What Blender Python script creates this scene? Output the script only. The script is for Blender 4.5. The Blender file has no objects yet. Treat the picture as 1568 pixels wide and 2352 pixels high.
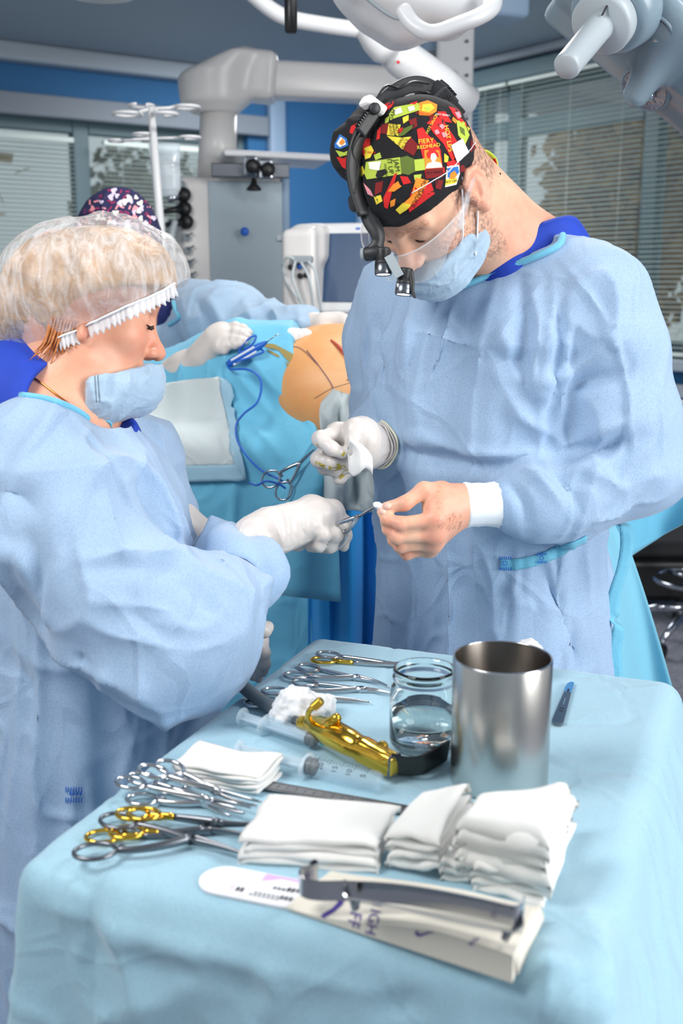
import bpy, bmesh, math, random
import numpy as np
from mathutils import Vector, Matrix
from mathutils.bvhtree import BVHTree

S = bpy.context.scene
COL = S.collection
random.seed(7)
RNG = np.random.default_rng(11)

# ------------------------------------------------------------------ camera
FPX, PITCH, CAMH = 2500.0, math.radians(11.9), 1.5
cam_d = bpy.data.cameras.new('camera')
cam_d.sensor_fit = 'VERTICAL'
cam_d.sensor_height = 36.0
cam_d.sensor_width = 24.0
cam_d.lens = 36.0 * FPX / 2352.0
cam_d.clip_start = 0.05
cam_d.clip_end = 200
cam_d.dof.use_dof = True
cam_d.dof.focus_distance = 1.62
cam_d.dof.aperture_fstop = 5.2
cam = bpy.data.objects.new('camera', cam_d)
cam.location = (0, 0, CAMH)
cam.rotation_euler = (math.radians(90) - PITCH, 0, 0)
COL.objects.link(cam)
S.camera = cam

# ------------------------------------------------------------------ world, lamps, added fills, exposure
world = bpy.data.worlds.new('daylight')
S.world = world
world.use_nodes = True
bg = world.node_tree.nodes['Background']
bg.inputs[0].default_value = (0.90, 0.96, 1.0, 1)
bg.inputs[1].default_value = 0.62


def area_light(name, loc, target, size, energy, color=(1, 1, 1), size_y=None):
    d = bpy.data.lights.new(name, 'AREA')
    d.energy = energy
    d.color = color
    d.shape = 'RECTANGLE' if size_y else 'DISK'
    d.size = size
    if size_y:
        d.size_y = size_y
    o = bpy.data.objects.new(name, d)
    o.location = loc
    o.rotation_euler = (Vector(target) - Vector(loc)).to_track_quat('-Z', 'Y').to_euler()
    COL.objects.link(o)
    return o


area_light('ceiling_lamp_light', (-1.1, 0.6, 2.5), (0.0, 1.6, 1.1), 0.9, 36, (1.0, 0.97, 0.94))
area_light('surgical_lamp_light', (1.3, 1.0, 2.5), (0.1, 1.4, 1.1), 0.5, 15, (1.0, 0.97, 0.94))
area_light('right_fill_light', (2.6, -0.2, 1.75), (0.0, 1.35, 1.15), 1.7, 105, (1.0, 0.99, 0.98), 1.4)  # added soft fill from the right standing in for daylight, no window modelled
area_light('table_lamp_light', (0.15, 2.6, 2.6), (-0.02, 2.2, 1.25), 0.30, 20, (1.0, 0.97, 0.93))
area_light('back_fill_light', (-0.1, 6.0, 2.72), (-0.1, 6.3, 0), 1.4, 62, (0.98, 0.98, 1.0))  # added light without a fixture, brightens the back walls, blinds and pendant

vs = S.view_settings
vs.view_transform = 'Standard'
vs.look = 'None'
vs.exposure = -0.25
vs.gamma = 1.0
vs.use_curve_mapping = False
cy = S.cycles
cy.max_bounces, cy.diffuse_bounces, cy.glossy_bounces = 8, 3, 4
cy.transmission_bounces, cy.transparent_max_bounces = 8, 16

# ------------------------------------------------------------------ coordinates
FW = np.array([0, math.cos(PITCH), -math.sin(PITCH)])
UPV = np.array([0, math.sin(PITCH), math.cos(PITCH)])
RT = np.array([1.0, 0, 0])
CAMP = np.array([0, 0, CAMH])


def ray(x, y):
    return FW * FPX + RT * (x - 784) + UPV * (1176 - y)


def W(x, y, Y):
    d = ray(x, y)
    return CAMP + d * (Y / d[1])


def Tz(x, y, z):
    d = ray(x, y)
    return CAMP + d * ((z - CAMH) / d[2])


def nrm(v):
    v = np.asarray(v, float)
    return v / (np.linalg.norm(v) + 1e-12)


def arr(*p):
    return np.array(p, float)


# ------------------------------------------------------------------ objects
def root_loc(o):
    while o.parent is not None:
        o = o.parent
    return np.array(o.location)


def obj(name, V, F, mat=None, parent=None, smooth=True, local=False, kind=None, label=None):
    """one mesh object; V in world coordinates unless local"""
    V = np.asarray(V, float)
    if parent is not None and not local:
        V = V - root_loc(parent)
    me = bpy.data.meshes.new(name)
    F = [tuple(int(i) for i in f) for f in F] if not isinstance(F, np.ndarray) else F
    if isinstance(F, np.ndarray) and len(F):
        n = F.shape[1]
        me.vertices.add(len(V))
        me.vertices.foreach_set('co', V.astype(np.float32).ravel())
        me.loops.add(F.size)
        me.loops.foreach_set('vertex_index', F.astype(np.int32).ravel())
        me.polygons.add(len(F))
        me.polygons.foreach_set('loop_start', np.arange(0, F.size, n, dtype=np.int32))
        me.update(calc_edges=True)
    else:
        me.from_pydata(V.tolist(), [], F)
    if smooth:
        me.polygons.foreach_set('use_smooth', np.ones(len(me.polygons), bool))
    if mat is not None:
        for m in (mat if isinstance(mat, (list, tuple)) else [mat]):
            me.materials.append(m)
    o = bpy.data.objects.new(name, me)
    COL.objects.link(o)
    if parent is not None:
        o.parent = parent
    if kind:
        o['kind'] = kind
    if label:
        o['label'] = label
    return o


def sharp(o, deg=35):
    """flat where faces meet at an angle, smooth elsewhere"""
    me = o.data
    bm = bmesh.new()
    bm.from_mesh(me)
    lim = math.radians(deg)
    for e in bm.edges:
        e.smooth = not (len(e.link_faces) == 2 and e.calc_face_angle(0) > lim)
    bm.to_mesh(me)
    bm.free()
    return o


def thing(name, label, cat, loc=(0, 0, 0), rot=None, group=None):
    o = bpy.data.objects.new(name, None)
    o.empty_display_size = 0.05
    o.location = tuple(float(c) for c in loc)
    if rot is not None:
        o.rotation_euler = rot
    o['label'] = label
    o['category'] = cat
    if group:
        o['group'] = group
    COL.objects.link(o)
    return o


def tag(o, label, cat, group=None):
    o['label'] = label
    o['category'] = cat
    if group:
        o['group'] = group
    return o


# ------------------------------------------------------------------ shapes -> (V, F)
def join(*parts):
    V, F, n = [], [], 0
    for v, f in parts:
        V.append(np.asarray(v, float))
        F += [tuple(int(i) + n for i in q) for q in f]
        n += len(v)
    return np.concatenate(V), F


def frame_from(z, hint=(0, 0, 1)):
    z = nrm(z)
    h = np.asarray(hint, float)
    if abs(np.dot(h, z)) > 0.98:
        h = arr(1, 0, 0) if abs(z[0]) < 0.9 else arr(0, 1, 0)
    x = nrm(np.cross(h, z))
    return x, np.cross(z, x), z


def box(c, s, ax=None, bev=0.0):
    """box at c, sizes s, axes rows ax, chamfered edges bev"""
    ax = np.eye(3) if ax is None else np.asarray(ax, float)
    h = np.asarray(s, float) / 2
    b = min(bev, min(h) * 0.95)
    if b <= 0:
        V = [(sx * h[0], sy * h[1], sz * h[2]) for sx in (-1, 1) for sy in (-1, 1) for sz in (-1, 1)]
        F = [(0, 1, 3, 2), (4, 6, 7, 5), (0, 4, 5, 1), (2, 3, 7, 6), (0, 2, 6, 4), (1, 5, 7, 3)]
        return np.array(V) @ ax + np.asarray(c), F
    bm = bmesh.new()
    bmesh.ops.create_cube(bm, size=1.0)
    for v in bm.verts:
        v.co = Vector((v.co.x * 2 * h[0], v.co.y * 2 * h[1], v.co.z * 2 * h[2]))
    bmesh.ops.bevel(bm, geom=bm.edges[:], offset=b, segments=3 if b > 0.004 else 2, affect='EDGES', profile=0.5)
    bm.verts.index_update()
    V = np.array([v.co[:] for v in bm.verts])
    F = [tuple(v.index for v in f.verts) for f in bm.faces]
    bm.free()
    return V @ ax + np.asarray(c), F


def spline(pts, n=8, closed=False):
    P = np.asarray(pts, float)
    m = len(P)
    out = []
    rng = range(m if closed else m - 1)
    for i in rng:
        p1, p2 = P[i], P[(i + 1) % m]
        p0 = P[i - 1] if (closed or i > 0) else 2 * p1 - p2
        p3 = P[(i + 2) % m] if (closed or i + 2 < m) else 2 * p2 - p1
        for t in np.arange(n) / n:
            out.append(0.5 * ((2 * p1) + (-p0 + p2) * t + (2 * p0 - 5 * p1 + 4 * p2 - p3) * t * t + (-p0 + 3 * p1 - 3 * p2 + p3) * t ** 3))
    if not closed:
        out.append(P[-1])
    return np.array(out)


def sweep(pts, section, hint=(0, 0, 1), closed=False, scale=None, capped=True, fixed=False):
    """sweep a 2-D section polygon along pts"""
    P = np.asarray(pts, float)
    sec = np.asarray(section, float)
    n, m = len(P), len(sec)
    V = []
    x = None
    for i in range(n):
        if closed:
            t = nrm(P[(i + 1) % n] - P[i - 1])
        else:
            t = nrm(P[min(i + 1, n - 1)] - P[max(i - 1, 0)])
        if x is None or fixed:
            x, y, _ = frame_from(t, hint)
        else:
            x = nrm(x - t * np.dot(x, t))
            y = np.cross(t, x)
        s = 1.0 if scale is None else scale[i]
        s = np.broadcast_to(np.asarray(s, float), (2,))
        V += [P[i] + x * a * s[0] + y * b * s[1] for a, b in sec]
    F = []
    for i in range(n if closed else n - 1):
        for j in range(m):
            a, b = i * m + j, i * m + (j + 1) % m
            c, d = ((i + 1) % n) * m + (j + 1) % m, ((i + 1) % n) * m + j
            F.append((a, b, c, d))
    if capped and not closed:
        F.append(tuple(range(m - 1, -1, -1)))
        F.append(tuple((n - 1) * m + j for j in range(m)))
    return np.array(V), F


def circ(r=1.0, n=10, ry=None):
    a = np.arange(n) / n * 2 * math.pi
    return np.stack([np.cos(a) * r, np.sin(a) * (r if ry is None else ry)], 1)


def tube(pts, r, n=10, closed=False, hint=(0, 0, 1)):
    P = np.asarray(pts, float)
    sc = None
    if not np.isscalar(r):
        r = np.interp(np.linspace(0, 1, len(P)), np.linspace(0, 1, len(r)), r)
        sc = list(r)
        return sweep(P, circ(1.0, n), hint, closed, sc)
    return sweep(P, circ(r, n), hint, closed)


def rod(a, b, ra, rb=None, n=16):
    rb = ra if rb is None else rb
    return sweep([a, b], circ(1, n), scale=[ra, rb])


def lathe(profile, c=(0, 0, 0), axis=(0, 0, 1), n=32, hint=(0, 1, 0)):
    """profile of (radius, height) turned about axis"""
    x, y, z = frame_from(axis, hint)
    c = np.asarray(c, float)
    V, F = [], []
    for r, h in profile:
        for k in range(n):
            a = 2 * math.pi * k / n
            V.append(c + z * h + (x * math.cos(a) + y * math.sin(a)) * max(r, 1e-5))
    for i in range(len(profile) - 1):
        for k in range(n):
            F.append((i * n + k, i * n + (k + 1) % n, (i + 1) * n + (k + 1) % n, (i + 1) * n + k))
    return np.array(V), F


def disc(c, axis, r, n=24):
    x, y, z = frame_from(axis)
    V = [np.asarray(c) + (x * math.cos(2 * math.pi * k / n) + y * math.sin(2 * math.pi * k / n)) * r for k in range(n)]
    return np.array(V), [tuple(range(n))]


def prism(outline, c, ax, ay, az, t, bev=0.0):
    """outline in (ax, ay) extruded t along az from c"""
    O = np.asarray(outline, float)
    n = len(O)
    ax, ay, az = (np.asarray(a, float) for a in (ax, ay, az))
    lo = np.asarray(c) + O[:, :1] * ax + O[:, 1:] * ay
    V = np.concatenate([lo, lo + az * t])
    F = [tuple(range(n - 1, -1, -1)), tuple(range(n, 2 * n))]
    F += [(i, (i + 1) % n, n + (i + 1) % n, n + i) for i in range(n)]
    return V, F


def grid_mesh(G):
    """G (m,n,3) -> V,F array"""
    m, n = G.shape[:2]
    idx = np.arange(m * n).reshape(m, n)
    F = np.stack([idx[:-1, :-1], idx[1:, :-1], idx[1:, 1:], idx[:-1, 1:]], -1).reshape(-1, 4)
    return G.reshape(-1, 3), F


def thick_grid(G, t):
    """a sheet with thickness t (down its normals)"""
    m, n = G.shape[:2]
    du = np.gradient(G, axis=0)
    dv = np.gradient(G, axis=1)
    N = np.cross(du, dv)
    N /= np.linalg.norm(N, axis=2, keepdims=True) + 1e-12
    V1, F1 = grid_mesh(G)
    V2, F2 = grid_mesh(G - N * t)
    k = m * n
    idx = np.arange(k).reshape(m, n)
    rim = np.concatenate([idx[0, :], idx[1:, -1], idx[-1, -2::-1], idx[-2:0:-1, 0]])
    r2 = np.roll(rim, -1)
    F3 = np.stack([rim, r2, r2 + k, rim + k], 1)
    return np.concatenate([V1, V2]), np.concatenate([F1, F2[:, ::-1] + k, F3])


def text_mesh(s, size=1.0, extrude=0.0, bold=0.0):
    cu = bpy.data.curves.new('lettering', 'FONT')
    cu.body = s
    cu.size = size
    cu.align_x = 'CENTER'
    cu.align_y = 'CENTER'
    cu.extrude = extrude
    cu.offset = bold
    cu.resolution_u = 3
    o = bpy.data.objects.new('lettering_tmp', cu)
    COL.objects.link(o)
    dg = bpy.context.evaluated_depsgraph_get()
    me = bpy.data.meshes.new_from_object(o.evaluated_get(dg))
    V = np.array([v.co[:] for v in me.vertices]).reshape(-1, 3)
    F = [tuple(p.vertices) for p in me.polygons]
    bpy.data.objects.remove(o)
    bpy.data.curves.remove(cu)
    bpy.data.meshes.remove(me)
    return V, F


# ------------------------------------------------------------------ noise
def _hash(i, j, k, s):
    h = (i * 374761393 + j * 668265263 + k * 2147483647 + s * 1274126177) & 0xFFFFFFFF
    h = ((h ^ (h >> 13)) * 1274126177) & 0xFFFFFFFF
    h = h ^ (h >> 16)
    return (h & 0xFFFF) / 32767.5 - 1.0


def vnoise(P, seed=0):
    P = np.asarray(P, float)
    I = np.floor(P).astype(np.int64)
    f = P - I
    f = f * f * f * (f * (f * 6 - 15) + 10)
    r = 0
    for dx in (0, 1):
        for dy in (0, 1):
            for dz in (0, 1):
                w = (f[..., 0] if dx else 1 - f[..., 0]) * (f[..., 1] if dy else 1 - f[..., 1]) * (f[..., 2] if dz else 1 - f[..., 2])
                r = r + w * _hash(I[..., 0] + dx, I[..., 1] + dy, I[..., 2] + dz, seed)
    return r


def fbm(P, oct=3, seed=0):
    P = np.asarray(P, float)
    a, r = 1.0, 0
    for o in range(oct):
        r = r + a * vnoise(P * 2 ** o + 17.3 * o, seed + o)
        a *= 0.5
    return r


def ridged(P, seed=0):
    """crease noise: sharp ridges, 0..1"""
    return 1 - np.abs(vnoise(P, seed)) * 2


def sstep(a, b, x):
    t = np.clip((x - a) / (b - a), 0, 1)
    return t * t * (3 - 2 * t)


# ------------------------------------------------------------------ implicit surfaces
class SDF:
    def __init__(self):
        self.p = []
        self.lo = arr(9, 9, 9) * 10
        self.hi = -arr(9, 9, 9) * 10

    def _bb(self, lo, hi):
        self.lo = np.minimum(self.lo, lo)
        self.hi = np.maximum(self.hi, hi)

    def add(self, fn, k=0.0, op='u', lo=None, hi=None):
        self.p.append((fn, k, op))
        if lo is not None:
            self._bb(np.asarray(lo), np.asarray(hi))
        return self

    def cap(self, a, b, ra, rb=None, k=0.02, op='u'):
        a, b = np.asarray(a, float), np.asarray(b, float)
        rb = ra if rb is None else rb
        ab = b - a
        L = float(ab @ ab) + 1e-12

        def fn(P):
            q = P - a
            t = np.clip(q @ ab / L, 0, 1)
            return np.linalg.norm(q - t[..., None] * ab, axis=-1) - (ra + (rb - ra) * t)
        m = max(ra, rb)
        if op == 'u':
            self._bb(np.minimum(a, b) - m, np.maximum(a, b) + m)
        self.p.append((fn, k, op))
        return self

    def chain(self, pts, rs, k=0.02):
        for i in range(len(pts) - 1):
            self.cap(pts[i], pts[i + 1], rs[i], rs[i + 1], k)
        return self

    def ell(self, c, r, R=None, k=0.02, op='u'):
        """ellipsoid, R rows = axes in world"""
        c, r = np.asarray(c, float), np.asarray(r, float)
        R = np.eye(3) if R is None else np.asarray(R, float)
        mr = r.min()

        def fn(P):
            q = (P - c) @ R.T
            k0 = np.linalg.norm(q / r, axis=-1)
            k1 = np.linalg.norm(q / (r * r), axis=-1)
            return np.where(k0 < 0.2, (k0 - 1) * mr, k0 * (k0 - 1) / (k1 + 1e-9))
        if op == 'u':
            m = np.sqrt(((R * r[:, None]) ** 2).sum(0))
            self._bb(c - m, c + m)
        self.p.append((fn, k, op))
        return self

    def rbox(self, c, h, r, R=None, k=0.02, op='u'):
        c, h = np.asarray(c, float), np.asarray(h, float) - r
        R = np.eye(3) if R is None else np.asarray(R, float)

        def fn(P):
            q = np.abs((P - c) @ R.T) - h
            return np.linalg.norm(np.maximum(q, 0), axis=-1) + np.minimum(q.max(-1), 0) - r
        if op == 'u':
            m = (np.abs(R) * (h + r)[:, None]).sum(0)
            self._bb(c - m, c + m)
        self.p.append((fn, k, op))
        return self

    def loft(self, secs, ax, k=0.03, fold=None, power=2.0):
        """stack of ellipses: secs rows (z, cx, cy, rx, ry); ax rows: 2-D lateral and front axes.
        fold(theta, z) -> relative radius change"""
        A = np.asarray(secs, float)
        A = A[np.argsort(A[:, 0])]
        ax = np.asarray(ax, float)

        def fn(P):
            z = np.clip(P[..., 2], A[0, 0], A[-1, 0])
            cx, cy, rx, ry = (np.interp(z, A[:, 0], A[:, i]) for i in (1, 2, 3, 4))
            qx, qy = P[..., 0] - cx, P[..., 1] - cy
            u = qx * ax[0, 0] + qy * ax[0, 1]
            v = qx * ax[1, 0] + qy * ax[1, 1]
            g = (np.abs(u / rx) ** power + np.abs(v / ry) ** power) ** (1 / power)
            if fold is not None:
                g = g - fold(np.arctan2(v / ry, u / rx), z)
            d = (g - 1) * np.minimum(rx, ry)
            dz = np.maximum(A[0, 0] - P[..., 2], P[..., 2] - A[-1, 0])
            return np.where(dz > 0, np.sqrt(np.maximum(d, 0) ** 2 + np.maximum(dz, 0) ** 2) + np.minimum(np.maximum(d, dz), 0), np.maximum(d, dz))
        m = max(A[:, 3].max(), A[:, 4].max()) * 1.15
        self._bb(arr(A[:, 1].min() - m, A[:, 2].min() - m, A[0, 0]), arr(A[:, 1].max() + m, A[:, 2].max() + m, A[-1, 0]))
        self.p.append((fn, k, 'u'))
        return self

    def plane(self, c, n, k=0.0):
        """keep the side the normal points away from"""
        c, n = np.asarray(c, float), nrm(n)
        self.p.append((lambda P: (P - c) @ n, k, 'i'))
        return self

    @staticmethod
    def comb(d, di, k, op):
        if op == 'u':
            if k <= 0:
                return np.minimum(d, di)
            h = np.clip(0.5 + 0.5 * (di - d) / k, 0, 1)
            return di + (d - di) * h - k * h * (1 - h)
        if op == 's':
            di = -di
        if k <= 0:
            return np.maximum(d, di)
        h = np.clip(0.5 - 0.5 * (di - d) / k, 0, 1)
        return di + (d - di) * h + k * h * (1 - h)

    def __call__(self, P):
        P = np.asarray(P, float)
        d = np.full(P.shape[:-1], 10.0)
        for fn, k, op in self.p:
            d = self.comb(d, fn(P), k, op)
        return d

    def normal(self, P, e=0.001):
        g = np.stack([self(P + arr(*r) * e) - self(P - arr(*r) * e) for r in np.eye(3)], -1)
        return g / (np.linalg.norm(g, axis=-1, keepdims=True) + 1e-12)

    def mesh(self, h, lo=None, hi=None, B=8):
        lo = (self.lo if lo is None else np.asarray(lo, float)) - 3 * h - 0.01
        hi = (self.hi if hi is None else np.asarray(hi, float)) + 3 * h + 0.01
        nb = np.ceil((hi - lo) / (h * B)).astype(int)
        bi = np.stack(np.meshgrid(*[np.arange(n) for n in nb], indexing='ij'), -1).reshape(-1, 3)
        hd = h * B * 0.5 * math.sqrt(3)
        cen = lo + (bi + 0.5) * h * B
        D = np.stack([fn(cen) for fn, k, op in self.p], 1)
        d = np.full(len(cen), 10.0)
        for i, (fn, k, op) in enumerate(self.p):
            d = self.comb(d, D[:, i], k, op)
        act = np.abs(d) < hd * 1.8
        bi, cen, D = bi[act], cen[act], D[act]
        uni = [i for i, q in enumerate(self.p) if q[2] == 'u']
        dm = D[:, uni].min(1)
        rel = np.zeros(D.shape, bool)
        for i, (fn, k, op) in enumerate(self.p):
            if op == 'u':
                rel[:, i] = D[:, i] < np.minimum(dm + 2 * hd * 1.2 + k * 2.4, hd * 1.5 + k * 2.4 + h * 2)
            elif op == 's':
                rel[:, i] = D[:, i] < hd * 1.5 + k * 2.2 + h * 2
            else:
                rel[:, i] = D[:, i] > -hd * 1.5 - k * 2.2 - h * 2
        g = np.arange(B + 1)
        off = np.stack(np.meshgrid(g, g, g, indexing='ij'), -1).reshape(-1, 3)
        N = nb * B + 2
        key = lambda I: (I[..., 0].astype(np.int64) * N[1] + I[..., 1]) * N[2] + I[..., 2]
        ck, cv, quads = [], [], []
        e12 = [((a >> 2) & 1, (a >> 1) & 1, a & 1) for a in range(8)]
        CH = 350
        for s in range(0, len(bi), CH):
            b = bi[s:s + CH]
            I = b[:, None, :] * B + off[None]
            P = lo + I * h
            d = np.full(P.shape[:2], 10.0)
            for i, (fn, k, op) in enumerate(self.p):
                r = np.nonzero(rel[s:s + CH, i])[0]
                if len(r):
                    d[r] = self.comb(d[r], fn(P[r]), k, op)
            d = d.reshape(-1, B + 1, B + 1, B + 1)
            cn = [d[:, x:B + x, y:B + y, z:B + z] for x, y, z in e12]
            st = np.stack([c < 0 for c in cn], 0)
            ns = st.sum(0)
            w = np.nonzero((ns > 0) & (ns < 8))
            if len(w[0]) == 0:
                continue
            c8 = np.stack([c[w] for c in cn], 0)
            acc = np.zeros((len(w[0]), 3))
            cnt = np.zeros(len(w[0]))
            for a in range(8):
                for ax in range(3):
                    bit = 4 >> ax
                    if a & bit:
                        continue
                    d0, d1 = c8[a], c8[a | bit]
                    m = (d0 < 0) != (d1 < 0)
                    t = np.where(m, d0 / np.where(m, d0 - d1, 1), 0)
                    p = np.tile(np.array(e12[a], float), (len(t), 1))
                    p[:, ax] += t
                    acc += p * m[:, None]
                    cnt += m
            base = b[w[0]] * B + np.stack(w[1:], 1)
            ck.append(key(base))
            cv.append(lo + (base + acc / cnt[:, None]) * h)
            for ax in range(3):
                sl0 = d[:, :B, :B, :B]
                s1 = [slice(0, B)] * 3
                s1[ax] = slice(1, B + 1)
                sl1 = d[(slice(None), *s1)]
                e = np.nonzero((sl0 < 0) != (sl1 < 0))
                if len(e[0]) == 0:
                    continue
                base = b[e[0]] * B + np.stack(e[1:], 1)
                u, v = [(1, 2), (2, 0), (0, 1)][ax]
                du = np.zeros(3, int)
                dv = np.zeros(3, int)
                du[u] = 1
                dv[v] = 1
                q = np.stack([key(base - du - dv), key(base - dv), key(base), key(base - du)], 1)
                flip = sl0[e] > 0
                q[flip] = q[flip][:, ::-1]
                quads.append(q)
        if not ck:
            return np.zeros((0, 3)), np.zeros((0, 4), int)
        ck = np.concatenate(ck)
        cv = np.concatenate(cv)
        q = np.concatenate(quads)
        ms = np.setdiff1d(q, ck)
        if len(ms):                                       # cells two blocks disagree on: close them at their centres
            I = np.stack([ms // (N[1] * N[2]), (ms // N[2]) % N[1], ms % N[2]], 1)
            ck = np.concatenate([ck, ms])
            cv = np.concatenate([cv, lo + (I + .5) * h])
        o = np.argsort(ck)
        return cv[o], np.searchsorted(ck[o], q)


def relax(V, F, n=2, lam=0.5):
    V = V.copy()
    e = np.concatenate([F[:, [0, 1]], F[:, [1, 2]], F[:, [2, 3]], F[:, [3, 0]]])
    deg = np.bincount(e[:, 0], minlength=len(V)) + np.bincount(e[:, 1], minlength=len(V))
    deg = np.maximum(deg, 1)
    for it in range(n):
        for l in (lam, -lam * 1.03):
            A = np.zeros_like(V)
            for c in range(3):
                A[:, c] = np.bincount(e[:, 0], V[e[:, 1], c], len(V)) + np.bincount(e[:, 1], V[e[:, 0], c], len(V))
            V += l * (A / deg[:, None] - V)
    return V


def vert_normals(V, F):
    n = np.cross(V[F[:, 2]] - V[F[:, 0]], V[F[:, 3]] - V[F[:, 1]])
    N = np.zeros_like(V)
    for j in range(4):
        for c in range(3):
            N[:, c] += np.bincount(F[:, j], n[:, c], len(V))
    return N / (np.linalg.norm(N, axis=1, keepdims=True) + 1e-12)


class Surf:
    """a meshed surface that pixels and points can be dropped onto"""

    def __init__(self, V, F):
        self.V, self.F = V, F
        self.t = BVHTree.FromPolygons(V.tolist(), F.tolist())

    def cast(self, D, O=None):
        P, N, hit = np.zeros((len(D), 3)), np.zeros((len(D), 3)), np.zeros(len(D), bool)
        o = Vector(CAMP)
        for i, d in enumerate(D):
            r = self.t.ray_cast(o, Vector(d).normalized())
            if r[0] is not None:
                P[i], N[i], hit[i] = r[0], r[1], True
        return P, N, hit


def segdist(V, P):
    """distance of points V to polyline P, and position 0..1 along it"""
    best = np.full(len(V), 9.0)
    pos = np.zeros(len(V))
    side = np.zeros((len(V), 3))
    for i in range(len(P) - 1):
        a, ab = P[i], P[i + 1] - P[i]
        q = V - a
        t = np.clip(q @ ab / (ab @ ab + 1e-12), 0, 1)
        r = q - t[:, None] * ab
        d = np.linalg.norm(r, axis=1)
        m = d < best
        best[m], pos[m], side[m] = d[m], (i + t[m]) / (len(P) - 1), r[m]
    return best, pos, side


def main_piece(V, F):
    """keep only the biggest connected piece"""
    lab = np.arange(len(V))
    while True:
        new = lab.copy()
        m = lab[F].min(1)
        for j in range(4):
            np.minimum.at(new, F[:, j], m)
        new = new[new]
        if (new == lab).all():
            break
        lab = new
    big = np.bincount(lab).argmax()
    F = F[lab[F[:, 0]] == big]
    ix = np.full(len(V), -1)
    u = np.unique(F)
    ix[u] = np.arange(len(u))
    return V[u], ix[F]


def sdf_obj(name, sdf, h, mat, parent=None, lo=None, hi=None, sm=1, attr=None, post=None, folds=None, largest=False):
    """mesh an implicit shape; post(V) gives an offset along the normals; folds are creases drawn over it"""
    V, F = sdf.mesh(h, lo, hi)
    if largest:
        V, F = main_piece(V, F)
    if sm:
        V = relax(V, F, sm)
    if folds:
        sf = Surf(V, F)
        N = vert_normals(V, F)
        off = np.zeros(len(V))
        for pts, r, lift in folds:
            pp = spline([(x, y, 0) for x, y in pts], 5)[:, :2]
            P, _, hit = sf.cast([ray(x, y) for x, y in pp])
            P = P[hit]
            if len(P) < 2:
                continue
            jump = np.linalg.norm(np.diff(P, axis=0), axis=1)
            if jump.max() > .035:
                P = P[:int(np.argmax(jump > .035)) + 1]
            if len(P) < 2:
                continue
            sel = np.nonzero((V > P.min(0) - r * 2.2).all(1) & (V < P.max(0) + r * 2.2).all(1))[0]
            if len(sel) == 0:
                continue
            d, t, sd = segdist(V[sel], P)
            x = np.clip(1 - d / (r * 2), 0, 1)
            prof = x * x * (1.6 - .6 * x) if lift < 0 else x ** 2.2
            off[sel] += lift * prof * np.sin(np.pi * np.clip(t, .03, .97)) ** .6
        V = V + N * off[:, None]
    if post is not None:
        N = vert_normals(V, F)
        V = V + N * post(V)[:, None]
    o = obj(name, V, F, mat, parent)
    SURF[o.name] = Surf(V, F) if len(F) < 400000 else None
    if attr:
        for an, fn in attr.items():
            a = o.data.attributes.new(an, 'FLOAT_COLOR', 'POINT')
            c = np.ones((len(V), 4), np.float32)
            c[:, :3] = fn(V)
            a.data.foreach_set('color', c.ravel())
    return o


SURF = {}


# ================================================================== materials
def lin(r, g, b):
    f = lambda c: (c / 255 / 12.92) if c <= 10.3 else ((c / 255 + 0.055) / 1.055) ** 2.4
    return (f(r), f(g), f(b), 1.0)


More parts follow.
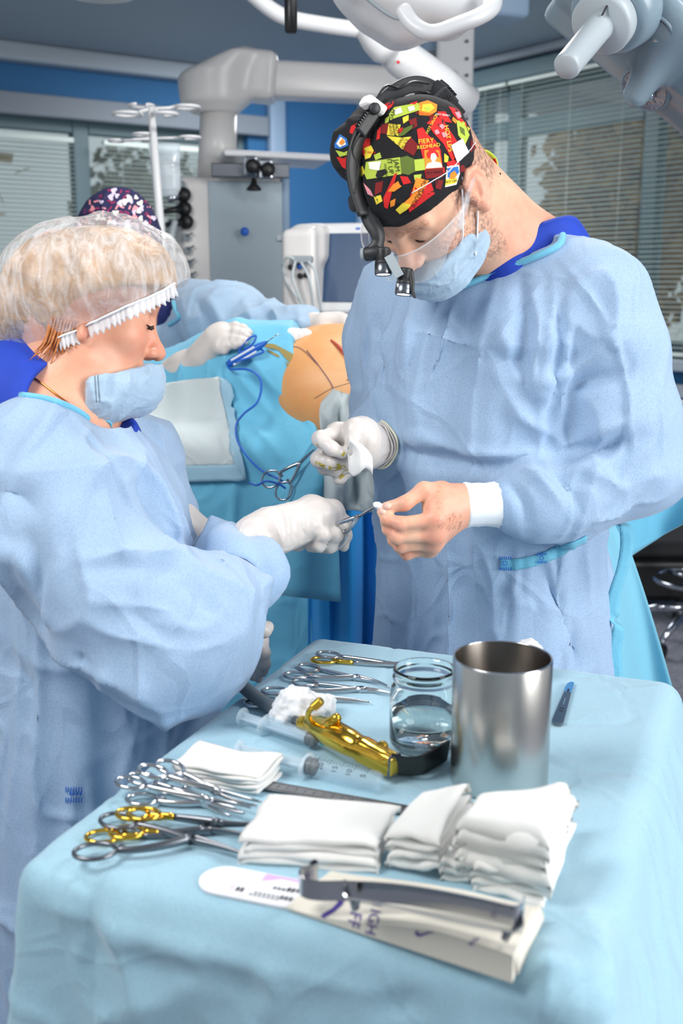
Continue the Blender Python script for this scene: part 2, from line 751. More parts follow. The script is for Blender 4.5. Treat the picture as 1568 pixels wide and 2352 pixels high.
class NT:
    def __init__(self, name):
        self.m = bpy.data.materials.new(name)
        self.m.use_nodes = True
        self.t = self.m.node_tree
        self.t.nodes.clear()
        self.out = self.n('ShaderNodeOutputMaterial')

    def n(self, typ, **kw):
        x = self.t.nodes.new(typ)
        for k, v in kw.items():
            setattr(x, k, v)
        return x

    def l(self, a, b):
        self.t.links.new(a, b)

    def coords(self, scale=(1, 1, 1), kind='Object', loc=(0, 0, 0)):
        tc = self.n('ShaderNodeTexCoord')
        mp = self.n('ShaderNodeMapping')
        mp.inputs['Scale'].default_value = scale
        mp.inputs['Location'].default_value = loc
        self.l(tc.outputs[kind], mp.inputs[0])
        return mp.outputs[0]

    def noise(self, vec, scale=5, detail=3, rough=0.5, dist=0.0):
        x = self.n('ShaderNodeTexNoise')
        x.inputs['Scale'].default_value = scale
        x.inputs['Detail'].default_value = detail
        x.inputs['Roughness'].default_value = rough
        x.inputs['Distortion'].default_value = dist
        self.l(vec, x.inputs['Vector'])
        return x

    def vor(self, vec, scale=5, feature='F1', rand=1.0, smooth=None):
        x = self.n('ShaderNodeTexVoronoi', feature=feature)
        x.inputs['Scale'].default_value = scale
        x.inputs['Randomness'].default_value = rand
        if smooth is not None and 'Smoothness' in x.inputs:
            x.inputs['Smoothness'].default_value = smooth
        self.l(vec, x.inputs['Vector'])
        return x

    def math(self, op, a, b=None, clamp=False):
        x = self.n('ShaderNodeMath', operation=op, use_clamp=clamp)
        for i, v in enumerate((a, b)):
            if v is None:
                continue
            if isinstance(v, (int, float)):
                x.inputs[i].default_value = v
            else:
                self.l(v, x.inputs[i])
        return x.outputs[0]

    def ramp(self, fac, stops, interp='LINEAR'):
        x = self.n('ShaderNodeValToRGB')
        x.color_ramp.interpolation = interp
        el = x.color_ramp.elements
        while len(el) < len(stops):
            el.new(0.5)
        for e, (p, c) in zip(el, stops):
            e.position = p
            e.color = c if len(c) == 4 else (*c, 1)
        self.l(fac, x.inputs[0])
        return x.outputs[0]

    def mix(self, fac, a, b, blend='MIX'):
        x = self.n('ShaderNodeMix', data_type='RGBA', blend_type=blend)
        for s, v in ((0, fac), (6, a), (7, b)):
            if isinstance(v, (int, float)):
                x.inputs[s].default_value = v
            elif isinstance(v, tuple):
                x.inputs[s].default_value = v
            else:
                self.l(v, x.inputs[s])
        return x.outputs[2]

    def bump(self, h, strength=0.5, dist=0.01, prev=None):
        x = self.n('ShaderNodeBump')
        x.inputs['Strength'].default_value = strength
        x.inputs['Distance'].default_value = dist
        self.l(h, x.inputs['Height'])
        if prev is not None:
            self.l(prev, x.inputs['Normal'])
        return x.outputs[0]

    def bsdf(self, col=None, rough=0.5, metal=0.0, normal=None, **kw):
        x = self.n('ShaderNodeBsdfPrincipled')
        if col is not None:
            if isinstance(col, tuple):
                x.inputs['Base Color'].default_value = col
            else:
                self.l(col, x.inputs['Base Color'])
        if isinstance(rough, (int, float)):
            x.inputs['Roughness'].default_value = rough
        else:
            self.l(rough, x.inputs['Roughness'])
        x.inputs['Metallic'].default_value = metal
        for k, v in kw.items():
            i = x.inputs[k.replace('_', ' ')]
            if isinstance(v, (int, float, tuple)):
                i.default_value = v
            else:
                self.l(v, i)
        if normal is not None:
            self.l(normal, x.inputs['Normal'])
        self.b = x
        return x

    def done(self, sh=None):
        self.l((sh or self.b).outputs[0], self.out.inputs[0])
        return self.m


def simple(name, col, rough=0.5, metal=0.0, bump=None, var=0.0, vscale=6, **kw):
    t = NT(name)
    co = t.coords()
    c = col
    if var:
        n = t.noise(co, vscale, 3)
        dk = tuple(x * (1 - var) for x in col[:3]) + (1,)
        lt = tuple(min(1, x * (1 + var * 0.6)) for x in col[:3]) + (1,)
        c = t.ramp(n.outputs[0], [(0.3, dk), (0.7, lt)])
    nm = None
    if bump:
        n = t.noise(co, bump[0], 4)
        nm = t.bump(n.outputs[0], bump[1], bump[2])
    t.bsdf(c, rough, metal, nm, **kw)
    return t.done()


def nonwoven(name, col, dots=0.10, crumple=0.5, scale=9.0, trans=0.25, rough=0.75, dist=0.012, dotscale=420):
    """non-woven medical cloth: fine dot weave, creases, lets some light through"""
    t = NT(name)
    co = t.coords()
    wn = t.noise(co, scale * 0.5, 3, 0.6)
    wv = t.n('ShaderNodeVectorMath', operation='MULTIPLY_ADD')
    t.l(wn.outputs['Color'], wv.inputs[0])
    wv.inputs[1].default_value = (0.12, 0.12, 0.12)
    t.l(co, wv.inputs[2])
    v1 = t.noise(wv.outputs[0], scale * 1.5, 2, 0.5)
    v2 = t.vor(wv.outputs[0], scale * 1.4, 'F1')
    h = t.math('ADD', t.math('MULTIPLY', v1.outputs[0], 1.3), t.math('MULTIPLY', v2.outputs[0], 0.45))
    # thin broken crease lines
    ed = t.vor(wv.outputs[0], scale * 1.15, 'DISTANCE_TO_EDGE')
    ln = t.ramp(ed.outputs[0], [(0.0, (1, 1, 1)), (0.05, (0, 0, 0))])
    mk = t.ramp(t.noise(co, scale * 0.9, 2).outputs[0], [(0.45, (0, 0, 0)), (0.62, (1, 1, 1))])
    h = t.math('ADD', h, t.math('MULTIPLY', t.math('MULTIPLY', ln, mk), 0.35))
    nm = t.bump(h, crumple, dist)
    c = col
    if dots:
        d = t.vor(co, dotscale, 'F1', 0.9)
        dk = tuple(x * (1 - dots * w) for x, w in zip(col[:3], (2.2, 1.4, 0.7))) + (1,)
        lt = tuple(min(1, x * 1.04) for x in col[:3]) + (1,)
        c = t.ramp(d.outputs[0], [(0.25, dk), (0.5, lt)])
    bl = t.noise(co, 3.0, 3, 0.6)
    c = t.mix(t.math('MULTIPLY', bl.outputs[0], 0.22), c, tuple(x * 0.8 for x in col[:3]) + (1,))
    b = t.bsdf(c, rough, 0.0, nm)
    b.inputs['Sheen Weight'].default_value = 0.3
    if trans <= 0:
        return t.done()
    tr = t.n('ShaderNodeBsdfTranslucent')
    t.l(c, tr.inputs[0])
    t.l(nm, tr.inputs['Normal'])
    mx = t.n('ShaderNodeMixShader')
    mx.inputs[0].default_value = trans
    t.l(b.outputs[0], mx.inputs[1])
    t.l(tr.outputs[0], mx.inputs[2])
    return t.done(mx)


def skin_mat(name, col, hairy=0.0, rough=0.45, blotch=0.35):
    t = NT(name)
    co = t.coords()
    n = t.noise(co, 38, 4, 0.6)
    n2 = t.noise(co, 380, 2, 0.6)
    red = (min(1, col[0] * 1.0), col[1] * 0.68, col[2] * 0.6, 1)
    c = t.mix(t.math('MULTIPLY', t.ramp(n.outputs[0], [(0.42, (0, 0, 0)), (0.72, (1, 1, 1))]), blotch), col, red)
    a = t.n('ShaderNodeAttribute', attribute_name='tint')
    c = t.mix(1.0, c, a.outputs['Color'], 'MULTIPLY')
    nm = t.bump(n2.outputs[0], 0.25, 0.0008)
    b = t.bsdf(c, rough, 0.0, nm)
    b.inputs['Subsurface Weight'].default_value = 0.18
    b.inputs['Subsurface Radius'].default_value = (1.0, 0.36, 0.2)
    b.inputs['Subsurface Scale'].default_value = 0.008
    b.inputs['Specular IOR Level'].default_value = 0.45
    return t.done()


def glass_mat(name, col=(1, 1, 1, 1), rough=0.0, ior=1.45):
    t = NT(name)
    t.bsdf(col, rough, 0.0, None, Transmission_Weight=1.0, IOR=ior)
    return t.done()


def thin_clear(name, col=(1, 1, 1, 1), clear=0.8, rough=0.2, milky=(0.9, 0.95, 1, 1)):
    """thin clear plastic film or pane: mostly see-through with a gloss and a milky body"""
    t = NT(name)
    b = t.bsdf(milky, rough, 0.0)
    tr = t.n('ShaderNodeBsdfTransparent')
    tr.inputs[0].default_value = col
    mx = t.n('ShaderNodeMixShader')
    mx.inputs[0].default_value = clear
    t.l(b.outputs[0], mx.inputs[1])
    t.l(tr.outputs[0], mx.inputs[2])
    return t.done(mx)


def brushed(name, col, rough=0.28, stretch=(300, 300, 6)):
    t = NT(name)
    co = t.coords(stretch)
    n = t.noise(co, 1.0, 3)
    nm = t.bump(n.outputs[0], 0.12, 0.0006)
    t.bsdf(col, rough, 1.0, nm)
    return t.done()


M = {}
M['gown'] = nonwoven('gown_blue_nonwoven', lin(176, 204, 234), dots=0.09, crumple=0.5, scale=5.0)
M['gown2'] = nonwoven('gown_pale_blue_nonwoven', lin(176, 204, 234), dots=0.08, crumple=0.5, scale=5.5)
M['gown3'] = nonwoven('gown_back_blue_nonwoven', lin(172, 200, 226), dots=0.0, crumple=0.5, scale=8.0)
M['binding'] = nonwoven('gown_binding_cyan', lin(128, 212, 240), dots=0.0, crumple=0.3, scale=60, dist=0.002)
M['flap'] = nonwoven('gown_flap_cyan', lin(150, 222, 244), dots=0.0, crumple=0.3, scale=6, trans=0.35)
M['table_drape'] = nonwoven('table_drape_blue', lin(154, 193, 210), dots=0.05, crumple=0.22, scale=7.0, trans=0.0, rough=0.8)
M['or_drape'] = nonwoven('patient_drape_blue', lin(112, 198, 232), dots=0.0, crumple=0.4, scale=6.0, trans=0.1)
M['or_drape_deep'] = nonwoven('patient_drape_deep_blue', lin(24, 150, 224), dots=0.0, crumple=0.3, scale=5.0, trans=0.0)
M['pale_sheet'] = nonwoven('pale_absorbent_sheet', lin(212, 224, 226), dots=0.0, crumple=0.35, scale=8.0, trans=0.1)
M['sheet_rim'] = nonwoven('pale_sheet_film_rim', lin(178, 220, 240), dots=0.0, crumple=0.35, scale=10.0, trans=0.25)
M['mask'] = nonwoven('mask_blue', lin(180, 206, 228), dots=0.06, crumple=0.35, scale=26.0, dist=0.004, trans=0.2, dotscale=700)
M['knit'] = simple('white_knit_cuff', lin(236, 240, 246), 0.9, bump=(600, 0.4, 0.001))
M['scrub'] = simple('royal_blue_scrub', lin(22, 62, 178), 0.8, bump=(26, 0.5, 0.006), var=0.18, vscale=10)
M['scrub_dark'] = simple('navy_scrub', lin(16, 34, 96), 0.8, bump=(26, 0.5, 0.006))
M['skin_surgeon'] = skin_mat('skin_light_warm', lin(230, 184, 156), blotch=0.45)
M['skin_nurse'] = skin_mat('skin_rosy', lin(224, 168, 140), blotch=0.45)
M['skin_patient'] = skin_mat('skin_iodine_stained', lin(238, 190, 142), blotch=0.3)
M['glove'] = simple('latex_glove_ivory', lin(212, 205, 200), 0.38, bump=(60, 0.25, 0.002), Subsurface_Weight=0.12, Subsurface_Scale=0.006)
M['glove_cuff'] = simple('latex_glove_cuff_rolled', lin(226, 222, 196), 0.4)
M['iodine'] = simple('dried_iodine', lin(176, 160, 60), 0.5)
M['gauze'] = simple('white_gauze', lin(230, 230, 227), 0.95, bump=(350, 0.35, 0.0012), var=0.03)
M['gauze_soft'] = simple('white_cotton', lin(232, 233, 234), 0.95, bump=(90, 0.5, 0.003))
M['steel'] = simple('polished_steel', lin(190, 192, 196), 0.16, 1.0)
M['steel_dark'] = simple('dark_satin_steel', lin(120, 124, 130), 0.3, 1.0)
M['steel_ruler'] = simple('satin_steel_ruler', lin(128, 130, 134), 0.42, 1.0, var=0.2, vscale=30)
M['gold'] = simple('gold_plating', lin(226, 180, 70), 0.14, 1.0)
M['can'] = brushed('brushed_steel_can', lin(200, 198, 194), 0.27, (220, 220, 3))
M['can_inside'] = brushed('shaded_steel_inside', lin(120, 114, 108), 0.3, (220, 220, 3))  # same steel as the can, painted darker for the dim reflections inside
M['black_metal'] = simple('black_oxide_blade', lin(66, 64, 62), 0.25, 0.9)
M['black'] = simple('black_plastic', lin(22, 23, 25), 0.4)
M['black_soft'] = simple('matte_black_plastic', lin(34, 36, 39), 0.5, bump=(300, 0.15, 0.0006))
M['ink'] = simple('black_ink', lin(30, 32, 40), 0.6)
M['grey_ink'] = simple('grey_ink', lin(96, 104, 112), 0.6)
M['violet'] = simple('violet_print', lin(70, 52, 140), 0.6)
M['lilac'] = simple('lilac_print', lin(214, 178, 232), 0.6)
M['paper'] = simple('cream_paper_wrap', lin(222, 217, 204), 0.8, bump=(40, 0.2, 0.002))
M['foil'] = simple('white_suture_foil', lin(240, 240, 244), 0.35)
M['white'] = simple('white_enamel', lin(226, 228, 230), 0.35)
M['white_soft'] = simple('white_plastic', lin(232, 234, 236), 0.45)
M['warm_white'] = simple('warm_white_enamel', lin(222, 220, 218), 0.3)
M['pendant_panel'] = simple('grey_aluminium_panel', lin(176, 190, 198), 0.25, 0.4)
M['grey_plastic'] = simple('grey_plastic', lin(150, 160, 166), 0.5)
M['lamp_grey'] = simple('lamp_blue_grey_enamel', lin(122, 142, 154), 0.3)
M['lamp_pale'] = simple('lamp_pale_grey_enamel', lin(164, 174, 180), 0.4)
M['cable_grey'] = simple('grey_rubber_cable', lin(92, 100, 106), 0.5)
M['cable_pale'] = simple('pale_cable', lin(186, 196, 200), 0.5)
M['cable_blue'] = simple('blue_cable', lin(30, 100, 200), 0.4)
M['pen_white'] = simple('white_pen_plastic', lin(220, 228, 240), 0.35)
M['teal'] = simple('teal_needle_hub', lin(40, 190, 180), 0.35)
M['rubber'] = simple('black_rubber', lin(24, 26, 32), 0.45)
M['syringe'] = thin_clear('clear_polypropylene', (0.95, 0.98, 1, 1), 0.9, 0.1, (0.8, 0.9, 0.96, 1))
M['plunger'] = thin_clear('milky_polypropylene', (0.95, 0.98, 1, 1), 0.6, 0.25, (0.78, 0.88, 0.94, 1))
M['glass'] = glass_mat('clear_glass', (0.97, 1.0, 0.99, 1))
M['water'] = glass_mat('water', (0.97, 1, 1, 1), 0.0, 1.33)
M['bag'] = thin_clear('clear_drip_bag', (0.92, 0.97, 1, 1), 0.6, 0.15)
M['goggle'] = thin_clear('clear_goggle_lens', (0.98, 0.98, 0.97, 1), 0.86, 0.05, (0.9, 0.92, 0.95, 1))
M['goggle_rim'] = thin_clear('clear_goggle_frame', (0.97, 0.97, 0.97, 1), 0.72, 0.1, (0.8, 0.82, 0.85, 1))
M['screen'] = simple('switched_off_screen', lin(30, 66, 104), 0.35)
M['wall'] = simple('blue_wall_paint', lin(46, 106, 156), 0.75, var=0.05, vscale=1.5)
M['wall_pale'] = simple('pale_wall_paint', lin(196, 206, 212), 0.7)
M['ceiling'] = simple('grey_ceiling_panels', lin(142, 156, 170), 0.7, var=0.04, vscale=1)
M['cornice'] = simple('pale_cornice', lin(170, 182, 192), 0.6)
M['frame'] = simple('grey_green_window_frame', lin(96, 120, 128), 0.5)
M['header'] = simple('grey_window_header', lin(128, 138, 148), 0.6)
M['slat'] = simple('pale_green_blind_slat', lin(222, 234, 228), 0.45)
M['pane'] = thin_clear('window_glass', (0.88, 0.94, 0.94, 1), 0.93, 0.03)
M['pipe'] = simple('pale_wall_pipe', lin(140, 165, 190), 0.5)
M['chrome'] = simple('chrome', lin(180, 184, 192), 0.12, 1.0)
M['lens'] = glass_mat('lamp_lens', (0.9, 0.92, 1.0, 1), 0.05)
M['reflector'] = simple('faceted_reflector', lin(150, 150, 170), 0.08, 1.0, bump=(120, 0.8, 0.004))
M['hair'] = simple('fair_hair', lin(190, 146, 92), 0.5, bump=(90, 0.6, 0.004), var=0.4, vscale=24)
M['hair_red'] = simple('reddish_blond_hair', lin(196, 120, 62), 0.45, var=0.3, vscale=200)
M['hair_dark'] = simple('dark_hair', lin(52, 42, 36), 0.6)
M['gold_chain'] = simple('gold_chain', lin(214, 150, 80), 0.25, 1.0)
M['leaf'] = simple('autumn_leaf', lin(206, 164, 96), 0.7, var=0.5, vscale=2)
M['leaf_green'] = simple('dull_green_leaf', lin(112, 112, 70), 0.7, var=0.5, vscale=2)
M['bark'] = simple('bark', lin(84, 74, 66), 0.9)
M['facade'] = simple('distant_facade', lin(150, 150, 146), 0.9, var=0.2, vscale=0.6)
for nm, c in dict(red=(206, 30, 30), deepred=(120, 14, 18), yellow=(232, 208, 60), orange=(236, 140, 40), green=(92, 110, 40), lime=(176, 196, 70),
                  pblue=(40, 110, 190), pwhite=(240, 236, 228), pblack=(18, 18, 22), pink=(232, 150, 160), palepink=(214, 200, 224), berry=(150, 40, 90)).items():
    M['print_' + nm] = simple('cap_print_' + nm, lin(*c), 0.85)
M['cap_black'] = simple('black_cap_cotton', lin(16, 16, 21), 0.9, bump=(40, 0.4, 0.004))
M['cap_navy'] = simple('navy_cap_cotton', lin(34, 36, 78), 0.9, bump=(40, 0.4, 0.004))


def floor_mat():
    t = NT('speckled_vinyl_floor')
    co = t.coords()
    n = t.noise(co, 40, 5, 0.7)
    c = t.ramp(n.outputs[0], [(0.35, lin(128, 130, 142)), (0.65, lin(168, 170, 180))])
    t.bsdf(c, 0.45)
    return t.done()


M['floor'] = floor_mat()


def bouffant_mat():
    """thin crinkled see-through nonwoven"""
    t = NT('white_bouffant_film')
    co = t.coords((1, 1, 1))
    n = t.noise(co, 40, 4, 0.6, 0.8)
    nm = t.bump(n.outputs[0], 0.5, 0.004)
    b = t.bsdf(lin(238, 238, 240), 0.4, 0.0, nm)
    tr = t.n('ShaderNodeBsdfTransparent')
    st = t.noise(t.coords((1, 1, .35)), 60, 5, 0.65, 1.0)
    fac = t.ramp(st.outputs[0], [(0.35, (0.45, 0.45, 0.45)), (0.6, (0.8, 0.8, 0.8))])
    mx = t.n('ShaderNodeMixShader')
    t.l(fac, mx.inputs[0])
    t.l(b.outputs[0], mx.inputs[1])
    t.l(tr.outputs[0], mx.inputs[2])
    return t.done(mx)


M['bouffant'] = bouffant_mat()
M['bouffant_rim'] = thin_clear('bouffant_frill_film', (1, 1, 1, 1), 0.35, 0.5, (0.9, 0.9, 0.92, 1))


# ================================================================== the room
CORNER = arr(0.177, 7.89)
DL = nrm(arr(-0.819, -0.574))          # along the left wall, away from the corner
DR = nrm(arr(0.574, -0.819))           # along the right wall
ZC = 2.8


def on_wall(px, py, side):
    """pixel -> (distance from corner, height) on a wall plane"""
    n = DR if side == 'L' else DL
    d = ray(px, py)
    t = ((arr(*CORNER) - CAMP[:2]) @ n) / (d[:2] @ n)
    p = CAMP + d * t
    return float((p[:2] - CORNER) @ (DL if side == 'L' else DR)), float(p[2])


def wp(side, s, z, off=0.0):
    """point on a wall: s from the corner, z, off into the room"""
    u, n = (DL, DR) if side == 'L' else (DR, DL)
    q = CORNER + u * s + n * off
    return arr(q[0], q[1], z)


def wax(side):
    u, n = (DL, DR) if side == 'L' else (DR, DL)
    return np.array([[u[0], u[1], 0], [n[0], n[1], 0], [0, 0, 1.0]])


def wbox(side, s0, s1, z0, z1, o0, o1, bev=0.0):
    return box(wp(side, (s0 + s1) / 2, (z0 + z1) / 2, (o0 + o1) / 2), (s1 - s0, o1 - o0, z1 - z0), wax(side), bev)


def struct(name, vf, mat, parent=None, smooth=False):
    o = obj(name, vf[0], vf[1], mat, parent, smooth)
    if parent is None:
        o['kind'] = 'structure'
    return o


def build_room():
    struct('floor', box((0, 3.5, -0.05), (9, 11, 0.1)), M['floor'])
    struct('ceiling', box((0, 4.3, ZC + 0.05), (10, 9.5, 0.1)), M['ceiling'])
    struct('wall_back', box((0, -2.2, ZC / 2), (9, .2, ZC)), M['wall_pale'])
    # windows: left wall
    LA, LB = on_wall(569, 300, 'L')[0], 4.6
    LT = on_wall(200, 272, 'L')[1]
    LZ0 = 0.95
    RA, RB = on_wall(1083, 200, 'R')[0], 5.2
    RT_ = on_wall(1180, 178, 'R')[1]
    RZ0 = on_wall(1540, 822, 'R')[1]
    for side, A, B, Z0, Z1, L in (('L', LA, LB, LZ0, LT, 5.6), ('R', RA, RB, RZ0, RT_, 5.6)):
        nm = 'wall_left' if side == 'L' else 'wall_right'
        struct(nm, join(wbox(side, -0.2, A, 0, ZC, -0.2, 0), wbox(side, A, B, 0, Z0, -0.2, 0),
                        wbox(side, A, B, Z1, ZC, -0.2, 0), wbox(side, B, L, 0, ZC, -0.2, 0)), M['wall'])
    # cornice
    struct('trim_1', wbox('L', 0.0, 5.6, ZC - 0.10, ZC, 0, 0.12, 0.02), M['cornice'])
    struct('trim_2', wbox('R', 0.0, 5.6, ZC - 0.05, ZC, 0, 0.08, 0.02), M['cornice'])
    struct('trim_3', wbox('R', RA, RB, RZ0 - 0.06, RZ0, -0.16, 0.10, 0.01), M['cornice'])
    s, z = on_wall(1540, 893, 'R')
    struct('trim_4', wbox('R', RA - 0.2, RB + 0.3, z - 0.04, z + 0.03, 0, 0.05, 0.01), M['cornice'])
    s, z = on_wall(0, 233, 'L')
    struct('trim_5', wbox('L', LA - 0.12, LB, LT - 0.02, LT + 0.1, 0.0, 0.07, 0.01), M['header'])
    struct('trim_6', wbox('R', RA, RB, RT_ - 0.03, RT_ + 0.06, 0.0, 0.09, 0.01), M['frame'])

    def window(name, side, A, B, Z0, Z1, mull, trans):
        w = bpy.data.objects.new(name, None)
        w['kind'] = 'structure'
        w.location = wp(side, A, Z0, -0.1)
        COL.objects.link(w)
        xs = [A] + mull + [B]
        for i in range(len(xs)):
            wd = 0.05 if 0 < i < len(xs) - 1 else 0.04
            obj('mullion', *wbox(side, xs[i] - wd, xs[i] + wd, Z0, Z1, -0.14, -0.06, 0.008), M['frame'], w, False)
        for i in range(len(xs) - 1):
            a, b = xs[i] + 0.05, xs[i + 1] - 0.05
            zs = [Z0] + trans + [Z1]
            for j, zz in enumerate(zs):
                h = 0.05 if 0 < j < len(zs) - 1 else 0.04
                lo, hi = (zz, zz + 2 * h) if j == 0 else ((zz - 2 * h, zz) if j == len(zs) - 1 else (zz - h, zz + h))
                obj('frame_rail', *wbox(side, a, b, lo, hi, -0.14, -0.06, 0.008), M['frame'], w, False)
            for j in range(len(zs) - 1):
                obj('pane', *wbox(side, a, b, zs[j] + 0.04, zs[j + 1] - 0.04, -0.105, -0.095), M['pane'], w, False)
        return w

    def blind(side, a, b, z0, z1, label, off=0.045):
        t = thing('venetian_blind', label, 'blind', wp(side, (a + b) / 2, z0, off), group='venetian blinds over the windows')
        ax = wax(side)
        obj('head_rail', *box(wp(side, (a + b) / 2, z1 - 0.015, off), (b - a, 0.03, 0.03), ax, 0.004), M['slat'], t, False)
        me = None
        n = int((z1 - z0 - 0.05) / 0.0255)
        c0 = wp(side, (a + b) / 2, 0, off) - np.array(t.location)
        for i in range(n):
            z = z1 - 0.045 - i * 0.0255
            if me is None:
                p = np.array([(-0.0125, -0.004), (-0.006, 0.0), (0, 0.0015), (0.006, 0.001), (0.0125, -0.001)])
                V, F = [], []
                for e in (-1, 1):
                    for q, r in p:
                        V.append(ax[0] * e * (b - a) / 2 + ax[1] * q + ax[2] * r)
                F = [(j, j + 1, j + 6, j + 5) for j in range(4)]
                o = obj('slat', np.array(V), F, M['slat'], t, True, local=True)
                me = o.data
            else:
                o = bpy.data.objects.new('slat', me)
                COL.objects.link(o)
                o.parent = t
            o.location = (c0[0], c0[1], z - t.location.z)
        for q in (0.12, 0.5, 0.88):
            s = a + (b - a) * q
            obj('ladder_cord', *rod(wp(side, s, z0, off + 0.013), wp(side, s, z1 - 0.03, off + 0.013), 0.001, n=5), M['slat'], t)
        obj('bottom_rail', *box(wp(side, (a + b) / 2, z0 + 0.012, off), (b - a, 0.026, 0.02), ax, 0.004), M['slat'], t, False)

    m1, m2 = on_wall(232, 400, 'L')[0], on_wall(165, 400, 'L')[0]
    window('window_1', 'L', LA, LB, LZ0, LT, [(m1 + m2) / 2], [])
    blind('L', LA + 0.05, m1, LZ0, LT - 0.12, 'pale venetian blind behind the drip stand, right half of left window')
    blind('L', m2, LB - 0.05, LZ0, LT - 0.12, 'pale venetian blind at the far left edge of the picture')
    q = [on_wall(x, 500, 'R')[0] for x in (1171, 1453, 1480)]
    zt = on_wall(1320, 268, 'R')[1]
    window('window_2', 'R', RA, RB, RZ0, RT_, [q[0] - 0.06, (q[1] + q[2]) / 2 + 0.0], [zt])
    blind('R', RA + 0.02, q[0] - 0.015, RZ0 + 0.01, RT_ - 0.02, 'narrow venetian blind beside the white ceiling column')
    blind('R', q[0] + 0.01, q[2] - 0.015, RZ0 + 0.01, RT_ - 0.02, 'wide venetian blind in middle of right window, autumn trees behind')
    blind('R', q[2] + 0.01, RB - 0.03, RZ0 + 0.01, RT_ - 0.02, 'venetian blind at the far right edge of the picture')
    # service pipes on the blue wall
    for x0, x1, yb, lab in ((612, 648, 216, 'pale vertical pipe casing on blue wall beside the pendant box'),
                            (830, 858, 132, 'pale vertical pipe casing in the room corner above the surgeon')):
        s0, s1 = sorted((on_wall(x0, 500, 'L')[0], on_wall(x1, 500, 'L')[0])) if x0 < 800 else (0.02, 0.1)
        o = obj('pipe_casing', *wbox('L', s0, s1, 0, ZC - 0.1, 0.0, 0.07, 0.02), M['pipe'])
        tag(o, lab, 'pipe')
    # outside: autumn trees and a grey facade
    fac = thing('distant_building', 'pale grey building beyond the window', 'building', (9.5, 13, 0))
    obj('facade', *box((9.5, 13, 4), (0.3, 9, 12), np.array([[0.574, -0.819, 0], [0.819, 0.574, 0], [0, 0, 1.0]])), M['facade'], fac, False)

    def tree(x, y, h, r, lab, mat, seed):
        t = thing('tree', lab, 'tree', (x, y, -1), group='autumn trees outside')
        rg = np.random.default_rng(seed)
        obj('trunk', *tube(spline([(x, y, -1), (x + 0.1, y, h * 0.3), (x - 0.1, y + 0.1, h * 0.9)], 4), [0.16, 0.1, 0.03], 8), M['bark'], t)
        n = 4200
        d = rg.normal(size=(n, 3))
        d /= np.linalg.norm(d, axis=1, keepdims=True)
        rr = rg.random(n) ** 0.45
        c = arr(x, y, h * 0.66) + d * rr[:, None] * arr(r, r, h * 0.42)
        c += 0.12 * rg.normal(size=(n, 3))
        a, b = rg.normal(size=(n, 3)), rg.normal(size=(n, 3))
        a *= (0.09 / np.linalg.norm(a, axis=1))[:, None]
        b *= (0.07 / np.linalg.norm(b, axis=1))[:, None]
        V = np.stack([c - a, c - b, c + a, c + b], 1).reshape(-1, 3)
        F = np.arange(n * 4).reshape(-1, 4)
        o = obj('leaves', V, F, mat, t, False)
        o['kind'] = 'stuff'

    tree(2.45, 9.9, 3.3, .62, 'golden autumn tree behind the wide right blind', M['leaf'], 1)
    tree(4.3, 9.2, 3.0, .8, 'brownish autumn tree behind the blind at far right', M['leaf'], 2)
    tree(-3.9, 9.6, 4.4, .9, 'brown tree behind the blind at far left', M['leaf'], 3)
    tree(-2.0, 11.4, 2.5, .7, 'dull green bush behind the drip stand window', M['leaf_green'], 4)


build_room()


# ================================================================== people
def head_frame(a, pt, ro):
    a, pt, ro = (math.radians(v) for v in (a, pt, ro))
    f = arr(-math.sin(a) * math.cos(pt), -math.cos(a) * math.cos(pt), -math.sin(pt))
    l = arr(math.cos(a), -math.sin(a), 0)
    u = np.cross(f, l)
    l2 = l * math.cos(ro) + u * math.sin(ro)
    u2 = np.cross(f, l2)
    return np.stack([l2, f, u2])


